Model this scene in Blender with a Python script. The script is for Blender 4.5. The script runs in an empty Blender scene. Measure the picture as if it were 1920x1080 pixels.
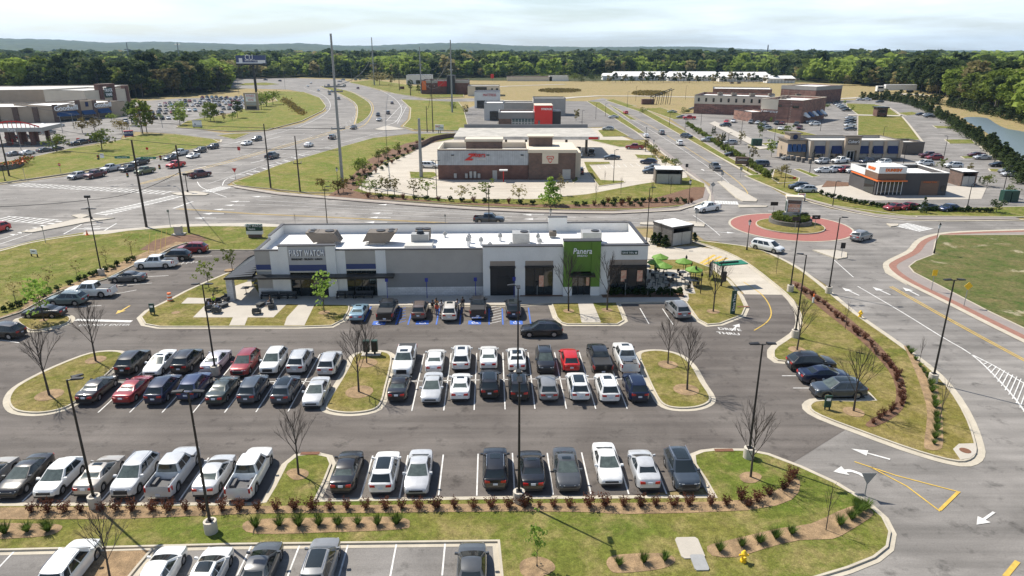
import bpy, math, random
import numpy as np
from mathutils import Vector, Matrix, noise
from mathutils.geometry import tessellate_polygon
R = math.radians
rnd = random.Random(7)
C = bpy.context.scene.collection
scene = bpy.context.scene

# ---------------------------------------------------------------- camera
FPX, HCAM = 1310.0, 30.4
TH = math.atan(448 / FPX)
CT, ST = math.cos(TH), math.sin(TH)
cd = bpy.data.cameras.new('camera')
cam = bpy.data.objects.new('camera', cd)
C.objects.link(cam)
cd.sensor_width = 36
cd.lens = 36 * FPX / 1920
cd.clip_start = 0.5
cd.clip_end = 30000
cam.location = (0, 0, HCAM)
cam.rotation_euler = (math.pi / 2 - TH, 0, 0)
scene.camera = cam

# ---------------------------------------------------------------- sky, sun, exposure
SUN = Vector((-6.0, 4.8, 9.9)).normalized()
SEL = math.asin(SUN.z)
w = bpy.data.worlds.new("World")
scene.world = w
w.use_nodes = True
nt = w.node_tree
nt.nodes.clear()
def N(nt, t, **k):
    n = nt.nodes.new(t)
    for a, b in k.items():
        setattr(n, a, b)
    return n
sky = N(nt, 'ShaderNodeTexSky', sky_type='NISHITA', sun_disc=False, sun_elevation=SEL,
        sun_rotation=math.atan2(SUN.x, SUN.y), altitude=100, air_density=1.0, dust_density=.7, ozone_density=3.0)
tc = N(nt, 'ShaderNodeTexCoord')
mp = N(nt, 'ShaderNodeMapping')
mp.inputs['Scale'].default_value = (1.6, 2.2, 15)
mp.inputs['Rotation'].default_value = (0.05, 0.03, 0.3)
cn = N(nt, 'ShaderNodeTexNoise')
cn.inputs['Scale'].default_value = 2.2
cn.inputs['Detail'].default_value = 9
cn.inputs['Roughness'].default_value = 0.55
cn.inputs['Distortion'].default_value = 0.3
cr = N(nt, 'ShaderNodeMapRange')
cr.inputs['From Min'].default_value = 0.36
cr.inputs['From Max'].default_value = 0.66
cr.inputs['To Min'].default_value = 0.25
cr.inputs['To Max'].default_value = 0.95
mx = N(nt, 'ShaderNodeMix', data_type='RGBA')
mx.inputs['B'].default_value = (9.6, 10.8, 11.8, 1)
bg = N(nt, 'ShaderNodeBackground')
bg.inputs['Strength'].default_value = 0.09
wo = N(nt, 'ShaderNodeOutputWorld')
L = nt.links.new
sx0 = N(nt, 'ShaderNodeSeparateXYZ'); L(tc.outputs['Generated'], sx0.inputs[0])
fo = N(nt, 'ShaderNodeMapRange'); fo.inputs['From Min'].default_value = .08; fo.inputs['From Max'].default_value = .42; fo.inputs['To Min'].default_value = 1; fo.inputs['To Max'].default_value = .06
L(sx0.outputs['Z'], fo.inputs['Value'])
fm = N(nt, 'ShaderNodeMath', operation='MULTIPLY')
L(cr.outputs['Result'], fm.inputs[0]); L(fo.outputs['Result'], fm.inputs[1])
L(tc.outputs['Generated'], mp.inputs['Vector']); L(mp.outputs['Vector'], cn.inputs['Vector'])
L(cn.outputs['Fac'], cr.inputs['Value']); L(fm.outputs[0], mx.inputs['Factor'])
L(sky.outputs['Color'], mx.inputs['A']); L(mx.outputs['Result'], bg.inputs['Color'])
L(bg.outputs['Background'], wo.inputs['Surface'])
sd = bpy.data.lights.new('sun', 'SUN')
sd.energy = 5.0
sd.angle = R(0.55)
sd.color = (1.0, 0.935, 0.83)
so = bpy.data.objects.new('sun', sd)
C.objects.link(so)
so.rotation_euler = (-SUN).to_track_quat('-Z', 'Y').to_euler()
so.location = (0, 0, 100)
scene.view_settings.view_transform = 'Standard'
scene.view_settings.look = 'None'
scene.view_settings.exposure = 0.45
scene.view_settings.gamma = 1

# ---------------------------------------------------------------- helpers
def G(px, py, z=0.0):
    """point on the level z that the photograph's pixel (1920x1080) looks at"""
    c = (px - 960) / FPX
    v = (py - 540) / FPX
    t = (HCAM - z) / (ST + v * CT)
    return Vector((c * t, (CT - v * ST) * t, z))
def PX(p):
    """pixel of a world point"""
    r = p - Vector((0, 0, HCAM))
    zc = r.y * CT - r.z * ST
    return 960 + FPX * r.x / zc, 540 + FPX * (-(r.y * ST + r.z * CT)) / zc
YAW = R(1.65)
U = Vector((math.cos(YAW), math.sin(YAW), 0))
V = Vector((-math.sin(YAW), math.cos(YAW), 0))

def srgb(r, g, b):
    f = lambda c: (c / 255 / 12.92) if c <= 10 else ((c / 255 + .055) / 1.055) ** 2.4
    return (f(r), f(g), f(b), 1)
MATS = {}
def mat(name, col, rough=0.7, metal=0.0, var=0.0, scale=1.0, col2=None, bump=0.0, coat=0.0, spec=None, detail=6, emit=0, stretch=None, fine=0.0):
    """principled material; var / col2 add procedural colour variation in world space"""
    if name in MATS:
        return MATS[name]
    m = bpy.data.materials.new(name)
    m.use_nodes = True
    n = m.node_tree
    b = n.nodes['Principled BSDF']
    if len(col) == 3:
        col = (*col, 1)
    b.inputs['Roughness'].default_value = rough
    b.inputs['Metallic'].default_value = metal
    b.inputs['Coat Weight'].default_value = coat
    b.inputs['Coat Roughness'].default_value = 0.04
    if spec is not None:
        b.inputs['Specular IOR Level'].default_value = spec
    b.inputs['Base Color'].default_value = col
    if emit:
        b.inputs['Emission Color'].default_value = col
        b.inputs['Emission Strength'].default_value = emit
    if var or col2 or bump:
        g = N(n, 'ShaderNodeNewGeometry')
        src = g.outputs['Position']
        if stretch:
            q = N(n, 'ShaderNodeMapping')
            q.inputs['Scale'].default_value = stretch
            n.links.new(src, q.inputs['Vector'])
            src = q.outputs['Vector']
        nz = N(n, 'ShaderNodeTexNoise')
        nz.inputs['Scale'].default_value = scale
        nz.inputs['Detail'].default_value = detail
        nz.inputs['Roughness'].default_value = 0.65
        n.links.new(src, nz.inputs['Vector'])
        if var or col2:
            c2 = col2 or tuple(max(0, c * (1 - var)) for c in col[:3])
            if len(c2) == 3:
                c2 = (*c2, 1)
            mr = N(n, 'ShaderNodeMapRange')
            mr.inputs['From Min'].default_value = 0.32
            mr.inputs['From Max'].default_value = 0.68
            n.links.new(nz.outputs['Fac'], mr.inputs['Value'])
            mm = N(n, 'ShaderNodeMix', data_type='RGBA')
            mm.inputs['A'].default_value = col
            mm.inputs['B'].default_value = c2
            n.links.new(mr.outputs['Result'], mm.inputs['Factor'])
            out = mm.outputs['Result']
            if fine:
                nf = N(n, 'ShaderNodeTexNoise')
                nf.inputs['Scale'].default_value = scale * 14
                nf.inputs['Detail'].default_value = 4
                nf.inputs['Roughness'].default_value = 0.8
                n.links.new(g.outputs['Position'], nf.inputs['Vector'])
                m2 = N(n, 'ShaderNodeMapRange')
                m2.inputs['From Min'].default_value = 0.25
                m2.inputs['From Max'].default_value = 0.75
                m2.inputs['To Min'].default_value = 1 - fine
                m2.inputs['To Max'].default_value = 1 + fine
                n.links.new(nf.outputs['Fac'], m2.inputs['Value'])
                hs = N(n, 'ShaderNodeVectorMath', operation='SCALE')
                n.links.new(out, hs.inputs[0])
                n.links.new(m2.outputs['Result'], hs.inputs['Scale'])
                out = hs.outputs['Vector']
            n.links.new(out, b.inputs['Base Color'])
        if bump:
            bp = N(n, 'ShaderNodeBump')
            bp.inputs['Strength'].default_value = bump
            bp.inputs['Distance'].default_value = 0.1
            n.links.new(nz.outputs['Fac'], bp.inputs['Height'])
            n.links.new(bp.outputs['Normal'], b.inputs['Normal'])
    MATS[name] = m
    return m

def noise_node(n, vec, scale, detail=5, rough=0.6, dist=0.0):
    q = N(n, 'ShaderNodeTexNoise')
    q.inputs['Scale'].default_value = scale
    q.inputs['Detail'].default_value = detail
    q.inputs['Roughness'].default_value = rough
    q.inputs['Distortion'].default_value = dist
    n.links.new(vec, q.inputs['Vector'])
    return q.outputs['Fac']
def ramp(n, fac, lo, hi, a=0.0, b=1.0):
    q = N(n, 'ShaderNodeMapRange')
    for k, v_ in (('From Min', lo), ('From Max', hi), ('To Min', a), ('To Max', b)):
        q.inputs[k].default_value = v_
    n.links.new(fac, q.inputs['Value'])
    return q.outputs['Result']
def mixc(n, fac, a, b, bt='MIX'):
    q = N(n, 'ShaderNodeMix', data_type='RGBA', blend_type=bt)
    for s, x in (('A', a), ('B', b)):
        if isinstance(x, tuple):
            q.inputs[s].default_value = x if len(x) == 4 else (*x, 1)
        else:
            n.links.new(x, q.inputs[s])
    if isinstance(fac, float):
        q.inputs['Factor'].default_value = fac
    else:
        n.links.new(fac, q.inputs['Factor'])
    return q.outputs['Result']

def grass_mat(name, green, lush, straw, straw_amt=0.5, soil=None):
    """mown turf: lush, green and straw-coloured patches at three scales"""
    m = bpy.data.materials.new(name)
    m.use_nodes = True
    n = m.node_tree
    b = n.nodes['Principled BSDF']
    b.inputs['Roughness'].default_value = 0.95
    b.inputs['Specular IOR Level'].default_value = 0.1
    P = N(n, 'ShaderNodeNewGeometry').outputs['Position']
    f1 = ramp(n, noise_node(n, P, 0.07, 5, 0.65, 0.5), 0.38, 0.62)
    f2 = ramp(n, noise_node(n, P, 0.35, 6, 0.7, 0.3), 0.66 - straw_amt * .4, 0.8 - straw_amt * .2)
    c = mixc(n, f1, green, lush)
    c = mixc(n, f2, c, straw)
    f3 = ramp(n, noise_node(n, P, 2.2, 5, 0.75), 0.3, 0.7, 0.60, 1.34)
    f4 = ramp(n, noise_node(n, P, 11, 3, 0.8), 0.3, 0.7, 0.62, 1.38)
    f = N(n, 'ShaderNodeMath', operation='MULTIPLY')
    n.links.new(f3, f.inputs[0]); n.links.new(f4, f.inputs[1])
    s = N(n, 'ShaderNodeVectorMath', operation='SCALE')
    n.links.new(c, s.inputs[0]); n.links.new(f.outputs[0], s.inputs['Scale'])
    out = s.outputs['Vector']
    if soil:
        f5 = ramp(n, noise_node(n, P, 0.12, 7, 0.7, 0.8), soil[1], soil[1] + .05)
        out = mixc(n, f5, out, soil[0])
    n.links.new(out, b.inputs['Base Color'])
    bp = N(n, 'ShaderNodeBump')
    bp.inputs['Strength'].default_value = 0.5
    bp.inputs['Distance'].default_value = 0.12
    n.links.new(f4, bp.inputs['Height'])
    n.links.new(bp.outputs['Normal'], b.inputs['Normal'])
    MATS[name] = m
    return m

def asphalt_mat(name, base, light, stain=0.5, crack=True):
    m = bpy.data.materials.new(name)
    m.use_nodes = True
    n = m.node_tree
    b = n.nodes['Principled BSDF']
    b.inputs['Roughness'].default_value = 0.88
    b.inputs['Specular IOR Level'].default_value = 0.25
    P = N(n, 'ShaderNodeNewGeometry').outputs['Position']
    c = mixc(n, ramp(n, noise_node(n, P, 0.09, 6, 0.6, 1.0), 0.36, 0.64), base, light)
    mpn = N(n, 'ShaderNodeMapping')
    mpn.inputs['Scale'].default_value = (0.06, 0.9, 1)
    n.links.new(P, mpn.inputs['Vector'])
    st = ramp(n, noise_node(n, mpn.outputs['Vector'], 0.7, 5, 0.6), 0.35, 0.65, 1 - .16 * stain, 1 + .1 * stain)
    sp = ramp(n, noise_node(n, P, 0.55, 6, 0.7), 0.56, 0.74, 1.0, 1 - .42 * stain)
    gr = ramp(n, noise_node(n, P, 9, 3, 0.85), 0.3, 0.7, 0.84, 1.16)
    a = N(n, 'ShaderNodeMath', operation='MULTIPLY')
    n.links.new(st, a.inputs[0]); n.links.new(sp, a.inputs[1])
    a2 = N(n, 'ShaderNodeMath', operation='MULTIPLY')
    n.links.new(a.outputs[0], a2.inputs[0]); n.links.new(gr, a2.inputs[1])
    last = a2.outputs[0]
    if crack:
        vo = N(n, 'ShaderNodeTexVoronoi', feature='DISTANCE_TO_EDGE')
        vo.inputs['Scale'].default_value = 0.05
        n2 = N(n, 'ShaderNodeTexNoise')
        n2.inputs['Scale'].default_value = 0.8
        n.links.new(P, n2.inputs['Vector'])
        ad = N(n, 'ShaderNodeVectorMath', operation='MULTIPLY_ADD')
        ad.inputs[1].default_value = (5.5, 5.5, 0)
        n.links.new(n2.outputs['Color'], ad.inputs[0]); n.links.new(P, ad.inputs[2])
        n.links.new(ad.outputs['Vector'], vo.inputs['Vector'])
        ck = ramp(n, vo.outputs['Distance'], 0.0008, 0.003, 0.87, 1.0)
        a3 = N(n, 'ShaderNodeMath', operation='MULTIPLY')
        n.links.new(last, a3.inputs[0]); n.links.new(ck, a3.inputs[1])
        last = a3.outputs[0]
    s = N(n, 'ShaderNodeVectorMath', operation='SCALE')
    n.links.new(c, s.inputs[0]); n.links.new(last, s.inputs['Scale'])
    n.links.new(s.outputs['Vector'], b.inputs['Base Color'])
    MATS[name] = m
    return m

def tag(o, label=None, cat=None, group=None, kind=None):
    if label: o['label'] = label
    if cat: o['category'] = cat
    if group: o['group'] = group
    if kind: o['kind'] = kind
    return o
ORD = []
ones = 'zeroth first second third fourth fifth sixth seventh eighth ninth tenth eleventh twelfth thirteenth fourteenth fifteenth sixteenth seventeenth eighteenth nineteenth'.split()
tens = {20: 'twent', 30: 'thirt', 40: 'fort', 50: 'fift', 60: 'sixt', 70: 'sevent', 80: 'eight', 90: 'ninet'}
def nth(k):
    if k < 20: return ones[k]
    if k >= 100:
        return ('' if k < 200 else 'two-') + 'hundred-and-' + nth(k % 100) if k % 100 else 'hundredth'
    t, o = k // 10 * 10, k % 10
    return tens[t] + ('ieth' if o == 0 else 'y-' + ones[o])
def later(o, desc, where, cat, group):
    """label written at the end, when its rank from the left among its like is known"""
    tag(o, None, cat, group)
    ORD.append((o, desc, where))
    return o
def finish_labels():
    g = {}
    for o, d, wh in ORD:
        g.setdefault((d, wh), []).append(o)
    for (d, wh), L_ in g.items():
        L_.sort(key=lambda o: PX(o.matrix_world.translation if o.parent else o.location)[0])
        for i, o in enumerate(L_):
            o['label'] = f"{d} {wh}" if len(L_) == 1 else f"{d} {wh}, {nth(i + 1)} from left"
def empty(name, loc, rz=0):
    o = bpy.data.objects.new(name, None)
    o.location = loc
    o.rotation_euler = (0, 0, rz)
    o.empty_display_size = 0.3
    C.objects.link(o)
    return o
def copy_tree(o, parent=None):
    c = o.copy()
    C.objects.link(c)
    c.parent = parent
    for ch in o.children:
        copy_tree(ch, c)
    return c

class MB:
    """collects shapes; build() links them as ONE mesh object"""
    def __init__(s):
        s.v, s.f, s.mi = [], [], []
    def face(s, pts, mi=0):
        k = len(s.v)
        s.v += [tuple(p) for p in pts]
        s.f.append(tuple(range(k, k + len(pts))))
        s.mi.append(mi)
    def hexa(s, b, t, mi=0):
        """b, t: four bottom and four top points, same order"""
        k = len(s.v)
        s.v += [tuple(p) for p in b] + [tuple(p) for p in t]
        for q in ((3, 2, 1, 0), (4, 5, 6, 7), (0, 1, 5, 4), (1, 2, 6, 5), (2, 3, 7, 6), (3, 0, 4, 7)):
            s.f.append(tuple(k + i for i in q)); s.mi.append(mi)
    def box(s, x0, x1, y0, y1, z0, z1, mi=0):
        s.hexa([(x0, y0, z0), (x1, y0, z0), (x1, y1, z0), (x0, y1, z0)], [(x0, y0, z1), (x1, y0, z1), (x1, y1, z1), (x0, y1, z1)], mi)
    def tube(s, a, b, r0, r1=None, n=8, caps=True, mi=0):
        r1 = r0 if r1 is None else r1
        a, b = Vector(a), Vector(b)
        d = (b - a)
        if d.length < 1e-6: return
        d.normalize()
        x = d.orthogonal().normalized()
        y = d.cross(x)
        k = len(s.v)
        for p, r in ((a, r0), (b, r1)):
            for i in range(n):
                t = 2 * math.pi * i / n
                s.v.append(tuple(p + x * (r * math.cos(t)) + y * (r * math.sin(t))))
        for i in range(n):
            j = (i + 1) % n
            s.f.append((k + i, k + j, k + n + j, k + n + i)); s.mi.append(mi)
        if caps:
            s.f.append(tuple(k + n - 1 - i for i in range(n))); s.mi.append(mi)
            s.f.append(tuple(k + n + i for i in range(n))); s.mi.append(mi)
    def prism(s, pts, z0, z1, mi=0, sides=True):
        """polygon (xy) raised from z0 to z1; z may be callables"""
        n = len(pts)
        tri = tessellate_polygon([[Vector((p[0], p[1], 0)) for p in pts]])
        area = sum(pts[i][0] * pts[(i + 1) % n][1] - pts[(i + 1) % n][0] * pts[i][1] for i in range(n))
        k = len(s.v)
        s.v += [(p[0], p[1], z1) for p in pts]
        for a, b, c in tri:
            A, B, D = pts[a], pts[b], pts[c]
            cr_ = (B[0] - A[0]) * (D[1] - A[1]) - (B[1] - A[1]) * (D[0] - A[0])
            s.f.append((k + a, k + b, k + c) if cr_ > 0 else (k + a, k + c, k + b)); s.mi.append(mi)
        if sides and z0 is not None:
            k2 = len(s.v)
            s.v += [(p[0], p[1], z0) for p in pts]
            for i in range(n):
                j = (i + 1) % n
                q = (k2 + i, k2 + j, k + j, k + i)
                s.f.append(q if area > 0 else q[::-1]); s.mi.append(mi)
    def strip(s, A, B, closed=False, mi=0, za=None, zb=None):
        """ribbon between two equally long polylines"""
        n = len(A)
        k = len(s.v)
        s.v += [(p[0], p[1], p[2] if za is None else za) for p in A]
        s.v += [(p[0], p[1], p[2] if zb is None else zb) for p in B]
        for i in range(n if closed else n - 1):
            j = (i + 1) % n
            s.f.append((k + i, k + j, k + n + j, k + n + i)); s.mi.append(mi)
    def build(s, name, m, root=None, smooth=False, angle=35):
        me = bpy.data.meshes.new(name)
        off = Vector(root.location) if root is not None else Vector((0, 0, 0))
        vs = [(a - off.x, b - off.y, c - off.z) for a, b, c in s.v]
        me.from_pydata(vs, [], s.f)
        ms = m if isinstance(m, (list, tuple)) else [m]
        for q in ms:
            me.materials.append(q)
        if len(ms) > 1:
            me.polygons.foreach_set('material_index', s.mi)
        if smooth:
            me.polygons.foreach_set('use_smooth', [True] * len(me.polygons))
            me.set_sharp_from_angle(angle=R(angle))
        me.update()
        o = bpy.data.objects.new(name, me)
        C.objects.link(o)
        if root is not None:
            o.parent = root
        return o
def centred(o):
    """put a lone mesh's origin at its base centre"""
    me = o.data
    n = len(me.vertices)
    a = np.empty(n * 3); me.vertices.foreach_get('co', a); a = a.reshape(-1, 3)
    c = np.array([(a[:, 0].min() + a[:, 0].max()) / 2, (a[:, 1].min() + a[:, 1].max()) / 2, a[:, 2].min()])
    me.vertices.foreach_set('co', (a - c).ravel()); me.update()
    o.location = c
    return o

def catmull(P, closed=True, n=5):
    out = []
    k = len(P)
    rng = range(k) if closed else range(k - 1)
    for i in rng:
        g = (lambda j: P[j % k]) if closed else (lambda j: P[max(0, min(k - 1, j))])
        p0, p1, p2, p3 = g(i - 1), g(i), g(i + 1), g(i + 2)
        for q in range(n):
            t = q / n
            out.append(0.5 * ((2 * p1) + (p2 - p0) * t + (2 * p0 - 5 * p1 + 4 * p2 - p3) * t * t + (3 * p1 - p0 - 3 * p2 + p3) * t ** 3))
    if not closed:
        out.append(P[-1])
    return out
def W(pts, smooth=0, closed=True, z=0):
    P = [G(x, y) for x, y in pts]
    if smooth:
        P = catmull(P, closed, smooth)
    for p in P: p.z = z
    return P
def offset(P, d, closed=True):
    """offset a polyline; positive d = to the left of its run"""
    n = len(P)
    out = []
    for i in range(n):
        a = P[(i - 1) % n] if (closed or i) else P[i]
        c = P[(i + 1) % n] if (closed or i < n - 1) else P[i]
        b = P[i]
        e1 = (b - a); e2 = (c - b)
        e1 = Vector((e1.x, e1.y, 0)); e2 = Vector((e2.x, e2.y, 0))
        if e1.length < 1e-6: e1 = e2.copy()
        if e2.length < 1e-6: e2 = e1.copy()
        e1.normalize(); e2.normalize()
        n1 = Vector((-e1.y, e1.x, 0)); n2 = Vector((-e2.y, e2.x, 0))
        m_ = n1 + n2
        if m_.length < 1e-4: m_ = n1
        m_.normalize()
        c_ = max(0.5, m_.dot(n1))
        out.append(Vector((b.x, b.y, b.z)) + m_ * (d / c_))
    return out
def ccw(P):
    a = sum(P[i].x * P[(i + 1) % len(P)].y - P[(i + 1) % len(P)].x * P[i].y for i in range(len(P)))
    return P if a > 0 else P[::-1]
def sheet(name, P, m, z, kind='structure'):
    b = MB()
    b.prism([(p.x, p.y) for p in P], None, z, sides=False)
    return tag(b.build(name, m), kind=kind)
def island(P, m, gutter=0.45, h=0.14, kw=0.16, name='grass_island'):
    P = ccw(P)
    inn = offset(P, kw)
    b = MB(); b.prism([(p.x, p.y) for p in inn], None, h - 0.01, sides=False)
    o = tag(b.build(name, m), kind='structure')
    k = MB()
    k.strip(P, P, True, za=0, zb=h)
    k.strip(P, inn, True, za=h, zb=h)
    if gutter:
        k.strip(offset(P, -gutter), P, True, za=0.028, zb=0.022)
    tag(k.build('kerb', MATS['kerb']), kind='structure')
    return o
def kerbline(P, side=1, gutter=0.45, h=0.14, kw=0.18):
    """open kerb; road lies on the side opposite to `side`"""
    inn = offset(P, kw * side, False)
    k = MB()
    k.strip(P, P, False, za=0, zb=h)
    k.strip(P, inn, False, za=h, zb=h)
    k.strip(inn, inn, False, za=h, zb=0)
    if gutter:
        k.strip(offset(P, -gutter * side, False), P, False, za=0.028, zb=0.024)
    return tag(k.build('kerb', MATS['kerb']), kind='structure')
def line(mb, P, wd, z, dash=None):
    """painted line along world points"""
    if dash:
        on, off = dash
        # walk
        seg = []
        acc = 0; cur = [P[0]]; draw = True; need = on
        for a, b in zip(P[:-1], P[1:]):
            d = (b - a).length; pos = 0
            while d - pos > need:
                pos += need
                q = a.lerp(b, pos / d)
                if draw:
                    cur.append(q); seg.append(cur)
                cur = [q]; draw = not draw; need = on if draw else off
            need -= d - pos
            if draw: cur.append(b)
        for s_ in seg:
            line(mb, s_, wd, z)
        return
    A = offset(P, wd / 2, False); B = offset(P, -wd / 2, False)
    mb.strip(A, B, False, za=z, zb=z)

def text(s_, size, origin, ux, uz, m, root, name='lettering', ext=0.03, align='CENTER', bold=0.0, shear=0.0, sx=1.0, sp=1.0):
    """raised lettering standing on a wall (or lying on the ground): ux = reading direction, uz = up of the letters"""
    cu = bpy.data.curves.new(name, 'FONT')
    cu.body = s_
    cu.size = size
    cu.extrude = ext
    cu.offset = bold
    cu.shear = shear
    cu.space_character = sp
    cu.align_x = align
    cu.align_y = 'CENTER'
    cu.resolution_u = 3
    t = bpy.data.objects.new(name, cu)
    C.objects.link(t)
    dg = bpy.context.evaluated_depsgraph_get()
    me = bpy.data.meshes.new_from_object(t.evaluated_get(dg))
    bpy.data.objects.remove(t); bpy.data.curves.remove(cu)
    ux, uz = Vector(ux).normalized(), Vector(uz).normalized()
    un = ux.cross(uz)
    M = Matrix(((ux.x * sx, uz.x, un.x, origin[0]), (ux.y * sx, uz.y, un.y, origin[1]), (ux.z * sx, uz.z, un.z, origin[2]), (0, 0, 0, 1)))
    me.transform(M)
    if root is not None:
        me.transform(Matrix.Translation(-Vector(root.location)))
    me.materials.clear(); me.materials.append(m)
    o = bpy.data.objects.new(name, me)
    C.objects.link(o)
    if root is not None: o.parent = root
    return o
class Frame:
    """upright local frame: s along a facade, d into the building, z up"""
    def __init__(f, O, ang):
        f.O = Vector((O[0], O[1], 0)); f.u = Vector((math.cos(ang), math.sin(ang), 0)); f.v = Vector((-math.sin(ang), math.cos(ang), 0)); f.ang = ang
    def p(f, s, d, z):
        return f.O + f.u * s + f.v * d + Vector((0, 0, z))
    def hit(f, px, py, d=0):
        """s, z where the pixel meets the facade plane at depth d"""
        c = (px - 960) / FPX; v = (py - 540) / FPX
        D = Vector((c, CT - v * ST, -ST - v * CT))
        o = Vector((0, 0, HCAM)); pl = f.O + f.v * d
        t = (pl - o).dot(f.v) / D.dot(f.v)
        q = o + D * t - f.O
        return q.dot(f.u), q.z
    def box(f, mb, s0, s1, d0, d1, z0, z1, mi=0):
        mb.hexa([f.p(s0, d0, z0), f.p(s1, d0, z0), f.p(s1, d1, z0), f.p(s0, d1, z0)], [f.p(s0, d0, z1), f.p(s1, d0, z1), f.p(s1, d1, z1), f.p(s0, d1, z1)], mi)
    def part(f, name, m, root, *boxes):
        b = MB()
        for q in boxes: f.box(b, *q)
        return b.build(name, m, root)
def wire_pts(a, b, sag, n=10):
    return [a.lerp(b, i / n) - Vector((0, 0, sag * 4 * (i / n) * (1 - i / n))) for i in range(n + 1)]
# ---------------------------------------------------------------- materials of the setting
grass_mat('grass_near', (.185, .158, .042), (.125, .140, .028), (.29, .225, .10), .6)
grass_mat('grass_green', (.175, .165, .042), (.110, .145, .024), (.28, .225, .095), .5)
grass_mat('grass_field', (.09, .115, .03), (.06, .10, .022), (.17, .145, .065), .75, soil=((.34, .30, .20, 1), .60))
grass_mat('grass_bank', (.19, .185, .045), (.12, .16, .026), (.28, .22, .095), .5, soil=((.55, .42, .28, 1), .66))
grass_mat('pasture', (.26, .225, .085), (.17, .185, .045), (.33, .25, .14), 1.0)
grass_mat('forest_floor', (.06, .07, .03), (.045, .06, .02), (.12, .10, .06), .5)
asphalt_mat('asphalt_lot', (.105, .092, .083), (.15, .134, .121), 1.5)
asphalt_mat('asphalt_road', (.178, .167, .155), (.268, .252, .234), 1.5)
asphalt_mat('asphalt_mid', (.165, .155, .145), (.225, .212, .198), 1.2)
asphalt_mat('concrete_lot', (.43, .385, .32), (.49, .445, .375), .6, crack=False)
mat('concrete', (.46, .42, .36), .9, var=.14, scale=.5, fine=.08)
mat('kerb', (.50, .45, .36), .9, var=.22, scale=.8, fine=.12)
mat('pathway', (.27, .235, .215), .9, var=.15, scale=.6, fine=.1)
mat('brick_path', (.30, .15, .11), .9, var=.25, scale=1.5, fine=.15)
mat('brick_round', (.33, .12, .10), .85, var=.14, scale=1.2, fine=.12)
mat('mulch', (.36, .245, .135), 1.0, var=.55, scale=1.3, fine=.6, bump=.6)
mat('mulch_dark', (.19, .105, .062), 1.0, var=.45, scale=1.3, fine=.4, bump=.6)
mat('bare_soil', (.60, .46, .31), 1.0, var=.3, scale=.3, fine=.2)
mat('paint_white', (.74, .73, .70), .7, var=.38, scale=2.0, fine=.15)
mat('paint_yellow', (.66, .44, .08), .7, var=.35, scale=2)
mat('paint_blue', (.05, .15, .55), .7, var=.3, scale=2)
M = MATS

# ---------------------------------------------------------------- ground
b = MB()
nseg = 96
for r0, r1 in ((0, 300), (300, 1200), (1200, 4000), (4000, 14000)):
    for i in range(nseg):
        a0, a1 = 2 * math.pi * i / nseg, 2 * math.pi * (i + 1) / nseg
        q = [(r0 * math.cos(a0), r0 * math.sin(a0), -.06), (r1 * math.cos(a0), r1 * math.sin(a0), -.06), (r1 * math.cos(a1), r1 * math.sin(a1), -.06), (r0 * math.cos(a1), r0 * math.sin(a1), -.06)]
        b.face(q if r0 else q[1:] if False else [q[0], q[1], q[2]])
tag(b.build('ground', M['pasture']), kind='structure')

Wz = W
# near roads: one wide sheet of aged asphalt from the junction to the bottom right corner
sheet('road', W([(-500, 345), (0, 347), (120, 331), (250, 308), (400, 272), (415, 262), (330, 251), (240, 246), (120, 232), (-200, 225), (-200, 200), (240, 200), (420, 205), (330, 236), (420, 250), (500, 246), (570, 230),
    (612, 208), (606, 188), (580, 175), (540, 168), (430, 165), (430, 146), (540, 146), (640, 149), (720, 172), (800, 186), (900, 184), (900, 190), (800, 191),
    (755, 188), (768, 204), (764, 224), (750, 237), (775, 246), (880, 247), (880, 254), (770, 250), (700, 259), (640, 278), (560, 297), (500, 318), (440, 338), (425, 347), (480, 357), (600, 370), (830, 390), (1000, 398), (1150, 401), (1270, 393), (1320, 375),
    (1332, 345), (1290, 320), (1250, 290), (1195, 246), (1150, 212), (1100, 190), (1130, 184), (1200, 200), (1250, 232), (1320, 280), (1400, 326), (1470, 366), (1560, 392), (1700, 412), (1920, 415), (2300, 412),
    (2300, 437), (1920, 434), (1780, 437), (1745, 455), (1700, 478), (1655, 498), (1700, 520), (1760, 553), (1840, 596), (1990, 676), (2400, 880), (2400, 1600), (1100, 1600), (1350, 1130),
    (1480, 1080), (1400, 900), (1480, 800), (1600, 760), (1600, 700), (1560, 640), (1550, 535), (1480, 490), (1400, 458), (1320, 450), (1300, 435), (1290, 428), (520, 424), (330, 422), (150, 440), (0, 470), (-500, 540)]), M['asphalt_road'], 0.0)
sheet('parking_lot', W([(-500, 800), (-500, 610), (-60, 622), (0, 600), (38, 588), (85, 562), (115, 548), (200, 525), (250, 500), (297, 480), (325, 465), (345, 457), (393, 469), (520, 468), (1180, 470), (1290, 550), (1395, 551), (1475, 553), (1520, 600),
    (1560, 650), (1660, 760), (1575, 812), (1486, 868), (1400, 905), (1000, 950), (0, 960), (-500, 970)]), M['asphalt_lot'], 0.012)
sheet('parking_lot', W([(-500, 1030), (0, 1022), (940, 1010), (950, 1300), (-800, 1300)]), M['asphalt_mid'], 0.016)

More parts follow.
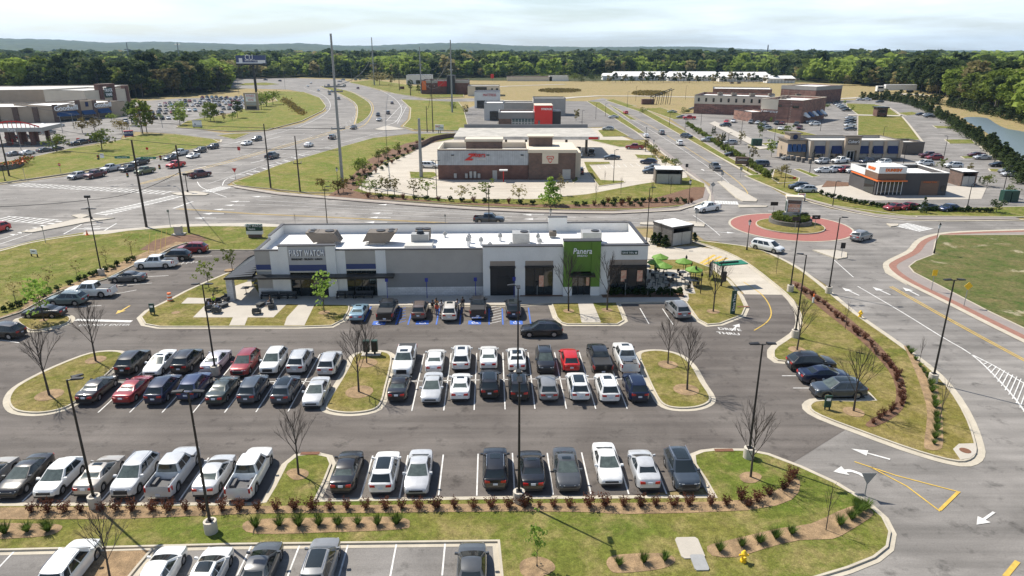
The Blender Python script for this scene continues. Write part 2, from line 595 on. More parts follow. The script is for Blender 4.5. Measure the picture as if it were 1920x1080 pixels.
# grass islands with kerbs
nearI = lambda pts, m='grass_near', sm=3, **k: island(W(pts, sm), M[m], **k)
nearI([(610, 765), (620, 745), (640, 713), (654, 688), (664, 668), (688, 661), (720, 661), (734, 670), (732, 692), (724, 725), (716, 755), (700, 770), (660, 776), (625, 773)])
nearI([(18, 745), (32, 727), (70, 705), (120, 682), (170, 664), (212, 660), (234, 666), (222, 683), (196, 708), (170, 732), (140, 757), (110, 770), (70, 776), (32, 772), (18, 760)])
nearI([(1199, 672), (1206, 661), (1240, 659), (1275, 668), (1298, 688), (1315, 718), (1332, 745), (1326, 758), (1300, 766), (1262, 766), (1240, 757), (1226, 735), (1210, 700)])
nearI([(32, 601), (50, 596), (90, 595), (124, 593), (133, 599), (124, 608), (95, 616), (62, 621), (44, 613)])
# island by the breakfast cafe
island(W([(264, 596), (278, 583), (322, 562), (352, 546), (392, 528), (428, 513), (486, 511), (560, 548), (656, 568), (655, 582), (645, 600), (622, 612), (560, 614), (300, 614), (272, 609)]), M['grass_near'])
CZ = .142
def conc(pts, m='concrete', z=CZ, name='pavement'):
    return sheet(name, W([(x, y) for x, y in pts]), M[m], z)
conc([(352, 560), (420, 562), (442, 549), (434, 540), (470, 528), (488, 556), (950, 556), (1215, 545), (1290, 553), (1292, 563), (1155, 566), (1030, 568), (975, 573), (657, 574), (586, 573), (556, 573), (538, 572), (513, 597), (465, 597), (459, 612), (430, 612), (437, 597), (362, 597), (388, 571), (340, 571)])
conc([(560, 573), (590, 573), (571, 612), (533, 612), (538, 597)])
conc([(1083, 566), (1110, 566), (1127, 606), (1090, 606)])
island(W([(1033, 568), (1043, 596), (1052, 606), (1062, 609), (1158, 609), (1170, 602), (1166, 590), (1156, 567)]), M['grass_near'])
conc([(1083, 566), (1108, 566), (1126, 607), (1091, 607)], z=.150)
sheet('pavement', W([(1033, 571), (1290, 567), (1290, 560), (650, 566), (650, 575), (700, 575)]), M['concrete'], .148)
kerbline([G(657, 575), G(975, 574), G(1033, 570)], 1, gutter=.25)
kerbline([G(1158, 569), G(1284, 567)], 1, gutter=.25)
# beds against the coffee shop front
conc([(975, 545), (1052, 545), (1056, 558), (975, 558)], 'mulch_dark', .158, 'mulch_bed')
conc([(1126, 552), (1280, 550), (1284, 559), (1130, 560)], 'mulch_dark', .158, 'mulch_bed')
# east side of the building: drive-through lane, patio, lawn
island(W([(1284, 566), (1284, 548), (1290, 520), (1215, 506), (1215, 489), (1290, 487), (1333, 503), (1366, 528), (1388, 556), (1398, 578), (1392, 592), (1350, 608), (1326, 610), (1308, 600)]), M['grass_near'])
conc([(1211, 506), (1290, 508), (1304, 552), (1212, 552)])
sheet('drive_lane', W([(1180, 440), (1228, 448), (1232, 464), (1300, 462), (1345, 468), (1388, 490), (1424, 517), (1452, 540), (1473, 553), (1396, 552), (1366, 520), (1330, 498), (1290, 486), (1213, 486), (1180, 486)]), M['concrete_lot'], .022)
# the long lawn between drive lane and avenue
LAWN = [(1300, 452), (1360, 458), (1412, 466), (1452, 481), (1500, 507), (1553, 549), (1600, 588), (1660, 630), (1712, 668), (1756, 704), (1790, 745), (1815, 790), (1829, 832), (1830, 852), (1818, 864), (1795, 867), (1750, 857), (1690, 838), (1600, 805), (1540, 782), (1518, 768), (1521, 757), (1545, 752), (1640, 752), (1600, 722), (1563, 690), (1510, 681), (1458, 677), (1449, 664), (1456, 651), (1490, 628), (1502, 606), (1494, 576), (1474, 552), (1444, 527), (1412, 502), (1380, 482), (1340, 465)]
island(W(LAWN, 2), M['grass_near'], gutter=.6)
# front strip with its headlands, and the lawn to the south-east
FRONT = [(-600, 952), (0, 949), (470, 948), (497, 943), (514, 915), (536, 872), (556, 856), (590, 852), (616, 858), (622, 872), (609, 905), (592, 941), (960, 936), (1340, 934), (1324, 905), (1302, 872), (1300, 855), (1318, 848), (1345, 845), (1400, 846), (1440, 854), (1500, 877), (1565, 907), (1622, 942), (1656, 972), (1670, 1000), (1665, 1028), (1640, 1048), (1590, 1068), (1500, 1095), (1380, 1128), (1250, 1300), (952, 1300), (940, 1090), (933, 1018), (440, 1024), (0, 1035), (-600, 1045)]
island(W(FRONT), M['grass_green'], gutter=.35)
nearI([(186, 1034), (288, 1031), (262, 1062), (190, 1150), (80, 1150), (150, 1070)], 'mulch', 1)
# western lawn and the strip by the junction
island(W([(-500, 560), (0, 469), (60, 453), (155, 437), (240, 430), (330, 424), (430, 422), (524, 425), (505, 450), (480, 470), (393, 470), (350, 456), (325, 464), (297, 479), (250, 499), (200, 524), (115, 547), (85, 561), (38, 587), (0, 599), (-60, 620), (-500, 625)]), M['grass_green'], gutter=0)
conc([(155, 442), (158, 437), (240, 430), (330, 422), (470, 419), (524, 422), (524, 426), (430, 424), (330, 427), (240, 434), (200, 440)])
conc([(-100, 613), (-60, 611), (0, 596), (38, 583), (60, 560), (125, 538), (190, 510), (245, 486), (300, 462), (330, 452), (345, 457), (325, 463), (297, 478), (250, 498), (200, 522), (115, 545), (85, 560), (38, 586), (0, 598), (-60, 618)], 'mulch', .146, 'mulch_bed')
conc([(262, 470), (290, 452), (330, 442), (372, 441), (390, 452), (360, 456), (330, 455), (290, 472)], 'mulch_dark', .15, 'mulch_bed')
# north-west lawn beside the highway, brown bank and chicken shop lot
island(W([(435, 344), (520, 311), (600, 287), (700, 259), (770, 252), (860, 250), (868, 258), (800, 270), (770, 288), (700, 312), (668, 345), (660, 362), (580, 362), (480, 352), (443, 348)]), M['grass_bank'], gutter=0)
sheet('parking_lot', W([(668, 352), (702, 316), (770, 288), (810, 265), (900, 255), (1060, 240), (1130, 240), (1195, 268), (1240, 300), (1285, 320), (1290, 335), (1190, 350), (1100, 366), (1000, 374), (840, 374), (690, 362)]), M['concrete_lot'], .03)
island(W([(610, 370), (660, 350), (690, 361), (840, 374), (1000, 374), (1100, 365), (1200, 346), (1290, 333), (1322, 345), (1322, 368), (1290, 386), (1200, 394), (1060, 394), (900, 388), (760, 378)]), M['grass_green'], gutter=0)
conc([(610, 372), (640, 352), (690, 366), (840, 381), (960, 384), (1100, 385), (1220, 375), (1300, 352), (1322, 352), (1320, 370), (1290, 384), (1200, 392), (1060, 392), (900, 386), (760, 377)], 'mulch_dark', .16, 'mulch_bed')
conc([(435, 348), (520, 361), (700, 376), (880, 389), (1000, 395), (1150, 397), (1270, 390), (1318, 372), (1322, 355), (1330, 365), (1326, 378), (1275, 396), (1150, 402), (1000, 400), (880, 394), (700, 381), (520, 366), (440, 353)], 'pathway', .165, 'path')
conc([(640, 352), (690, 300), (760, 270), (800, 262), (850, 256), (800, 272), (770, 286), (720, 302), (690, 330), (668, 358)], 'mulch_dark', .16, 'mulch_bed')
def far_isl(pts, m='grass_green', sm=0, h=.15):
    return island(W(pts, sm), M[m], gutter=0, h=h, kw=.3)
far_isl([(766, 322), (780, 323), (816, 323), (822, 330), (808, 336), (768, 335)])
far_isl([(1093, 304), (1144, 304), (1146, 308), (1107, 310), (1128, 338), (1172, 340), (1172, 343), (1122, 350), (1100, 322)])
far_isl([(1188, 290), (1230, 292), (1236, 302), (1194, 297)])
far_isl([(1070, 384 - 55), (1083, 330), (1086, 338), (1076, 344), (1070, 340)])
# roundabout
RC = G(1481, 425)
def circ(r, n=48, c=None):
    c = c or RC
    return [Vector((c.x + r * math.cos(2 * math.pi * i / n), c.y + r * math.sin(2 * math.pi * i / n), 0)) for i in range(n)]
sheet('road', circ(19.0), M['asphalt_road'], .006)
sheet('brick_apron', circ(10.7), M['kerb'], .05)
sheet('brick_apron', circ(10.3), M['brick_round'], .07)
island(circ(5.9), M['grass_near'], gutter=0, h=.25)
# splitter islands
def slab(pts, m='concrete'):
    o = island(W(pts), M[m], gutter=0, h=.16, kw=.25)
slab([(1345, 341), (1358, 340), (1420, 375), (1418, 379), (1392, 378), (1380, 372)])
slab([(1384, 385), (1440, 387), (1436, 389), (1386, 390)])
slab([(1201, 418), (1232, 417), (1300, 416), (1322, 420), (1320, 426), (1200, 422)])
slab([(1523, 470), (1565, 470), (1588, 475), (1588, 484), (1570, 487)])
slab([(1662, 420), (1684, 421), (1684, 424), (1670, 426)])
slab([(40, 436), (150, 410), (216, 410), (160, 418), (130, 424), (60, 437)])
slab([(134, 405), (152, 402), (168, 405), (150, 411)])
slab([(320, 363), (365, 359), (392, 364), (385, 367), (335, 367)])
slab([(702, 243), (725, 236), (760, 243), (720, 245)])
# pavements and brick edging of the avenue
conc([(1700, 490), (1655, 500), (1660, 512), (1700, 535), (1700, 527), (1678, 509), (1690, 498), (1720, 486), (1733, 470), (1724, 468), (1700, 476), (1690, 486)], 'kerb', .03, 'kerb')
def ribbon(pts, wd, m, z, name, sm=3, side=0):
    P = W(pts, sm, False)
    A = offset(P, wd * (.5 + side), False); B = offset(P, wd * (side - .5), False)
    b = MB(); b.strip(A, B, False, za=z, zb=z)
    return tag(b.build(name, M[m]), kind='structure')
EAST = [(1920, 430), (1800, 434), (1745, 440), (1716, 452), (1700, 470), (1668, 486), (1655, 497), (1668, 513), (1700, 533), (1780, 573), (1860, 614), (1990, 678)]
ribbon(EAST, 5.0, 'pathway', .04, 'path', side=.85)
ribbon(EAST, 1.0, 'brick_path', .05, 'path', side=1.3)
ribbon(EAST, .8, 'kerb', .06, 'kerb', side=.5)
island(W([(2300, 444), (1920, 441), (1760, 441), (1752, 455), (1748, 478), (1716, 490), (1703, 500), (1712, 511), (1770, 541), (1850, 583), (2010, 660), (2500, 830)]), M['grass_field'], gutter=0, h=.1)
ribbon([(1330, 378), (1322, 352), (1290, 322), (1250, 290), (1195, 247), (1140, 208)], 2.2, 'pathway', .05, 'path')
ribbon([(1180, 200), (1250, 233), (1320, 278), (1400, 324), (1470, 362), (1560, 390), (1700, 413), (1920, 413)], 3.0, 'pathway', .05, 'path', side=.8)
ribbon([(1180, 200), (1250, 233), (1320, 278), (1400, 324), (1470, 362)], 1.2, 'brick_path', .06, 'path', side=.6)
ribbon([(1180, 200), (1250, 233), (1320, 278), (1400, 324), (1470, 362), (1560, 390), (1700, 413), (1920, 413)], .6, 'kerb', .07, 'kerb')
ribbon([(1330, 378), (1326, 352), (1290, 325), (1250, 293), (1195, 249), (1140, 210)], .6, 'kerb', .07, 'kerb')
ribbon([(-100, 493), (0, 472), (60, 456), (155, 441), (240, 433), (330, 425), (524, 426)], .5, 'kerb', .15, 'kerb')
ribbon([(432, 349), (520, 363), (700, 378), (880, 391), (1000, 397), (1150, 400), (1270, 394), (1325, 377)], .5, 'kerb', .17, 'kerb')
ribbon([(0, 346), (120, 330), (250, 307), (400, 272), (415, 262)], .6, 'kerb', .1, 'kerb')
# highway medians and banks
far_isl([(601, 162), (650, 170), (685, 187), (697, 202), (690, 220), (667, 233), (670, 212), (664, 192), (630, 173)], 'grass_green', 3)
far_isl([(-300, 345), (0, 345), (120, 328), (250, 305), (385, 276), (412, 268), (400, 262), (330, 253), (270, 252), (230, 262), (200, 270), (130, 280), (60, 296), (0, 306), (-300, 330)], 'grass_bank', 0, .3)
far_isl([(330, 240), (430, 247), (500, 245), (565, 228), (606, 208), (612, 200), (600, 184), (570, 173), (500, 171), (520, 190), (470, 200), (430, 215), (350, 228)], 'grass_bank', 0, .3)
far_isl([(405, 254), (440, 251), (470, 250), (440, 262)], 'grass_green')
far_isl([(752, 187), (860, 192), (870, 205), (880, 246), (775, 244), (755, 238), (768, 224), (770, 204)], 'grass_bank', 0, .3)
far_isl([(655, 155), (700, 150), (800, 165), (870, 175), (870, 182), (800, 185), (740, 176), (690, 163)], 'grass_green', 0, .3)
far_isl([(442, 160), (460, 156), (500, 155), (525, 158), (500, 160)], 'grass_green')
# lots beyond: mall, filling station, shops, east side
sheet('parking_lot', W([(-400, 240), (-400, 196), (235, 192), (330, 185), (470, 180), (500, 190), (470, 205), (330, 230), (250, 240), (120, 250), (60, 262), (-400, 300)]), M['asphalt_road'], .03)
sheet('parking_lot', W([(-300, 315), (-100, 270), (60, 250), (240, 240), (225, 262), (150, 274), (60, 296), (0, 306)]), M['asphalt_road'], .045)
sheet('parking_lot', W([(850, 250), (870, 205), (920, 188), (1100, 190), (1170, 215), (1235, 262), (1190, 262), (1130, 238), (1060, 240), (900, 254)]), M['asphalt_mid'], .04)
sheet('parking_lot', W([(1255, 222), (1300, 200), (1560, 188), (1700, 186), (1755, 200), (1800, 240), (1890, 318), (2300, 400), (2300, 404), (1560, 384), (1500, 368), (1420, 332), (1380, 308), (1330, 275), (1290, 245)]), M['asphalt_road'], .04)
far_isl([(1586, 194), (1640, 196), (1668, 203), (1692, 220), (1728, 262), (1700, 266), (1607, 255), (1608, 215), (1588, 200)], 'grass_green')
far_isl([(1135, 188), (1200, 210), (1270, 250), (1340, 290), (1420, 334), (1480, 364), (1560, 386), (1640, 402), (1720, 408), (1720, 402), (1640, 394), (1560, 378), (1500, 360), (1430, 330), (1350, 285), (1280, 243), (1210, 205), (1150, 186)], 'grass_green', 0, .1)
far_isl([(1395, 330), (1440, 326), (1500, 345), (1560, 372), (1700, 392), (1920, 388), (2100, 394), (2100, 408), (1920, 408), (1700, 406), (1560, 386), (1470, 362)], 'grass_green')
sheet('parking_lot', W([(1440, 318), (1520, 312), (1620, 328), (1620, 345), (1560, 350), (1540, 362), (1620, 372), (1780, 372), (1850, 366), (1890, 370), (1880, 392), (1700, 396), (1600, 386), (1520, 372), (1480, 355), (1440, 340)]), M['asphalt_mid'], .075)
far_isl([(1452, 318), (1500, 335), (1498, 342), (1460, 345), (1446, 336)], 'grass_near', 0, .2)
sheet('pavement', W([(1500, 356), (1563, 343), (1660, 345), (1850, 352), (1840, 374), (1640, 377), (1530, 368)]), M['concrete'], .12)
sheet('mulch_bed', W([(1540, 352), (1590, 350), (1600, 344), (1550, 340)]), M['mulch_dark'], .16)
for q in ([(1488, 318), (1500, 317), (1538, 331), (1524, 333)], [(1205, 204), (1240, 202), (1300, 222), (1262, 224)], [(1320, 208), (1420, 200), (1420, 209), (1330, 213)],
          [(1400, 272), (1440, 268), (1500, 272), (1490, 279), (1420, 281)], [(1430, 240), (1500, 246), (1550, 258), (1500, 262), (1440, 246)], [(1680, 212), (1710, 210), (1728, 214), (1700, 217)],
          [(1748, 236), (1790, 238), (1800, 241), (1756, 241)], [(1770, 262), (1822, 262), (1830, 270), (1780, 270)], [(1800, 294), (1830, 292), (1840, 296), (1808, 298)], [(1852, 317), (1900, 318), (1890, 325), (1856, 322)],
          [(1100, 190), (1125, 192), (1210, 250), (1196, 250)], [(1142, 197), (1150, 200), (1195, 226), (1180, 224)], [(1120, 245), (1150, 240), (1180, 256), (1130, 257)], [(1100, 262), (1200, 264), (1230, 276), (1160, 276)]):
    far_isl(q, 'grass_green')
for q in ([(1330, 232), (1340, 228), (1445, 278), (1425, 281)],):
    sheet('pavement', W(q), M['concrete'], .2)
sheet('lawn', W([(1180, 200), (1345, 192), (1340, 208), (1260, 216)]), M['pasture'], .1)
sheet('path', W([(1590, 215), (1690, 217), (1696, 219), (1590, 217)]), M['concrete'], .24)
ribbon([(2200, 395), (1920, 330), (1830, 268), (1770, 222), (1720, 197), (1650, 188), (1450, 190)], .8, 'kerb', .1, 'kerb')
ribbon([(1730, 268), (1692, 220), (1668, 203), (1640, 196), (1590, 193)], .8, 'kerb', .24, 'kerb')
ribbon([(900, 186), (1000, 190), (1120, 180), (1350, 183), (1540, 186), (1660, 180), (1700, 176), (1740, 180)], 7, 'concrete', .12, 'road')
ribbon([(860, 172), (930, 163), (1000, 160), (1060, 158)], 6, 'concrete', .12, 'road')
# forest floor and the pond
sheet('forest_floor', W([(-900, 200), (-300, 192), (240, 186), (430, 170), (440, 146), (560, 145), (700, 149), (800, 150), (1020, 152), (1450, 152), (1640, 160), (1780, 178), (1880, 215), (2500, 320), (3200, 130), (2400, 100), (-600, 100), (-900, 120)]), M['forest_floor'], .1)
mw = bpy.data.materials.new('water'); mw.use_nodes = True
wn = mw.node_tree; wb = wn.nodes['Principled BSDF']
wb.inputs['Base Color'].default_value = (.13, .17, .19, 1); wb.inputs['Roughness'].default_value = .3  # pale blue-grey base stands in for the sky's reflection
wt = N(wn, 'ShaderNodeTexNoise'); wt.inputs['Scale'].default_value = 1.6; wt.inputs['Detail'].default_value = 4
wn.links.new(N(wn, 'ShaderNodeNewGeometry').outputs['Position'], wt.inputs['Vector'])
wbp = N(wn, 'ShaderNodeBump'); wbp.inputs['Strength'].default_value = .35; wbp.inputs['Distance'].default_value = .3
wn.links.new(wt.outputs['Fac'], wbp.inputs['Height']); wn.links.new(wbp.outputs['Normal'], wb.inputs['Normal'])
MATS['water'] = mw
sheet('bank', W([(1740, 200), (1790, 206), (1860, 210), (1920, 222), (2200, 300), (2300, 380), (1920, 335), (1850, 275), (1790, 232)]), M['pasture'], .14)
sheet('pond', W([(1806, 222), (1822, 220), (1850, 222), (1866, 232), (1890, 243), (1940, 252), (2080, 300), (2000, 330), (1920, 305), (1885, 282), (1850, 250), (1815, 230)], 2), mw, .2)

# ---------------------------------------------------------------- painted markings
wl, yl, bl = MB(), MB(), MB()
Z1 = .03
def wline(pts, wd=.12, z=Z1, sm=0, dash=None, mb=None):
    P = [G(*p) for p in pts]
    if sm: P = catmull(P, False, sm)
    line(mb or wl, P, wd, z, dash)
# stalls: (pixel of a line's near end, length)
def stall(px, py, L_, wd=.11, back=0):
    p = G(px, py); wline_w([p, p + V * L_], wd)
def wline_w(P, wd=.11, mb=None, z=Z1): line(mb or wl, P, wd, z)
for x, y in ((-105, 942), (-32, 942), (42, 941), (117, 940), (190, 939), (262, 939), (336, 939), (408, 938), (676, 934), (749, 933), (822, 932), (894, 930), (965, 928), (1037, 928), (1108, 927), (1179, 927), (1250, 927)):
    stall(x, y, 5.5)
for x, y in ((184, 774), (243, 774), (304, 774), (362, 774), (421, 774), (480, 773), (540, 772), (772, 771), (832, 770), (889, 769), (947, 768), (1003, 767), (1062, 767), (1117, 767), (1176, 767)):
    stall(x, y, 12.3)
wline([(200, 717), (400, 716), (500, 716), (618, 716)]); wline([(726, 716), (830, 714), (1000, 711), (1170, 711)])
for x, y in ((532, 1120), (542, 1078), ): pass
for x, y in ((-140, 1120), (-45, 1110), (350, 1100), (437, 1095), (534, 1095), (633, 1090), (731, 1085), (829, 1080)):
    stall(x, y, 5.2)
for x, y in ((1262, 609), (1217, 608)): stall(x - 0, y, 5.3)
for a, c in (((277, 519), (316, 517)), ((220, 536), (285, 531)), ((170, 560), (256, 544)), ((130, 577), (190, 573)), ((0, 638), (36, 643)), ((350, 482), (398, 480)), ((335, 495), (370, 491)), ((1466, 705), (1497, 705)), ((1487, 728), (1520, 728))):
    wline([a, c])
for i in range(4): wline([(340 + i * 9, 496 - i * 1), (346 + i * 9, 490)], .1)
# blue accessible bays
for x, y in ((683, 603), (742, 609), (765, 609), (818, 609), (862, 609), (917, 609), (943, 609), (995, 607)):
    p = G(x, y); line(bl, [p, p + V * 5.3], .16, Z1)
for x0, x1 in ((740, 762), (917, 941)):
    for i in range(7):
        a = G(x0 + 2, 607 - i * 5); c_ = G(x1 - 1, 602 - i * 5)
        line(bl if x0 == 740 else wl, [a, c_], .1, Z1 + .004)
# junction and avenue lines
for pts in ([(480, 375), (620, 384), (760, 392), (900, 399), (1040, 402)], [(480, 383), (700, 394), (960, 406)], [(540, 394), (760, 405), (960, 413)]):
    wline(pts, .14)
wline([(330, 392), (480, 402), (620, 408), (800, 417), (960, 424)], .16, mb=yl)
wline([(336, 391), (480, 401), (620, 407), (800, 416), (960, 423)], .16, mb=yl)
wline([(1190, 426), (1235, 426)], .2, mb=yl)
for y0 in (408, 416): wline([(1060, y0), (1240, y0 + 2)], .14, dash=(2, 4))
wline([(1300, 404), (1330, 425), (1350, 442)], .14, sm=3)
wline([(0, 374), (240, 350), (430, 300), (600, 240)], .12, dash=(3, 9))
for dx, dy in ((0, 0), (14, 8), (26, 16)):
    wline([(200 + dx, 340 + dy), (420 + dx, 300 + dy * .7), (560 + dx, 262 + dy * .5), (650 + dx * .3, 230), (668, 205), (650, 185), (600, 168)], .15, sm=4, dash=(3, 9))
wline([(360, 322), (440, 300), (560, 264), (640, 245), (700, 240), (740, 243)], .15, sm=3)
wline([(390, 345), (450, 325), (560, 290), (640, 268), (720, 247)], .16, sm=3)
wline([(262, 346), (420, 307), (560, 268), (665, 237)], .25, mb=yl)
wline([(262, 344), (420, 304), (560, 265), (665, 234)], .25, mb=yl)
wline([(600, 162), (630, 174), (663, 194), (668, 215), (664, 233)], .25, mb=yl, sm=3)
wline([(655, 170), (690, 187), (700, 203), (690, 228), (672, 240)], .25, mb=yl, sm=3)
wline([(120, 335), (300, 300), (420, 272), (560, 238), (618, 205), (608, 180), (570, 165)], .2, sm=4)
wline([(690, 158), (730, 178), (752, 200), (745, 225), (725, 235)], .25, sm=4)
for i in range(9):
    wline([(724 + i * 3.4, 226 - i * 3.2), (742 + i * 2.6, 225 - i * 3.4)], .3)
wline([(724, 227), (755, 195)], .2); wline([(745, 232), (762, 200)], .2)
for i in range(8): wline([(560 + i * -14, 290 + i * 5), (572 + i * -14, 293 + i * 5)], .4)
for x, y in ((470, 306), (360, 318), (440, 268), (500, 262), (520, 282), (340, 330)): wline([(x, y), (x + 26, y - 6)], .35)
def crosswalk(a, c_, wd, n, mb=None):
    a, c_ = G(*a), G(*c_)
    d = (c_ - a); L_ = d.length; d.normalize(); q = Vector((-d.y, d.x, 0))
    for s_ in (-.5, .5): line(wl, [a + q * wd * s_, c_ + q * wd * s_], .25, Z1)
    for i in range(n):
        p = a + d * (L_ * (i + .5) / n)
        line(wl, [p + q * wd * .5, p - q * wd * .5], .45, Z1 + .004)
crosswalk((30, 346), (318, 362), 3.2, 26)
crosswalk((186, 403), (335, 367), 3.2, 18)
crosswalk((0, 409), (96, 416), 3.2, 8)
crosswalk((154, 438), (186, 420), 6, 1)
for i in range(4): wline([(157, 436 - i * 4.5), (188, 434 - i * 4.5)], .3)
crosswalk((1688, 421), (1738, 432), 4.0, 8)
crosswalk((1335, 379), (1384, 381), 3.0, 10)
crosswalk((388, 360), (424, 351), 3.0, 8)
for i in range(7): wline([(20 + i * 14, 440 - i * 4.2), (32 + i * 14, 441 - i * 4.2)], .5)
wline([(0, 449), (60, 432), (150, 412)], .2); wline([(0, 458), (60, 438)], .2)
wline([(325, 391), (362, 378)], .45)
wline([(370, 341), (376, 350), (392, 358), (425, 370)], .2, sm=3)
wline([(417, 348), (422, 338), (440, 330), (480, 316)], .2, sm=3)
for i in range(10): wline([(428 + i * 20, 334 - i * 6.4), (440 + i * 20, 335 - i * 6.4)], .4)
# avenue north and south-east
wline([(1108, 190), (1180, 222), (1260, 268), (1340, 322), (1368, 345)], .14, sm=3)
wline([(1140, 195), (1220, 236), (1310, 292), (1370, 330), (1402, 362), (1382, 372)], .16, sm=3, mb=yl)
wline([(1668, 538), (1760, 590), (1840, 634), (1920, 677), (2000, 722)], .16, mb=yl)
wline([(1672, 537), (1764, 589), (1844, 633), (1924, 676), (2004, 721)], .14, mb=yl)
wline([(1608, 537), (1690, 585), (1766, 632), (1820, 664), (1862, 702), (1905, 750), (1940, 800)], .16, sm=3)
wline([(1820, 664), (1860, 684), (1925, 722)], .16)
for i in range(14):
    t = i / 13
    wline([(1836 + 90 * t, 676 + 105 * t), (1845 + 100 * t, 676 + 50 * t)], .10, z=Z1 + .006)
wline([(1563, 487), (1600, 520)], .14)
wline([(1602, 866), (1680, 892), (1799, 923), (1761, 958), (1700, 912), (1634, 877)], .12, mb=yl)
wline([(1796, 923.5), (1762, 957)], .22, z=Z1 + .006, mb=yl)
wline([(1908, 1053), (1884, 1082)], .3, mb=yl)
wline([(1394, 529), (1424, 549), (1440, 568), (1446, 588), (1438, 604), (1414, 620)], .14, z=.034, sm=4, mb=yl)
for i in range(3): wline([(1304 + i * 12, 500 - i * 2), (1340 + i * 12, 478 + i * 3)], .5, z=.034, mb=yl)
# arrows: an outline polygon in metres, pointing +x
ARW = [(-1.6, -.12), (.3, -.12), (.3, -.55), (1.7, 0), (.3, .55), (.3, .12), (-1.6, .12)]
def arrow(px, py, tx, ty, s_=1.0, mb=None, poly=ARW, z=.034):
    a = G(px, py); d = (G(tx, ty) - a).normalized(); q = Vector((-d.y, d.x, 0))
    (mb or wl).prism([tuple((a + d * x * s_ + q * y * s_)[:2]) for x, y in poly], None, z, sides=False)
arrow(1633, 852, 1600, 843, .85)
TURN = [(-1.5, .9), (-.9, .75), (-.35, .35), (.0, -.1), (-.55, -.1), (.35, -1.2), (1.15, .05), (.6, .0), (.3, .6), (-.3, 1.15), (-1.1, 1.3)]
arrow(1588, 884, 1570, 872, .85, poly=[(x, -y) for x, y in [(-1.4, 1.0), (-.6, .9), (.1, .5), (.3, .0), (.8, .15), (.4, -1.2), (-.6, -.3), (-.1, -.15), (-.3, .3), (-.8, .55), (-1.4, .6)]])
arrow(1848, 972, 1830, 985, .75)
for x, y, tx, ty in ((1595, 547, 1580, 540), (1653, 546, 1635, 538), (1708, 547, 1690, 538), (1455, 396, 1480, 396), (1276, 413, 1250, 413), (1360, 436, 1375, 437), (1345, 308, 1360, 310), (1318, 319, 1305, 308)):
    arrow(x, y, tx, ty, 1.0)
for x, y in ((490, 369), (728, 384), (716, 400), (712, 408), (1003, 411), (705, 417), (1000, 403), (440, 385), (420, 393), (400, 401), (385, 409), (450, 378)):
    arrow(x, y, x - 30, y, 1.3)
arrow(231, 581, 221, 587, .9, mb=yl)
wline([(142, 600), (247, 603)], .6)
text('DO NOT ENTER', .8, (*G(196, 610)[:2], .036), U, V, M['paint_white'], None, 'road_lettering', ext=.002)['kind'] = 'structure'
text('DRIVE', .95, (*G(1368, 618)[:2], .036), U * .98 - V * .2, V, M['paint_white'], None, 'road_lettering', ext=.002, bold=.015)['kind'] = 'structure'
text('THRU', .95, (*G(1366, 626)[:2], .036), U * .98 - V * .2, V, M['paint_white'], None, 'road_lettering', ext=.002, bold=.015)['kind'] = 'structure'
arrow(1379, 614, 1389, 605, .8)
# accessible symbols
for x, y in ((711, 606), (792, 605), (890, 605), (968, 605)):
    p = G(x, y)
    bl.prism([tuple((p + U * a + V * c_)[:2]) for a, c_ in ((-.75, -.6), (.75, -.6), (.75, .6), (-.75, .6))], None, .028, sides=False)
    ring = [p + U * (.32 * math.cos(t)) + V * (-.12 + .32 * math.sin(t)) for t in [math.pi * (.6 + 1.3 * i / 10) for i in range(11)]]
    line(wl, ring, .09, .04)
    line(wl, [p + V * .45 + U * -.1, p + U * -.05 + V * 0, p + U * .25 + V * -.02, p + U * .45 + V * -.42], .09, .04)
# lot lines of the far lots
def rowlines(a, c_, n, dl, dirv, wd=.14, z=.05):
    a, c_ = G(*a), G(*c_)
    for i in range(n + 1):
        p = a.lerp(c_, i / n); line(wl, [p, p + dirv * dl], wd, z)
rowlines((1100, 318), (1200, 312), 8, 5, V, z=.04)
rowlines((1770, 290), (1850, 345), 9, 6, U, z=.05); rowlines((1730, 245), (1780, 282), 8, 6, U)
rowlines((1560, 318), (1600, 322), 6, 5, V, z=.09); rowlines((1660, 398), (1860, 399), 16, 5, V, z=.09)
for nme, mb_, mm_ in (('lane_marking', wl, 'paint_white'), ('yellow_marking', yl, 'paint_yellow'), ('blue_marking', bl, 'paint_blue')):
    tag(mb_.build(nme, M[mm_]), kind='structure')

# mulch beds on the front strip and the long lawn
def bed(pts, m='mulch', z=.152, sm=3): sheet('mulch_bed', W(pts, sm), M[m], z)
bed([(-100, 957), (0, 955), (240, 953), (480, 952), (700, 950), (960, 947), (1340, 944), (1440, 930), (1478, 905), (1494, 900), (1500, 912), (1484, 940), (1400, 960), (1180, 967), (1120, 964), (960, 962), (700, 965), (480, 966), (240, 976), (0, 977), (-100, 978)], sm=2)
bed([(-60, 985), (60, 985), (105, 986), (118, 992), (98, 1006), (40, 1012), (-60, 1014)])
bed([(455, 990), (480, 977), (600, 974), (720, 972), (762, 976), (768, 986), (750, 996), (600, 1002), (480, 1004)])
bed([(974, 1068), (980, 1054), (1008, 1047), (1034, 1056), (1040, 1072), (1010, 1086), (982, 1084)])
bed([(1137, 1056), (1150, 1045), (1200, 1041), (1250, 1042), (1266, 1055), (1240, 1070), (1160, 1078), (1142, 1070)])
bed([(1325, 1028), (1350, 1020), (1400, 1008), (1460, 994), (1520, 985), (1570, 962), (1610, 950), (1636, 962), (1630, 975), (1590, 1000), (1560, 1014), (1500, 1016), (1440, 1030), (1380, 1048), (1335, 1045)], sm=2)
bed([(537, 890), (548, 882), (566, 882), (579, 888), (574, 899), (552, 903)]); bed([(1386, 895), (1398, 888), (1418, 889), (1428, 897), (1416, 908), (1394, 907)])
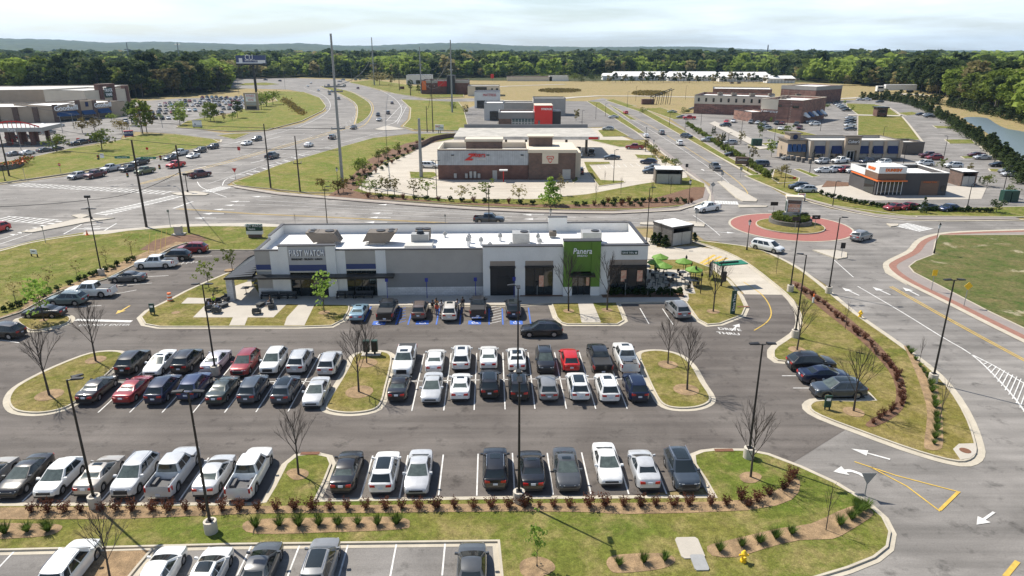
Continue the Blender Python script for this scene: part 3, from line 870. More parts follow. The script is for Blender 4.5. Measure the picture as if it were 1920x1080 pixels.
for x, y, r in ((93, 743, 1.2), (180, 677, 1.0), (674, 737, 1.3), (688, 683, 1.1), (1252, 686, 1.0), (1286, 733, 1.2), (608, 588, .7), (430, 508, .7), (1066, 585, .7), (1138, 583, .7), (1337, 586, .8), (1600, 775, .9), (1494, 658, .9), (330, 588, .5), (83, 602, .5)):
    sheet('mulch_bed', circ(r, 14, G(x, y)), M['mulch'], .155)
bed([(1484, 534), (1500, 532), (1560, 575), (1620, 622), (1668, 672), (1694, 715), (1698, 755), (1680, 782), (1640, 803), (1622, 800), (1634, 788), (1670, 768), (1680, 745), (1674, 712), (1652, 680), (1606, 634), (1550, 590)], 'mulch_dark', sm=2)
bed([(1694, 650), (1706, 660), (1730, 690), (1752, 720), (1764, 760), (1768, 830), (1760, 846), (1736, 845), (1732, 832), (1738, 780), (1730, 740), (1712, 690)], sm=2)
sheet('drain_apron', W([(1786, 845), (1797, 835), (1829, 834), (1830, 852), (1818, 862), (1800, 865)]), M['concrete'], .156)
MATS['rust'] = mat('rust', (.20, .09, .05), .9, var=.4, scale=6)
sheet('drain_cover', circ(.42, 16, G(1809, 848)), M['rust'], .165)
for x, y in ((582, 853), (1357, 847), (1393, 577)):
    p = G(x, y); sheet('drain_grate', [p + U * a + V * c_ for a, c_ in ((-.75, -.2), (.75, -.2), (.75, .2), (-.75, .2))], M['rust'], .165)
# ---------------------------------------------------------------- vehicles
pm = bpy.data.materials.new('car_paint'); pm.use_nodes = True
pn = pm.node_tree; pb = pn.nodes['Principled BSDF']
oi = N(pn, 'ShaderNodeObjectInfo')
dn = N(pn, 'ShaderNodeTexNoise'); dn.inputs['Scale'].default_value = 2.2; dn.inputs['Detail'].default_value = 5
pn.links.new(N(pn, 'ShaderNodeTexCoord').outputs['Object'], dn.inputs['Vector'])
dm = ramp(pn, dn.outputs['Fac'], .3, .7, .9, 1.06)
ds = N(pn, 'ShaderNodeVectorMath', operation='SCALE')
pn.links.new(oi.outputs['Color'], ds.inputs[0]); pn.links.new(dm, ds.inputs['Scale'])
pn.links.new(ds.outputs['Vector'], pb.inputs['Base Color'])
pb.inputs['Roughness'].default_value = .33; pb.inputs['Metallic'].default_value = .15
pb.inputs['Coat Weight'].default_value = .8; pb.inputs['Coat Roughness'].default_value = .06
MATS['car_paint'] = pm
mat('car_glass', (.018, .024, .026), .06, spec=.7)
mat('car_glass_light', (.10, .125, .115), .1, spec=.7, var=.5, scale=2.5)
mat('tyre', (.022, .022, .022), .85)
mat('rim', (.45, .45, .46), .35, metal=.8)
mat('rim_dark', (.05, .05, .052), .4, metal=.6)
mat('trim', (.025, .025, .027), .6)
mat('headlamp', (.75, .78, .8), .15, coat=1)
mat('taillamp', (.42, .015, .012), .25, coat=1)
mat('plate', (.62, .66, .72), .5)
mat('chrome', (.6, .6, .62), .2, metal=.9)
mat('bed_liner', (.10, .10, .105), .7, var=.3, scale=5)
def kx(keys, x):
    if x <= keys[0][0]: return keys[0][1]
    for (a, p), (b_, q) in zip(keys[:-1], keys[1:]):
        if x <= b_:
            t = (x - a) / (b_ - a); return p + (q - p) * t
    return keys[-1][1]
SPEC = {
 'sedan': dict(L=4.85, W=1.84, H=1.45, top=[(-2.42, .70), (-2.38, .93), (-2.25, 1.02), (-1.6, 1.06), (.9, 1.0), (1.6, .92), (2.15, .80), (2.36, .68), (2.42, .55)], ax=(1.42, -1.40), r=.33, cowl=1.16, rf=.16, rr=-.88, rb=-1.92, zb=.97),
 'suv': dict(L=4.7, W=1.90, H=1.70, top=[(-2.35, .80), (-2.32, 1.02), (-2.2, 1.10), (.9, 1.10), (1.5, 1.06), (2.1, .97), (2.28, .85), (2.35, .62)], ax=(1.40, -1.36), r=.37, cowl=1.2, rf=.32, rr=-1.62, rb=-2.24, zb=1.06),
 'hatch': dict(L=4.4, W=1.82, H=1.56, top=[(-2.2, .75), (-2.17, .98), (-2.05, 1.04), (.9, 1.02), (1.5, .96), (2.0, .84), (2.14, .72), (2.2, .55)], ax=(1.32, -1.28), r=.34, cowl=1.15, rf=.25, rr=-1.32, rb=-2.08, zb=.99),
 'van': dict(L=5.1, W=1.98, H=1.76, top=[(-2.55, .80), (-2.52, 1.02), (-2.4, 1.10), (1.2, 1.08), (1.8, .98), (2.35, .84), (2.5, .70), (2.55, .55)], ax=(1.55, -1.5), r=.35, cowl=1.55, rf=.72, rr=-2.15, rb=-2.45, zb=1.05),
 'pickup': dict(L=5.85, W=2.0, H=1.90, top=[(-2.92, .78), (-2.90, 1.20), (-2.7, 1.25), (.9, 1.24), (1.5, 1.22), (2.3, 1.14), (2.75, 1.06), (2.88, .95), (2.92, .62)], ax=(1.85, -1.72), r=.41, cowl=1.28, rf=.66, rr=-.86, rb=-1.06, zb=1.2),
}
def car_parts(kind, opt=()):
    """returns [(part name, material, MB, wants smooth, child-of)]"""
    S = SPEC[kind]; L_, W_, H = S['L'], S['W'] / 2, S['H']
    rw = S['r']; ra = rw + .07
    xs = set()
    for x, _ in S['top']: xs.add(round(x, 3))
    for a in S['ax']:
        for k in range(-6, 7): xs.add(round(a + ra * math.sin(k * math.pi / 12), 3))
        xs.add(round(a - ra - .03, 3)); xs.add(round(a + ra + .03, 3))
    for x in np.linspace(-L_ / 2, L_ / 2, 13): xs.add(round(float(x), 3))
    for x in (L_ / 2 - .04, L_ / 2 - .14, -L_ / 2 + .03, -L_ / 2 + .12): xs.add(round(x, 3))
    xs = sorted(xs)
    X2 = [xs[0]]
    for x in xs[1:]:
        if x - X2[-1] > .018 or x in (xs[-1],): X2.append(x)
    xs = X2
    def wid(x):
        e = (L_ / 2 - abs(x))
        e0 = .8; f = .70 + .30 * math.sqrt(max(0, min(1, e / e0)) * (2 - min(1, max(0, e / e0)))) if e < e0 else 1
        if kind == 'pickup' and x < 0: f = 1 if e > .1 else .97
        return W_ * f * (1 - .02 * abs(x) / (L_ / 2))
    def arch(x):
        z = 0
        for a in S['ax']:
            d = abs(x - a)
            if d < ra: z = max(z, rw + math.sqrt(ra * ra - d * d))
        return z
    bed = kind == 'pickup' and 'cover' not in opt
    body = MB(); rings = []
    bx0, bx1 = -L_ / 2 + .10, -1.16
    for x in xs:
        w_ = wid(x); t = kx(S['top'], x); e = L_ / 2 - abs(x)
        zb = .20 + (.12 if e < .25 else .0) + (.06 if kind != 'sedan' else 0)
        ar = arch(x); zs = max(zb + .05, ar); zs = min(zs, t - .16)
        ms = max(zs + .03, zb + .5 * (t - zb)); sh = max(t - .13, ms + .02)
        ring = [(0, zb), (.8 * w_, zb if not ar else zs), (.985 * w_, zs), (w_, ms), (.985 * w_, sh), (.93 * w_, t - .02)]
        if bed and bx0 < x < bx1 + .02:
            ring += [(.86 * w_, t), (.855 * w_, .72), (0, .72)]
        else:
            ring += [(.8 * w_, t + .012), (.42 * w_, t + .034), (0, t + .04)]
        rings.append((x, ring))
    k = len(rings[0][1])
    def idx(i, j, side): return (i * k + j) * 2 + side
    for x, ring in rings:
        for y, z in ring:
            body.v.append((x, y, z)); body.v.append((x, -y, z))
    for i in range(len(rings) - 1):
        for j in range(k - 1):
            q = (idx(i, j, 0), idx(i + 1, j, 0), idx(i + 1, j + 1, 0), idx(i, j + 1, 0))
            body.f.append(q); body.mi.append(0)
            q = (idx(i, j, 1), idx(i, j + 1, 1), idx(i + 1, j + 1, 1), idx(i + 1, j, 1))
            body.f.append(q); body.mi.append(0)
    for i in (0, len(rings) - 1):
        q = [idx(i, j, 0) for j in range(k)] + [idx(i, j, 1) for j in range(k - 2, 0, -1)]
        body.f.append(tuple(q if i else q[::-1])); body.mi.append(0)
    # cabin
    zb_ = S['zb']; x0, x1, x2, x3 = S['cowl'], S['rf'], S['rr'], S['rb']
    wb, wr = W_ * .895, W_ * (.64 if kind == 'sedan' else .68)
    zr = H - .05
    def drop(x, v):
        return .085 * v * max(0, min(1.3, (x1 - x) / (x1 - x2))) ** 2 if kind != 'pickup' else 0
    def cab(u, v, face):
        p = cab0(u, v, face); p.z -= drop(p.x, max(v, 0)); return p
    def cab0(u, v, face):
        # smooth surface functions; v: 0 belt .. 1 roof edge, u: -1..1 across or 0..1 along
        hw = wb + (wr - wb) * v
        z = zb_ + (zr - zb_) * v
        if face == 'f': return Vector((x0 + (x1 - x0) * (max(v, 0) ** .93) + .12 * (1 - u * u) * (1 - .3 * v), u * hw, z))
        if face == 'r': return Vector((x3 + (x2 - x3) * (max(v, 0) ** .8) - .08 * (1 - u * u), u * hw, z))
        xf = x0 + (x1 - x0) * (max(v, 0) ** .93); xb = x3 + (x2 - x3) * (max(v, 0) ** .8)
        return Vector((xf + (xb - xf) * u, (hw + .03 * math.sin(math.pi * u)) * face, z))
    nu, nv = 6, 4
    def grid(mb, fn, u0, u1, v0, v1, nu=6, nv=4, flip=False):
        kk = len(mb.v)
        for a in range(nv + 1):
            for c_ in range(nu + 1):
                mb.v.append(tuple(fn(u0 + (u1 - u0) * c_ / nu, v0 + (v1 - v0) * a / nv)))
        for a in range(nv):
            for c_ in range(nu):
                q = (kk + a * (nu + 1) + c_, kk + a * (nu + 1) + c_ + 1, kk + (a + 1) * (nu + 1) + c_ + 1, kk + (a + 1) * (nu + 1) + c_)
                mb.f.append(q[::-1] if flip else q); mb.mi.append(0)
    grid(body, lambda u, v: cab(u, v, 'f'), -1, 1, -.08, 1)
    grid(body, lambda u, v: cab(u, v, 'r'), -1, 1, -.08, 1, flip=True)
    for s_ in (1, -1): grid(body, lambda u, v: cab(u, v, s_), 0, 1, -.08, 1, 8, 4, flip=s_ < 0)
    def roof(u, v):
        xf = x1 + .12 * .7 * (1 - u * u); xb = x2 - .08 * (1 - u * u)
        e = math.sin(math.pi * v) ** .5 if 0 < v < 1 else 0
        return Vector((xf + (xb - xf) * v, u * (wr + .03 * math.sin(math.pi * v)), zr + .055 * (1 - u * u * .95) * (.35 + .65 * e) - .0 + (-.015 if v in (0, 1) else 0) - drop(xf + (xb - xf) * v, 1)))
    grid(body, roof, -1, 1, 0, 1, 8, 8)
    out = [('body', 'car_paint', body, True)]
    def patch(name, m_, fn, u0, u1, v0, v1, off, nu=6, nv=4, flip=False):
        g = MB(); grid(g, lambda u, v: fn(u, v) + off, u0, u1, v0, v1, nu, nv, flip); out.append((name, m_, g, True))
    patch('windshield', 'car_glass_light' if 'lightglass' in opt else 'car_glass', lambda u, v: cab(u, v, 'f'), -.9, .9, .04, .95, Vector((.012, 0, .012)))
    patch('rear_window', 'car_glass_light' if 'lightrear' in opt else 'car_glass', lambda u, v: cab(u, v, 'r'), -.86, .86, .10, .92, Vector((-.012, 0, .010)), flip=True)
    cuts = {'sedan': [(.12, .47), (.50, .80)], 'hatch': [(.12, .46), (.49, .84)], 'suv': [(.11, .40), (.43, .70), (.73, .92)], 'van': [(.18, .42), (.45, .69), (.72, .93)], 'pickup': [(.14, .52), (.56, .90)]}[kind]
    for s_ in (1, -1):
        for a, c_ in cuts:
            patch('side_window', 'car_glass', lambda u, v: cab(u, v, s_), a, c_, .08, .86, Vector((0, .012 * s_, .004)), 3, 3, flip=s_ < 0)
    if 'pano' in opt:
        patch('roof_panel', 'car_glass', roof, -.72, .72, .05, .78, Vector((0, 0, .012)), 6, 6)
    elif 'sunroof' in opt:
        patch('sunroof', 'car_glass', roof, -.55, .55, .10, .42, Vector((0, 0, .012)), 6, 4)
    # lamps, grille, plate, bumper
    fz = kx(S['top'], L_ / 2 - .14)
    for s_ in (1, -1):
        h = MB(); w1 = wid(L_ / 2 - .2)
        h.hexa([(L_ / 2 - .42, s_ * (w1 - .02), fz - .16), (L_ / 2 - .06, s_ * (w1 - .16), fz - .19), (L_ / 2 - .02, s_ * (w1 - .48), fz - .18), (L_ / 2 - .3, s_ * (w1 - .45), fz - .16)][::s_],
               [(L_ / 2 - .48, s_ * (w1 + .012), fz + .03), (L_ / 2 - .085, s_ * (w1 - .12), fz - .03), (L_ / 2 - .035, s_ * (w1 - .48), fz - .05), (L_ / 2 - .3, s_ * (w1 - .45), fz + .0)][::s_])
        out.append(('headlight', 'headlamp', h, False))
        t = MB(); tz = kx(S['top'], -L_ / 2 + .12); w2 = wid(-L_ / 2 + .1)
        lo = tz - (.42 if kind in ('van', 'pickup') else .26)
        t.hexa([(-L_ / 2 - .015, s_ * (w2 - .42 if kind != 'pickup' else w2 - .18), lo), (-L_ / 2 - .015, s_ * (w2 - .05), lo), (-L_ / 2 + .3, s_ * (w2 + .035), lo + .02), (-L_ / 2 + .28, s_ * (w2 - .2), lo)][::-s_],
               [(-L_ / 2 - .005, s_ * (w2 - .40 if kind != 'pickup' else w2 - .18), tz - .09), (-L_ / 2 + .0, s_ * (w2 - .06), tz - .07), (-L_ / 2 + .3, s_ * (w2 + .032), tz - .07), (-L_ / 2 + .28, s_ * (w2 - .2), tz - .08)][::-s_])
        out.append(('taillight', 'taillamp', t, False))
        mr = MB(); mx_ = x0 - .22; my = W_ * .93
        mr.hexa([(mx_ - .10, s_ * my, zb_ + .02), (mx_ + .06, s_ * my, zb_ + .02), (mx_ + .10, s_ * (my + .22), zb_ + .03), (mx_ - .08, s_ * (my + .22), zb_ + .03)][::s_],
                [(mx_ - .10, s_ * my, zb_ + .15), (mx_ + .03, s_ * my, zb_ + .14), (mx_ + .06, s_ * (my + .21), zb_ + .16), (mx_ - .08, s_ * (my + .21), zb_ + .17)][::s_])
        out.append(('mirror', 'trim' if kind == 'pickup' else 'car_paint', mr, False))
    g = MB(); g.hexa([(L_ / 2 - .03, -.52, .50), (L_ / 2 + .02, -.5, .50), (L_ / 2 + .02, .5, .50), (L_ / 2 - .03, .52, .50)], [(L_ / 2 - .09, -.5, fz - .07), (L_ / 2 - .01, -.48, fz - .09), (L_ / 2 - .01, .48, fz - .09), (L_ / 2 - .09, .5, fz - .07)])
    out.append(('grille', 'chrome' if kind == 'pickup' and 'chrome' in opt else 'trim', g, False))
    for e_ in (1, -1):
        bq = MB(); xa = e_ * (L_ / 2 + .015)
        bq.box(min(xa, xa - e_ * .25), max(xa, xa - e_ * .25), -W_ * .74, W_ * .74, .27, .42)
        out.append(('bumper', 'chrome' if kind == 'pickup' else 'trim', bq, False))
    lp = MB(); pz = .55 if kind in ('pickup',) else (.80 if kind == 'sedan' else .72)
    lp.box(-L_ / 2 - .035, -L_ / 2 - .005, -.17, .17, pz - .08, pz + .08)
    out.append(('license_plate', 'plate', lp, False))
    if kind in ('suv',) or 'rails' in opt:
        for s_ in (1, -1):
            r_ = MB(); r_.tube((x1 - .25, s_ * (wr - .03), zr + .075), (x2 + .1, s_ * (wr - .03), zr + .075), .022, n=5)
            out.append(('roof_rail', 'chrome', r_, False))
    if kind == 'pickup':
        if 'cover' in opt:
            cv = MB(); cv.box(bx0, bx1, -W_ * .83, W_ * .83, 1.2, 1.305); out.append(('bed_cover', 'trim', cv, False))
        else:
            lf = MB(); lf.box(bx0 + .03, bx1 - .02, -W_ * .80, W_ * .80, .70, .745)
            for s_ in (1, -1): lf.box(S['ax'][1] - .45, S['ax'][1] + .45, min(s_ * .5, s_ * .8), max(s_ * .5, s_ * .8), .745, .98)
            out.append(('bed_floor', 'bed_liner', lf, False))
    un = MB(); un.box(-L_ / 2 + .3, L_ / 2 - .3, -W_ * .78, W_ * .78, .22, .62)
    out.append(('underbody', 'trim', un, False))
    return out, S
def wheel_mbs(S, dark=False):
    r = S['r']; t = MB(); rim = MB()
    n = 20
    prof = [(-.11, r * .62), (-.11, r * .93), (-.08, r), (.08, r), (.11, r * .93), (.115, r * .66)]
    k0 = 0
    for y, q in prof:
        for i in range(n):
            a = 2 * math.pi * i / n; t.v.append((q * math.cos(a), y, q * math.sin(a)))
    for j in range(len(prof) - 1):
        for i in range(n):
            i2 = (i + 1) % n; t.f.append((j * n + i, j * n + i2, (j + 1) * n + i2, (j + 1) * n + i)); t.mi.append(0)
    rim.tube((0, .02, 0), (0, .085, 0), r * .64, r * .64, n=14)
    for i in range(5):
        a = 2 * math.pi * i / 5
        rim.hexa([(math.cos(a + d) * q, .085, math.sin(a + d) * q) for q, d in ((r * .12, -.5), (r * .6, -.18), (r * .6, .18), (r * .12, .5))], [(math.cos(a + d) * q, .105, math.sin(a + d) * q) for q, d in ((r * .12, -.5), (r * .6, -.18), (r * .6, .18), (r * .12, .5))])
    return t, rim
MESHC = {}
def mesh_of(mb, name, m_, smooth):
    o = mb.build(name, m_, None, smooth, 40); me = o.data; bpy.data.objects.remove(o); return me
def car_meshes(kind, opt):
    key = (kind, opt)
    if key in MESHC: return MESHC[key]
    parts, S = car_parts(kind, opt)
    res = []
    for nme, mm_, mb_, sm_ in parts:
        if not mb_.v: continue
        res.append((nme, mesh_of(mb_, nme, M[mm_], sm_), None))
    t, rim = wheel_mbs(S)
    wt_, wr_ = mesh_of(t, 'wheel', M['tyre'], True), mesh_of(rim, 'rim', M['rim_dark' if 'darkrim' in opt else 'rim'], False)
    MESHC[key] = (res, wt_, wr_, S)
    return MESHC[key]
def car_near(kind, col, loc, ang, opt=()):
    res, wt_, wr_, S = car_meshes(kind, tuple(opt))
    vs = random.Random(int(loc[0] * 131 + loc[1] * 17))
    root = empty(f'parked_{kind}' if kind == 'pickup' else {'suv': 'parked_suv', 'van': 'minivan'}.get(kind, 'parked_car'), loc, ang)
    root.scale = (vs.uniform(.96, 1.03), vs.uniform(.97, 1.02), vs.uniform(.95, 1.04))
    for nme, me, _ in res:
        if nme == 'underbody': nme = 'underbody'
        o = bpy.data.objects.new(nme, me); C.objects.link(o); o.parent = root; o.color = col
    for a in S['ax']:
        for s_ in (1, -1):
            o = bpy.data.objects.new('wheel', wt_); C.objects.link(o); o.parent = root
            o.location = (a, s_ * (S['W'] / 2 - .13), S['r']); o.rotation_euler = (0, 0, 0 if s_ > 0 else math.pi)
            q = bpy.data.objects.new('rim', wr_); C.objects.link(q); q.parent = o
    return root
FARM = {}
def car_far(kind, col, loc, ang, opt=()):
    key = (kind, tuple(opt))
    if key not in FARM:
        parts, S = car_parts(kind, tuple(opt))
        ms = []; mb = MB()
        def addm(src, mname, off=Vector((0, 0, 0)), fl=1):
            if mname not in ms: ms.append(mname)
            k = len(mb.v)
            mb.v += [(x * fl + off.x, y * fl + off.y, z + off.z) for x, y, z in src.v]
            mb.f += [tuple(i + k for i in f) for f in src.f]
            mb.mi += [ms.index(mname)] * len(src.f)
        for nme, mm_, q, _ in parts: addm(q, mm_)
        t, rim = wheel_mbs(S)
        for a in S['ax']:
            for s_ in (1, -1):
                for q, mm_ in ((t, 'tyre'), (rim, 'rim')): addm(q, mm_, Vector((a, s_ * (S['W'] / 2 - .13), S['r'])), s_)
        FARM[key] = mesh_of(mb, 'car', [M[x] for x in ms], True)
    o = bpy.data.objects.new({'pickup': 'pickup_truck', 'suv': 'suv', 'van': 'minivan'}.get(kind, 'car'), FARM[key])
    C.objects.link(o); o.location = loc; o.rotation_euler = (0, 0, ang); o.color = col
    return o
COL = {'white': (.78, .78, .76), 'silver': (.50, .51, .52), 'grey': (.22, .225, .23), 'dark grey': (.07, .075, .08), 'black': (.012, .012, .014), 'slate': (.05, .065, .085), 'navy': (.008, .015, .045), 'blue': (.022, .04, .11),
       'red': (.55, .02, .018), 'dark red': (.26, .015, .02), 'maroon': (.10, .015, .02), 'beige': (.40, .37, .33), 'light blue': (.22, .34, .42), 'dark green': (.035, .05, .045), 'teal grey': (.10, .14, .14), 'brown': (.13, .10, .085), 'lilac silver': (.52, .50, .54), 'pearl': (.62, .58, .52), 'magenta': (.6, .03, .25), 'green': (.10, .12, .04)}
COL = {k: (*v, 1) for k, v in COL.items()}
AU = YAW; AV = YAW + math.pi / 2
KN = {'sedan': 'sedan', 'suv': 'SUV', 'hatch': 'hatchback', 'van': 'minivan', 'pickup': 'pickup truck'}
def park(px, py, kind, col, d, group, where, opt='', yaw=0.0):
    """d: U nose away from the viewer, D nose toward, placed by the middle of the near bumper; L/R/other = placed by centre"""
    opt = tuple(opt.split())
    S = SPEC[kind]
    if d in 'UD':
        loc = G(px, py, .1) + V * (S['L'] / 2); ang = AV if d == 'U' else AV + math.pi
    else:
        loc = G(px, py); ang = AU if d == 'R' else AU + math.pi
    loc.z = .015
    o = car_near(kind, COL[col], loc, ang + R(yaw), opt)
    cat = {'suv': 'suv', 'pickup': 'pickup truck', 'van': 'minivan'}.get(kind, 'car')
    ex = ' with glass roof' if 'pano' in opt else (' with sunroof' if 'sunroof' in opt else '')
    later(o, f"{col} {KN[kind]}{ex}", where, cat, group)
    return o
FR = 'cars in the front parking row'
w1 = 'in front row beside red shrubs'
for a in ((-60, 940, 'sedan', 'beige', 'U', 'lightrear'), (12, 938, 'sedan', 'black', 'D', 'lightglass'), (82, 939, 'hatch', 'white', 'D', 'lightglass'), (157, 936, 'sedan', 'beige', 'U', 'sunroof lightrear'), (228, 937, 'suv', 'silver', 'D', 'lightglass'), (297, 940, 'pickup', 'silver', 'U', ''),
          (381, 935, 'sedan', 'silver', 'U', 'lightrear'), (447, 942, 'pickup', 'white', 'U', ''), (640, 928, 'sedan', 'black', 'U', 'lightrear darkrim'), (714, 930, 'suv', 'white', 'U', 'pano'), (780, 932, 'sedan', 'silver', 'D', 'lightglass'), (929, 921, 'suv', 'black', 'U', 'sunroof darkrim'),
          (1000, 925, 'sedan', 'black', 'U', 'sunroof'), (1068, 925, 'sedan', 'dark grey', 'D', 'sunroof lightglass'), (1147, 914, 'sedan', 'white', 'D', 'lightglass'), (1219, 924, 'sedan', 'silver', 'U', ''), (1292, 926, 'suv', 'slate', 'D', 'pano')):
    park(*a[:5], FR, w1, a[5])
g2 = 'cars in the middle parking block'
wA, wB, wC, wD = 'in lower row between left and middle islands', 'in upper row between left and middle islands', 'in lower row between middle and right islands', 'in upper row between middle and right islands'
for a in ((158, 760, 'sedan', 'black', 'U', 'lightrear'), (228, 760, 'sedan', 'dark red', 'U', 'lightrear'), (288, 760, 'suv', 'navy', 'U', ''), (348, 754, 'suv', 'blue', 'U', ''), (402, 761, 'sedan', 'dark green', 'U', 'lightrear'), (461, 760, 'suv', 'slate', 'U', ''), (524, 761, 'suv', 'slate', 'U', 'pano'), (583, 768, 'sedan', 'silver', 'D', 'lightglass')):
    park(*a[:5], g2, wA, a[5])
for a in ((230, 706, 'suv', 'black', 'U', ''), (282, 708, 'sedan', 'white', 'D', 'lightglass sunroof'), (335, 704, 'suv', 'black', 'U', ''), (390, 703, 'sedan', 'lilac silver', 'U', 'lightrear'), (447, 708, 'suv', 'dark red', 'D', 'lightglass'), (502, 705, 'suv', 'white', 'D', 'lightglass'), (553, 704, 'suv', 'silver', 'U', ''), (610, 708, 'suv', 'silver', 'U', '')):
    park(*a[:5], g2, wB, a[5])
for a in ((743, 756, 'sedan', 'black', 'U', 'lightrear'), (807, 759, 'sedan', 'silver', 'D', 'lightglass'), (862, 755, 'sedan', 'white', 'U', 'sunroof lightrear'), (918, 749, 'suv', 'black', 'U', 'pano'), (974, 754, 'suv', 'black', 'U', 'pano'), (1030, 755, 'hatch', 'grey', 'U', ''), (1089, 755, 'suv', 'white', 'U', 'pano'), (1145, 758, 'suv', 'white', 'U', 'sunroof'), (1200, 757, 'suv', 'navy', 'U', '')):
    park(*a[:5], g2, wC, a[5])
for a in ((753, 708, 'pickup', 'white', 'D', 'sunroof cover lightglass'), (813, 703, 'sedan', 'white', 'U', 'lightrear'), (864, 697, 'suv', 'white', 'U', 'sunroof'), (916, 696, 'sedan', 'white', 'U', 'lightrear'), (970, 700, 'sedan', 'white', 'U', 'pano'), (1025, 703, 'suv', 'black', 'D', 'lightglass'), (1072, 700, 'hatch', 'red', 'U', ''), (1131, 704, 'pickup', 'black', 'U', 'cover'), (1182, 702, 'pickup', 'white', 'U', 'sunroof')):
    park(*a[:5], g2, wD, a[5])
g3 = 'cars along the shop fronts'
w3 = 'in bays facing the long white building'
for a in ((667, 605, 'sedan', 'light blue', 'U', 'sunroof lightrear'), (721, 605, 'pickup', 'black', 'U', 'cover'), (784, 602, 'suv', 'brown', 'U', ''), (842, 604, 'suv', 'pearl', 'U', 'sunroof'), (896, 600, 'pickup', 'black', 'U', 'cover'), (963, 598, 'suv', 'black', 'U', 'pano')):
    park(*a[:5], g3, w3, a[5])
park(1279, 600, 'suv', 'grey', 'U', g3, 'alone beside the coffee shop lawn', '', 6)
park(1015, 628, 'suv', 'black', 'L', 'cars driving in the lot', 'driving left past the shop bays', 'sunroof')
g4 = 'cars in the three stalls by the lawn'
for a in ((1519, 691, 'suv', 'black', 'R', ''), (1543, 714, 'sedan', 'navy', 'R', 'sunroof'), (1570, 741, 'suv', 'slate', 'L', 'pano lightglass')):
    park(*a[:5], g4, 'in the three stalls beside the shrub curve', a[5])
g5 = 'cars along the western lawn'
for a in ((362, 473, 'suv', 'dark red', 'L', '', 4), (329, 487, 'suv', 'black', 'L', '', 4), (294, 501, 'pickup', 'white', 'L', '', 3), (241, 527, 'sedan', 'dark grey', 'L', '', 2), (172, 555, 'pickup', 'white', 'L', 'cover', 0), (129, 570, 'suv', 'teal grey', 'L', '', 0), (85, 593, 'sedan', 'black', 'L', '', -1), (8, 631, 'suv', 'black', 'L', '', -8)):
    park(*a[:5], g5, 'nosed into the western lawn', a[5], a[6])
g6 = 'cars in the bottom lot'
for px, py, kind, col, opt in ((165, 1012, 'suv', 'white', ''), (326, 1021, 'sedan', 'white', ''), (413, 1023, 'sedan', 'white', 'pano'), (507, 1013, 'sedan', 'dark grey', ''), (613, 1012, 'suv', 'grey', 'pano'), (886, 1014, 'sedan', 'dark grey', '')):
    p = G(px, py, .9) - V * (SPEC[kind]['L'] / 2 - .2); p.z = .02
    o = car_near(kind, COL[col], p, AV + R(0), tuple(opt.split()))
    later(o, f"{col} {KN[kind]}" + (' with glass roof' if opt else ''), 'nosed to the kerb at bottom edge', {'suv': 'suv'}.get(kind, 'car'), g6)

# ------------------------------------------- traffic and far parked cars
def drive(px, py, kind, col, hx, hy, group, where, opt=''):
    a = G(px, py); d = G(hx, hy) - a
    a.z = .06 if a.y < 250 else .15
    fn = car_near if a.y < 150 else car_far
    o = fn(kind, COL[col], a, math.atan2(d.y, d.x), tuple(opt.split()))
    if fn is car_near: o.name = {'pickup': 'pickup_truck', 'suv': 'suv', 'van': 'minivan'}.get(kind, 'car')
    later(o, f"{col} {KN[kind]}", where, {'suv': 'suv', 'pickup': 'pickup truck', 'van': 'minivan'}.get(kind, 'car'), group)
    return o
q = 'cars waiting at the junction'; wq = 'queueing at the signal on the left'
for px, py, k_, c_ in ((145, 335, 'suv', 'silver'), (179, 333, 'pickup', 'maroon'), (208, 321, 'pickup', 'silver'), (240, 321, 'suv', 'dark grey'), (263, 309, 'pickup', 'black'), (272, 326, 'pickup', 'green'), (320, 300, 'sedan', 'slate'), (339, 291, 'pickup', 'silver'), (330, 314, 'pickup', 'red'), (363, 296, 'sedan', 'white'), (376, 286, 'suv', 'dark grey'), (400, 279, 'suv', 'navy'), (463, 272, 'sedan', 'white'), (482, 264, 'suv', 'dark grey')):
    drive(px, py, k_, c_, px - 60, py + 13, q, wq)
q = 'cars moving on the highway'; wq = 'moving on the wide highway'
for px, py, k_, c_, hx, hy in ((375, 332, 'pickup', 'maroon', 440, 322), (511, 297, 'pickup', 'slate', 580, 277), (579, 275, 'sedan', 'white', 640, 255), (623, 261, 'suv', 'dark grey', 680, 240), (663, 242, 'sedan', 'dark grey', 600, 262), (711, 227, 'sedan', 'silver', 690, 236), (709, 218, 'suv', 'slate', 695, 235), (728, 214, 'suv', 'dark grey', 740, 195), (735, 195, 'sedan', 'dark grey', 725, 180), (671, 167, 'suv', 'maroon', 640, 158), (646, 162, 'suv', 'black', 610, 155), (635, 160, 'sedan', 'dark grey', 610, 153), (627, 161, 'sedan', 'dark grey', 600, 153), (616, 161, 'sedan', 'navy', 590, 155), (577, 163, 'sedan', 'white', 600, 168), (583, 157, 'sedan', 'white', 560, 150), (597, 171, 'sedan', 'silver', 620, 180), (618, 178, 'sedan', 'dark grey', 640, 190), (622, 173, 'sedan', 'silver', 640, 182), (635, 187, 'suv', 'grey', 650, 200), (498, 151, 'sedan', 'navy', 450, 150), (525, 153, 'suv', 'slate', 480, 150), (643, 151, 'suv', 'silver', 600, 151), (637, 154, 'sedan', 'grey', 600, 153), (667, 151, 'suv', 'black', 700, 154), (675, 150, 'sedan', 'black', 700, 154), (688, 149, 'suv', 'black', 720, 152)):
    drive(px, py, k_, c_, hx, hy, q, wq)
q = 'cars moving on the avenue and roundabout'
drive(1326, 396, 'pickup', 'white', 1300, 400, q, 'entering the roundabout from the avenue', 'lightglass')
drive(1438, 470, 'van', 'white', 1475, 478, q, 'leaving the roundabout below the brick circle', '')
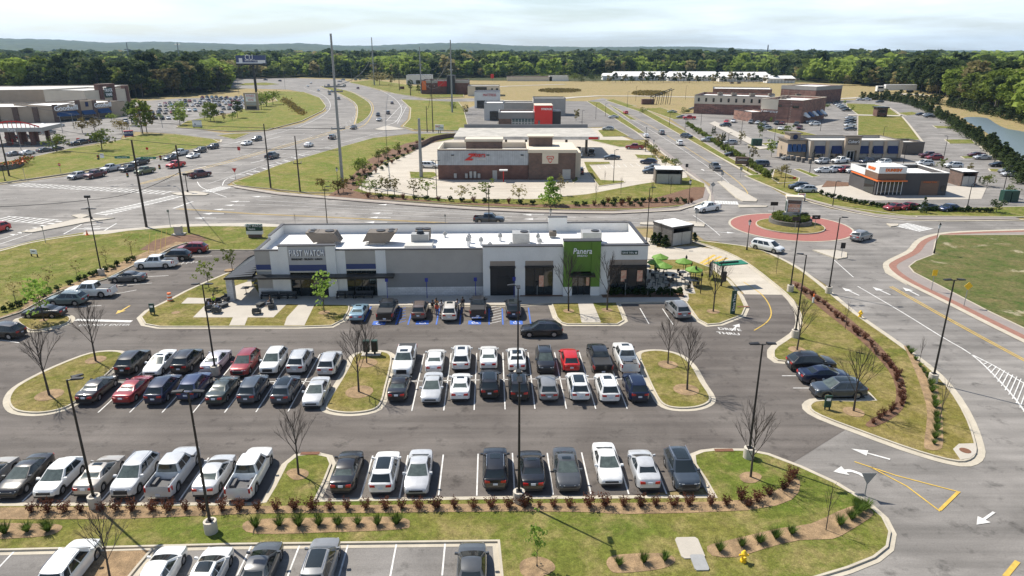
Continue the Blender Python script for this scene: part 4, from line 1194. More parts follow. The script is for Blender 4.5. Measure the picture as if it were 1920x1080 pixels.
drive(1614, 450, 'suv', 'grey', 1650, 440, q, 'circling right of the brick circle', '')
drive(917, 418, 'pickup', 'slate', 1000, 420, q, 'passing behind the long white building')
drive(-6, 436, 'suv', 'red', -40, 445, q, 'cut by the left picture edge')
for px, py, k_, c_, hx, hy in ((1173, 214, 'suv', 'red', 1150, 204), (1240, 252, 'suv', 'grey', 1225, 243), (1274, 272, 'suv', 'white', 1250, 255), (1340, 318, 'pickup', 'dark grey', 1365, 335), (1211, 258, 'sedan', 'white', 1190, 244), (1287, 259, 'suv', 'slate', 1320, 263)):
    drive(px, py, k_, c_, hx, hy, q, 'driving on the diagonal avenue')
q = 'cars around the chicken restaurant'; wq = 'in the pale lot around the brick restaurant'
for px, py, k_, c_, hx, hy in ((805, 315, 'van', 'white', 840, 316), (1086, 294, 'suv', 'white', 1086, 310), (1109, 291, 'pickup', 'black', 1111, 300), (1088, 326, 'suv', 'maroon', 1088, 310), (1190, 280, 'pickup', 'dark red', 1160, 279), (1147, 299, 'sedan', 'slate', 1110, 299), (1216, 308, 'suv', 'navy', 1180, 305), (1225, 320, 'suv', 'grey', 1190, 320), (1222, 325, 'sedan', 'slate', 1190, 325), (1140, 245, 'suv', 'silver', 1100, 244), (1085, 284, 'sedan', 'white', 1085, 300)):
    drive(px, py, k_, c_, hx, hy, q, wq)
q = 'cars in the eastern lots'; wq = 'in the lots right of the avenue'
for s_ in ('1327 266 suv silver 1', '1369 271 suv silver 1', '1374 293 sedan black 1', '1424 312 van slate 1', '1360 238 suv slate 1', '1362 231 sedan red 0', '1375 230 sedan white 0', '1408 232 suv grey 0', '1421 233 sedan silver 0', '1433 234 sedan grey 0', '1431 241 suv navy 1', '1436 244 suv silver 1', '1456 234 suv dark_grey 0', '1467 234 sedan maroon 0', '1464 244 sedan white 0', '1493 236 suv dark_grey 0', '1499 243 suv maroon 0', '1527 236 suv white 1', '1520 231 sedan silver 1', '1455 278 pickup white 1', '1278 222 sedan grey 1', '1292 224 pickup red 1', '1260 212 sedan silver 1',
           '1533 222 sedan magenta 1', '1541 219 sedan navy 1', '1587 209 sedan black 1', '1582 205 sedan dark_grey 1', '1577 202 sedan silver 1', '1573 199 sedan white 1', '1569 197 sedan navy 1', '1566 194 sedan black 1', '1594 224 sedan silver 1', '1594 229 sedan black 1', '1593 233 sedan dark_grey 1', '1593 238 sedan white 1', '1594 245 sedan slate 1',
           '1612 189 sedan silver 1', '1624 189 pickup white 1', '1649 193 sedan dark_grey 1', '1726 217 sedan navy 1', '1739 218 sedan silver 1', '1742 221 sedan dark_grey 1', '1541 307 suv silver 2', '1575 306 pickup white 2', '1624 307 suv navy 2', '1656 309 suv white 2', '1733 311 suv white 1', '1787 315 suv white 1', '1742 296 pickup maroon 1', '1751 300 suv dark_red 1', '1544 324 sedan white 1', '1563 323 suv white 1', '1582 323 suv dark_red 2', '1602 325 suv white 1', '1830 294 sedan maroon 1', '1841 299 sedan silver 1', '1872 313 sedan black 1', '1890 325 sedan grey 1', '1895 331 sedan silver 1', '1498 355 suv slate 1', '1510 361 suv silver 1', '1677 394 sedan dark_red 2', '1702 393 sedan dark_red 2', '1736 394 sedan dark_grey 2', '1777 396 hatch blue 2',
           '1040 222 sedan grey 1', '1000 238 suv black 1', '1150 222 sedan silver 1', '1300 206 sedan grey 1', '1455 208 sedan silver 1', '1520 225 sedan white 1', '936 252 sedan silver 1', '1480 300 sedan grey 1'):
    px, py, k_, c_, m_ = s_.split(); px, py = int(px), int(py)
    drive(px, py, k_, c_.replace('_', ' '), px - 30, py + (0 if m_ == '1' else 14 if m_ == '0' else 3), q, wq)
q = 'cars at the filling station'; wq = 'along the lane by the filling station'
for px, py, k_, c_ in ((27, 292, 'sedan', 'grey'), (52, 290, 'sedan', 'white'), (84, 285, 'sedan', 'slate'), (106, 282, 'sedan', 'navy'), (141, 273, 'sedan', 'black'), (156, 270, 'suv', 'black'), (176, 267, 'pickup', 'black'), (192, 265, 'sedan', 'silver'), (83, 238, 'sedan', 'silver'), (112, 238, 'sedan', 'silver'), (24, 262, 'van', 'navy'), (46, 261, 'van', 'black'), (73, 252, 'suv', 'dark grey'), (92, 252, 'pickup', 'grey')):
    drive(px, py, k_, c_, px + 60, py - 9, q, wq)
q = 'cars in the shopping lot'
rr = random.Random(3)
cc = ['white', 'white', 'silver', 'silver', 'grey', 'dark grey', 'black', 'navy', 'slate', 'dark red', 'beige', 'light blue']
for y, x0_, x1_, st_ in ((231, 236, 270, 16), (224, 280, 330, 12), (214, 236, 330, 12), (209, 300, 370, 11), (214, 385, 420, 11), (206, 385, 455, 11), (200, 300, 460, 10), (196, 310, 460, 9), (192, 330, 460, 9), (188, 370, 465, 9), (185, 380, 470, 9)):
    x = x0_
    while x < x1_:
        if rr.random() < .86:
            k_ = rr.choice(['sedan', 'suv', 'suv', 'hatch', 'pickup']); c_ = rr.choice(cc)
            drive(x, y, k_, c_, x + 8, y + 5, q, 'in the crowded shopping lot at left')
        x += st_ * (.9 + .2 * rr.random())
# ---------------------------------------------------------------- building materials
mat('stucco_white', (.74, .73, .70), .9, var=.10, scale=.5, fine=.04)
mat('stucco_taupe', (.40, .375, .34), .9, var=.10, scale=.6)
mat('stucco_grey', (.215, .215, .215), .9, var=.10, scale=.6)
mat('stucco_tan', (.44, .35, .26), .9, var=.14, scale=.3)
mat('stucco_cream', (.66, .58, .46), .9, var=.10, scale=.3)
mat('stucco_panel', (.42, .415, .41), .9, var=.08, scale=.6)
mat('charcoal', (.075, .07, .07), .8, var=.15, scale=.6)
mat('panel_navy', (.035, .055, .16), .4)
mat('panel_black', (.02, .02, .023), .5)
mat('panel_green', (.115, .225, .026), .6, var=.12, scale=.8)
mat('coping', (.045, .043, .045), .5)
mat('awning_tan', (.34, .27, .21), .7, var=.15, scale=2)
mat('roof_white', (.80, .79, .77), .8, var=.13, scale=.35, fine=.05)
mat('roof_pale', (.55, .54, .51), .8, var=.15, scale=.2, fine=.05)
mat('metal_dark', (.03, .032, .035), .35, metal=.5)
mat('metal_grey', (.40, .40, .39), .5, metal=.3, var=.15, scale=2)
mat('metal_brown', (.15, .125, .10), .6, var=.15, scale=1.5)
mat('steel', (.36, .37, .37), .5, metal=.6, var=.2, scale=1)
mat('glass_dark', (.015, .02, .022), .05, spec=.8)
mat('glass_teal', (.04, .08, .09), .06, spec=.8)
mat('white_metal', (.72, .72, .71), .5)
mat('letter_white', (.82, .82, .82), .5)
mat('red_panel', (.55, .02, .015), .5, var=.06, scale=.5)
mat('orange', (.72, .16, .03), .5)
mat('blue_awning', (.012, .025, .10), .6, var=.2, scale=1)
mat('blue_awning_light', (.035, .085, .20), .6, var=.2, scale=1)
mat('blue_post', (.02, .03, .25), .5)
mat('wood_slats', (.20, .12, .08), .7, var=.4, scale=3, stretch=(.2, .2, 5))
mat('poster', (.62, .20, .12), .5, var=.0, col2=(.7, .55, .4), scale=3)
mat('sign_green', (.01, .05, .035), .5)
mat('street_green', (.01, .16, .09), .5)
mat('sign_yellow', (.8, .5, .02), .5)
mat('bench_dark', (.035, .04, .045), .6)
mat('umbrella_green', (.13, .27, .03), .7, var=.15, scale=3)
mat('drum_orange', (.85, .18, .04), .5)
def brick_mat(name, c1, c2, mortar, scale=4, rough=.9, w_=.5, h_=.25):
    m = bpy.data.materials.new(name); m.use_nodes = True
    n = m.node_tree; b = n.nodes['Principled BSDF']; b.inputs['Roughness'].default_value = rough
    br = N(n, 'ShaderNodeTexBrick'); br.inputs['Color1'].default_value = (*c1, 1); br.inputs['Color2'].default_value = (*c2, 1); br.inputs['Mortar'].default_value = (*mortar, 1)
    br.inputs['Scale'].default_value = 1; br.inputs['Brick Width'].default_value = w_; br.inputs['Row Height'].default_value = h_; br.inputs['Mortar Size'].default_value = .02
    g = N(n, 'ShaderNodeNewGeometry'); sx_ = N(n, 'ShaderNodeSeparateXYZ'); n.links.new(g.outputs['Position'], sx_.inputs[0])
    ad = N(n, 'ShaderNodeMath', operation='ADD'); n.links.new(sx_.outputs['X'], ad.inputs[0]); n.links.new(sx_.outputs['Y'], ad.inputs[1])
    cx = N(n, 'ShaderNodeCombineXYZ'); n.links.new(ad.outputs[0], cx.inputs['X']); n.links.new(sx_.outputs['Z'], cx.inputs['Y']); n.links.new(cx.outputs[0], br.inputs['Vector'])
    f = ramp(n, noise_node(n, g.outputs['Position'], .4, 5), .3, .7, .78, 1.2)
    s = N(n, 'ShaderNodeVectorMath', operation='SCALE'); n.links.new(br.outputs['Color'], s.inputs[0]); n.links.new(f, s.inputs['Scale']); n.links.new(s.outputs[0], b.inputs['Base Color'])
    MATS[name] = m; return m
brick_mat('brick_white', (.62, .61, .60), (.54, .53, .52), (.45, .44, .43))
brick_mat('brick_red', (.155, .065, .048), (.10, .045, .037), (.22, .17, .14))
brick_mat('brick_brown', (.17, .10, .075), (.11, .075, .06), (.17, .14, .12))
brick_mat('brick_mixed', (.30, .15, .11), (.16, .09, .075), (.32, .26, .22), w_=1.2, h_=.5)
brick_mat('stone_grey', (.20, .185, .165), (.11, .10, .095), (.15, .14, .13), w_=.7, h_=.14)
brick_mat('corrugated', (.42, .44, .46), (.38, .40, .42), (.22, .23, .24), w_=.45, h_=30)
brick_mat('slab_white', (.62, .60, .56), (.58, .56, .52), (.40, .38, .34), w_=1.5, h_=1.5)

# ---------------------------------------------------------------- the long white building
O = G(487, 558)
F = Frame(O, YAW)
t = empty('restaurant_building', O)
tag(t, 'long white two-restaurant building with dark trim and a green entrance tower', 'building')
D = 12.6; W1 = 28.9; W2 = 50.1; RZ = 5.35
P_ = lambda name, m, *bx: [F.part(name, M[m], t, b_) for b_ in bx][-1]
P_('roof', 'roof_white', (.3, W2 - .3, .3, D - .3, RZ - .3, RZ))
# left half: base wall split into its bands, each its own part
P_('wall', 'stucco_white', (0, .3, .3, D, 0, 6.2), (.3, W2, D - .3, D, 0, 6.35))
P_('wall', 'stucco_taupe', (0, 1.9, 0, .3, 4.45, 6.25), (11.4, 15.2, 0, .3, 4.45, 6.25))
P_('wall', 'stucco_white', (1.9, 3.1, -.02, .3, 0, 6.25), (10.2, 11.4, -.02, .3, 0, 6.25), (15.2, 16.5, -.02, .3, 0, 6.25))
P_('wall', 'stucco_taupe', (0, 1.9, 0, .3, 1.3, 3.55), (16.5, 28.9, 0, .3, 3.15, 6.25))
P_('wall', 'stucco_grey', (16.5, 28.9, .003, .3, 1.25, 3.15))
P_('wall', 'brick_white', (16.5, 28.9, -.05, .3, 0, 1.25), (0, 1.9, -.05, .3, 0, 1.3))
P_('sign_tower', 'stucco_white', (3.1, 4.25, -.28, .35, 0, 6.9), (9.0, 10.2, -.28, .35, 0, 6.9), (3.1, 10.2, .35, .6, 5.2, 6.88))
P_('sign_panel', 'stucco_panel', (4.25, 9.0, -.24, .35, 4.45, 6.9))
P_('clerestory', 'panel_navy', (0, 1.9, .03, .28, 3.75, 4.45), (4.25, 9.0, -.2, .28, 3.62, 4.45), (11.4, 15.2, .03, .28, 3.75, 4.45))
P_('sill_band', 'stucco_cream', (0, 1.9, -.03, .28, 3.55, 3.75), (4.25, 9.0, -.24, .28, 3.42, 3.62), (11.4, 15.2, -.03, .28, 3.55, 3.75))
for a, c in ((4.25, 9.0), (11.4, 15.2)):
    g = P_('storefront', 'glass_dark', (a, c, .1, .25, 0, 3.5))
    q = MB()
    for k in range(5): F.box(q, a + (c - a) * k / 4 - .04, a + (c - a) * k / 4 + .04, .03, .12, 0, 3.5)
    F.box(q, a, c, .02, .1, 2.35, 2.45); F.box(q, a, c, .02, .1, 0, .12)
    qo = q.build('mullion', M['metal_dark'], t); qo.parent = g
P_('coping', 'coping', (-.06, 3.08, -.08, .4, 6.25, 6.37), (10.25, W1 - .02, -.08, .4, 6.25, 6.37), (3.0, 10.3, -.34, .45, 6.9, 7.02))
P_('coping', 'coping', (-.07, .38, .4, 5.9, 6.2, 6.3), (-.07, .38, 6.1, D + .05, 6.65, 6.76), (.38, W2 - 11.9, D - .4, D + .06, 6.62, 6.72), (W2 - 9.2, W2 + .06, D - .4, D + .06, 6.62, 6.72), (W2 - .4, W2 + .07, -.1, D - .4, 6.7, 6.8))
P_('parapet', 'stucco_white', (0, .32, 6.0, D - .31, 5.3, 6.65), (.3, W2, D - .31, D - .01, 6.3, 6.62), (W2 - 11.9, W2 - 9.2, D - .5, D + .01, 5.3, 7.5))
P_('coping', 'coping', (W2 - 11.95, W2 - 9.15, D - .56, D + .06, 7.5, 7.6))
# right half, slightly proud and taller
w = -.5
P_('wall', 'stucco_white', (W1, 29.8, w, .3, 0, 6.68), (29.8, 33.0, w, .3, 4.8, 6.68), (33.0, 34.3, w, .3, 0, 6.68), (34.3, 37.9, w, .3, 4.8, 6.68), (37.9, 39.2, w, .3, 0, 6.68),
   (43.9, 45.2, w, .3, 0, 6.68), (45.2, 50.0, w, .3, 4.85, 6.68), (49.8, W2, .3, D - .3, 0, 6.68))
P_('awning_panel', 'awning_tan', (29.8, 33.0, w + .02, .2, 4.15, 4.8), (34.3, 37.9, w + .02, .2, 4.15, 4.8), (45.2, 50.0, w + .02, .2, 4.15, 4.85))
P_('awning', 'metal_dark', (29.75, 33.05, w - .55, w + .1, 3.98, 4.14), (34.25, 37.95, w - .55, w + .1, 3.98, 4.14), (45.1, 50.3, w - .75, w + .1, 3.98, 4.14))
for a, c in ((29.85, 33.0), (34.3, 37.9), (45.2, 50.0)):
    g = P_('storefront', 'glass_dark' if a > 30 else 'panel_black', (a, c, w + .2, .2, 0, 3.98))
    q = MB()
    n_ = 3 if c - a < 4 else 4
    for k in range(n_ + 1): F.box(q, a + (c - a) * k / n_ - .05, a + (c - a) * k / n_ + .05, w + .1, w + .22, 0, 3.98)
    F.box(q, a, c, w + .08, w + .2, .0, .35)
    qo = q.build('mullion', M['metal_dark'], t); qo.parent = g
P_('door', 'metal_dark', (30.6, 32.4, w + .12, w + .2, .05, 2.6))
P_('entrance_tower', 'panel_green', (39.2, 40.35, w - .35, .3, 1.35, 7.4), (42.75, 43.9, w - .35, .3, 1.35, 7.4), (40.35, 42.75, w - .25, .3, 3.4, 7.4))
P_('tower_base', 'stucco_white', (39.2, 40.35, w - .34, .3, 0, 1.35), (42.75, 43.9, w - .34, .3, 0, 1.35))
P_('coping', 'coping', (39.1, 44.0, w - .42, .4, 7.4, 7.5), (W1 - .05, 39.1, w - .08, .4, 6.68, 6.8), (44.0, W2 + .07, w - .08, .4, 6.68, 6.8))
P_('canopy', 'metal_dark', (39.95, 43.15, w - 1.6, w - .25, 3.02, 3.25))
g = P_('entrance_door', 'glass_dark', (40.35, 42.75, w + .1, .2, 0, 3.0))
q = MB()
for k in range(4): F.box(q, 40.35 + .8 * k - .05, 40.35 + .8 * k + .05, w + .0, w + .12, 0, 3.0)
qo = q.build('door_frame', M['metal_dark'], t); qo.parent = g
P_('poster', 'poster', (36.1, 36.7, w + .05, w + .08, 1.3, 2.8)); P_('poster', 'poster', (46.7, 47.4, w + .05, w + .08, 1.9, 3.4)); P_('poster', 'poster', (48.8, 49.5, w + .05, w + .08, 1.9, 3.4)); P_('poster', 'poster', (42.2, 42.6, w - .03, w - .005, 1.4, 2.7))
# standing-seam canopies round the left corner
cv = MB()
F.box(cv, -.1, 17.6, -1.75, -.3, 3.0, 3.22)
cv.hexa([F.p(-3.6, -1.75, 3.0), F.p(-.1, -1.75, 3.0), F.p(-.02, 7.5, 4.6), F.p(-3.6, 7.5, 3.0)], [F.p(-3.6, -1.75, 3.18), F.p(-.1, -1.75, 3.4), F.p(-.02, 7.5, 4.78), F.p(-3.6, 7.5, 3.18)])
for k in range(15):
    d_ = -1.7 + k * .64
    cv.hexa([F.p(-3.6, d_, 3.16), F.p(-.05, d_, 3.4 + (4.78 - 3.4) * (d_ + 1.75) / 9.25 - .03), F.p(-.05, d_ + .07, 3.4 + (4.78 - 3.4) * (d_ + 1.75) / 9.25 - .03), F.p(-3.6, d_ + .07, 3.16)],
            [F.p(-3.6, d_, 3.26), F.p(-.05, d_, 3.5 + (4.78 - 3.4) * (d_ + 1.75) / 9.25), F.p(-.05, d_ + .07, 3.5 + (4.78 - 3.4) * (d_ + 1.75) / 9.25), F.p(-3.6, d_ + .07, 3.26)])
cv.build('metal_canopy', M['metal_dark'], t)
P_('canopy_pier', 'brick_white', (-3.5, -2.7, -1.5, -.7, 0, 3.0)); P_('canopy_pier', 'brick_white', (-3.5, -2.7, 6.6, 7.4, 0, 3.0))
# lettering on the walls
text('FIRST WATCH', 1.12, F.p(6.69, -.27, 5.90), F.u, (0, 0, 1), M['panel_navy'], t, 'sign_shadow_backing', .02, sx=.5, sp=1.28)  # navy backing copy set low right, painting in the letters' dark shadow
text('FIRST WATCH', 1.12, F.p(6.62, -.34, 5.98), F.u, (0, 0, 1), M['letter_white'], t, 'sign_lettering', .05, sx=.5, sp=1.28, bold=.02)
text('BREAKFAST \u00b7 BRUNCH \u00b7 LUNCH', .34, F.p(6.6, -.28, 5.18), F.u, (0, 0, 1), M['panel_black'], t, 'sign_lettering', .03, bold=.008, sx=.8)
text('Panera', 1.05, F.p(41.55, w - .32, 6.1), F.u, (0, 0, 1), M['letter_white'], t, 'sign_lettering', .06, bold=.01, shear=.15, sx=.85)
text('BREAD', .34, F.p(41.55, w - .3, 5.5), F.u, (0, 0, 1), M['letter_white'], t, 'sign_lettering', .04, sx=1.3)
sg = P_('wall_sign', 'sign_green', (46.6, 48.7, w - .1, w - .001, 5.55, 6.05))
text('DRIVE THRU', .34, F.p(47.45, w - .12, 5.8), F.u, (0, 0, 1), M['letter_white'], t, 'sign_lettering', .02, sx=.78).parent = sg
q = MB(); q.tube(F.p(48.45, w - .12, 5.8), F.p(48.45, w - .16, 5.8), .13, n=12); qo = q.build('sign_disc', M['letter_white'], t); qo.parent = sg
text('>', .2, F.p(48.45, w - .18, 5.8), F.u, (0, 0, 1), M['sign_green'], t, 'sign_disc', .01).parent = sg

# rooftop plant
def hvac(s, d, w_, dp, h, mname, label, hoods=0, fans=1, z=RZ):
    p = F.p(s, d, z); o = empty('rooftop_unit', p); tag(o, label, 'air conditioner', 'rooftop units on the white roof')
    F.part('curb', M['metal_grey'], o, (s - w_ / 2 + .1, s + w_ / 2 - .1, d - dp / 2 + .1, d + dp / 2 - .1, z, z + .3))
    F.part('casing', M[mname], o, (s - w_ / 2, s + w_ / 2, d - dp / 2, d + dp / 2, z + .3, z + h))
    for k in range(fans):
        q = MB(); c_ = F.p(s - w_ / 4 + (w_ / 2) * k / max(1, fans - 1) if fans > 1 else s + w_ * .2, d, z + h)
        q.tube(c_, c_ + Vector((0, 0, .12)), dp * .28, n=14); q.build('fan', M['panel_black'], o)
    if hoods:
        for e_ in range(3):
            q = MB(); d0 = d - dp / 2 + dp * e_ / 3
            s0 = s + hoods * w_ / 2
            q.hexa([F.p(s0, d0, z + .6), F.p(s0 + hoods * .9, d0 + .1, z + .45), F.p(s0 + hoods * .9, d0 + dp / 3 - .15, z + .45), F.p(s0, d0 + dp / 3 - .05, z + .6)],
                   [F.p(s0, d0, z + h), F.p(s0 + hoods * .15, d0 + .1, z + h), F.p(s0 + hoods * .15, d0 + dp / 3 - .15, z + h), F.p(s0, d0 + dp / 3 - .05, z + h)])
            q.build('intake_hood', M[mname], o)
        q = MB(); s0 = s - hoods * w_ / 2
        for j in range(2):
            q.hexa([F.p(s0, d - dp / 2 + j * (dp - .1), z + .5), F.p(s0 - hoods * .5, d - dp / 2 + j * (dp - .1), z + .4), F.p(s0 - hoods * .5, d - dp / 2 + .1 + j * (dp - .1), z + .4), F.p(s0, d - dp / 2 + .1 + j * (dp - .1), z + .5)],
                   [F.p(s0, d - dp / 2 + j * (dp - .1), z + h), F.p(s0 - hoods * 1.5, d - dp / 2 + j * (dp - .1), z + h + .05), F.p(s0 - hoods * 1.5, d - dp / 2 + .1 + j * (dp - .1), z + h + .05), F.p(s0, d - dp / 2 + .1 + j * (dp - .1), z + h)])
        F.box(q, min(s0, s0 - hoods * 1.5), max(s0, s0 - hoods * 1.5), d - dp / 2, d + dp / 2, z + h - .05, z + h + .04)
        q.build('condenser', M['metal_dark' if 0 else mname], o)
        q = MB()
        for j in (-.5, .5): q.tube(F.p(s0 - hoods * .75, d + j * dp * .5, z + h + .04), F.p(s0 - hoods * .75, d + j * dp * .5, z + h + .12), .42, n=14)
        q.build('fan_pair', M['panel_black'], o)
    return o
hvac(7.7, 6.6, 2.2, 2.2, 1.75, 'metal_brown', 'brown rooftop unit with angled hoods, nearest the left end of the white roof', 1)
hvac(14.6, 6.6, 2.2, 2.2, 1.75, 'metal_brown', 'brown rooftop unit with hoods pointing left, second from left on the white roof', -1)
hvac(20.6, 8.0, 2.0, 2.0, 1.6, 'metal_brown', 'brown rooftop unit behind the pale kitchen exhaust box', 0, 2)
hvac(34.0, 6.0, 2.3, 2.0, 1.6, 'metal_grey', 'grey rooftop unit on the roof left of the green tower', 0, 1)
hvac(43.6, 6.2, 2.6, 2.0, 1.6, 'metal_grey', 'grey rooftop unit on the roof behind the green tower', 0, 1)
hvac(38.6, 9.0, 1.0, .9, .9, 'metal_brown', 'small brown rooftop unit below the raised back parapet', 0, 1)
p = F.p(20.3, 4.6, RZ); o = empty('exhaust_hood', p); tag(o, 'pale metal kitchen exhaust box with ribbed tray on the white roof', 'exhaust hood')
F.part('plinth', M['roof_pale'], o, (18.6, 22.2, 2.6, 5.2, RZ, RZ + .7)); F.part('housing', M['metal_grey'], o, (19.3, 21.6, 4.6, 6.0, RZ + .7, RZ + 1.7))
q = MB(); q.tube(F.p(20.5, 5.2, RZ + 1.7), F.p(20.5, 5.2, RZ + 2.1), .55, .4, n=14); q.build('fan_cowl', M['metal_dark'], o)
for s, d, h, r in ((26.9, 4.7, 1.3, .38), (26.95, 6.6, 1.1, .36), (28.6, 5.2, 1.0, .34), (31.2, 7.3, 1.0, .34), (29.8, 3.0, .9, .36), (32.6, 3.0, .9, .36), (36.4, 7.0, 1.0, .3), (36.5, 4.7, .9, .34), (35.0, 3.2, .6, .3), (23.5, 9.5, .7, .3)):
    p = F.p(s, d, RZ); o = empty('roof_vent', p)
    q = MB(); q.tube(p, p + Vector((0, 0, h * .6)), r * .6, n=10); q.build('duct', M['white_metal'], o)
    q = MB(); q.tube(p + Vector((0, 0, h * .6)), p + Vector((0, 0, h)), r, r * .8, n=12); q.tube(p + Vector((0, 0, h)), p + Vector((0, 0, h + .15)), r * .5, .1, n=10); q.build('cowl', M['metal_grey'], o)
    later(o, 'small round metal exhaust vent', 'on the long white roof', 'roof vent', 'exhaust vents on the white roof')

# ---------------------------------------------------------------- generic buildings
def frame_px(a, b):
    p, r = G(*a), G(*b); d = r - p
    return Frame(p, math.atan2(d.y, d.x)), d.length
def block(name, label, a, b, h, depth, wall, roof='roof_pale', trim='coping', cat='building', par=.5, bands=(), wins=(), z0=0):
    """a..b: front base pixels. bands: (z0,z1,material) cladding; wins: (s0,s1,z0,z1) fractions of width / metres"""
    fr, w_ = frame_px(a, b)
    t = empty(name, fr.O + Vector((0, 0, z0))); tag(t, label, cat)
    e = .3
    fr.part('wall', M[wall], t, (0, w_, 0, e, z0, h), (0, e, e, depth, z0, h), (w_ - e, w_, e, depth, z0, h), (e, w_ - e, depth - e, depth, z0, h))
    fr.part('roof', M[roof], t, (e, w_ - e, e, depth - e, h - par - .3, h - par))
    c_ = .05
    fr.part('coping', M[trim], t, (-c_, w_ + c_, -c_ - .03, e + c_, h, h + .15), (-c_, e + c_, e + c_, depth - e - c_, h, h + .15), (w_ - e - c_, w_ + c_, e + c_, depth - e - c_, h, h + .15), (-c_, w_ + c_, depth - e - c_, depth + c_, h, h + .15))
    for q0, q1, m_ in bands:
        fr.part('cladding', M[m_], t, (-.04, w_ + .04, -.06, -.003, q0, q1), (-.06, -.003, -.003, depth, q0, q1), (w_ + .003, w_ + .06, -.003, depth, q0, q1))
    for s0, s1, q0, q1 in wins:
        g = fr.part('window', M['glass_dark'], t, (s0 * w_, s1 * w_, -.10, -.065, q0, q1))
        f_ = fr.part('frame', M['metal_dark'], t, (s0 * w_ - .08, s1 * w_ + .08, -.16, -.066, q1, q1 + .1), (s0 * w_ - .08, s1 * w_ + .08, -.16, -.066, q0 - .1, q0), (s0 * w_ - .08, s0 * w_, -.16, -.066, q0, q1), (s1 * w_, s1 * w_ + .08, -.16, -.066, q0, q1)); f_.parent = g
    return t, fr, w_
# the chicken restaurant beyond the avenue
t, fr, w_ = block('restaurant_building', 'chicken restaurant with corrugated grey upper wall and dark brick base beyond the avenue', (822, 337), (990, 337), 7.3, 13.5, 'brick_red', 'roof_pale', 'stucco_cream', par=1.3, bands=((3.6, 7.1, 'corrugated'),))
f2, w2 = frame_px((990, 337), (1078, 337))
f2.part('wing', M['brick_brown'], t, (0.1, w2, -.3, 13.5, 0, 6.6)); f2.part('wing_trim', M['stucco_cream'], t, (-.1, w2 + .3, -.5, 13.7, 6.6, 7.35), (w2 - .3, w2 + 1.6, 3, 12, 0, 6.2))
f2.part('wing_roof', M['stucco_cream'], t, (.2, w2 - .1, -.1, 13.3, 7.352, 7.36))
fr.part('roof_inner', M['stucco_cream'], t, (.31, w_ - .3, 12.9, 13.19, 6.0, 7.29), (.31, .5, .31, 12.9, 6.0, 7.29))
fr.part('penthouse', M['brick_brown'], t, (w_ * .30, w_ * .71, 5.5, 10, 6.0, 8.6)); fr.part('penthouse_trim', M['stucco_cream'], t, (w_ * .30 - .2, w_ * .71 + .2, 5.3, 10.2, 8.6, 9.2))
f2.part('penthouse', M['brick_brown'], t, (.3, 6.2, 6, 10, 7.37, 9.6)); f2.part('penthouse_trim', M['stucco_cream'], t, (.0, 6.5, 5.8, 10.2, 9.6, 9.9))
sp = f2.part('sign_panel', M['stucco_cream'], t, (3.4, 7.3, -.45, -.31, 4.0, 6.55))
q = MB()
for k in range(24):
    a0, a1 = 2 * math.pi * k / 24, 2 * math.pi * (k + 1) / 24
    rr_ = lambda a: .62 + .16 * math.cos(3 * a - math.pi / 2)
    pa = [f2.p(5.35 + rr_(a) * s_ * math.cos(a), -.47, 5.2 + rr_(a) * s_ * math.sin(a)) for a, s_ in ((a0, 1), (a1, 1), (a1, 1.28), (a0, 1.28))]
    q.face(pa)
q.build('sign_ring', M['red_panel'], t).parent = sp
text('N\u00b7S', .6, f2.p(5.35, -.48, 5.2), f2.u, (0, 0, 1), M['red_panel'], t, 'sign_lettering', .02, bold=.02).parent = sp
text('Z', 2.1, fr.p(7.6, -.2, 5.5), fr.u, (0, 0, 1), M['red_panel'], t, 'sign_lettering', .08, bold=.12, shear=.5, sx=1.15)
text('AXBY\u2019S', 1.0, fr.p(10.2, -.2, 5.9), fr.u, (0, 0, 1), M['red_panel'], t, 'sign_lettering', .08, bold=.03, sx=.9)
text('CHICKEN', .6, fr.p(10.6, -.2, 5.1), fr.u, (0, 0, 1), M['letter_white'], t, 'sign_lettering', .06, sx=.8)
for s in (.30 * 0 + 3.3, 11.9, 20.2): fr.part('wall_light', M['panel_black'], t, (s, s + .7, -.25, -.07, 5.9, 6.15))
fr.part('door', M['metal_grey'], t, (w_ * .605, w_ * .655, -.12, -.005, 0, 2.3)); f2.part('door', M['metal_grey'], t, (8.4, 10.4, -.42, -.31, .2, 2.6))
for k, s in enumerate((3.9, 6.6, 7.7, 8.7, 9.7)):
    fr.part('electric_cabinet', M['metal_grey'], t, (s, s + .65, -.5, -.1, .5, 1.6 + .5 * (k in (2, 3))))
# its menu post and the drive-through speaker canopy
p = G(944, 341); o = empty('order_canopy', p); tag(o, 'small order canopy on a red post behind the chicken restaurant', 'order canopy')
q = MB(); q.tube(p, p + Vector((0, 0, 2.7)), .12, n=8); q.build('post', M['red_panel'], o); q = MB(); q.box(p.x - 1, p.x + 1, p.y - .6, p.y + .6, 2.7, 2.95); q.build('canopy', M['white_metal'], o)
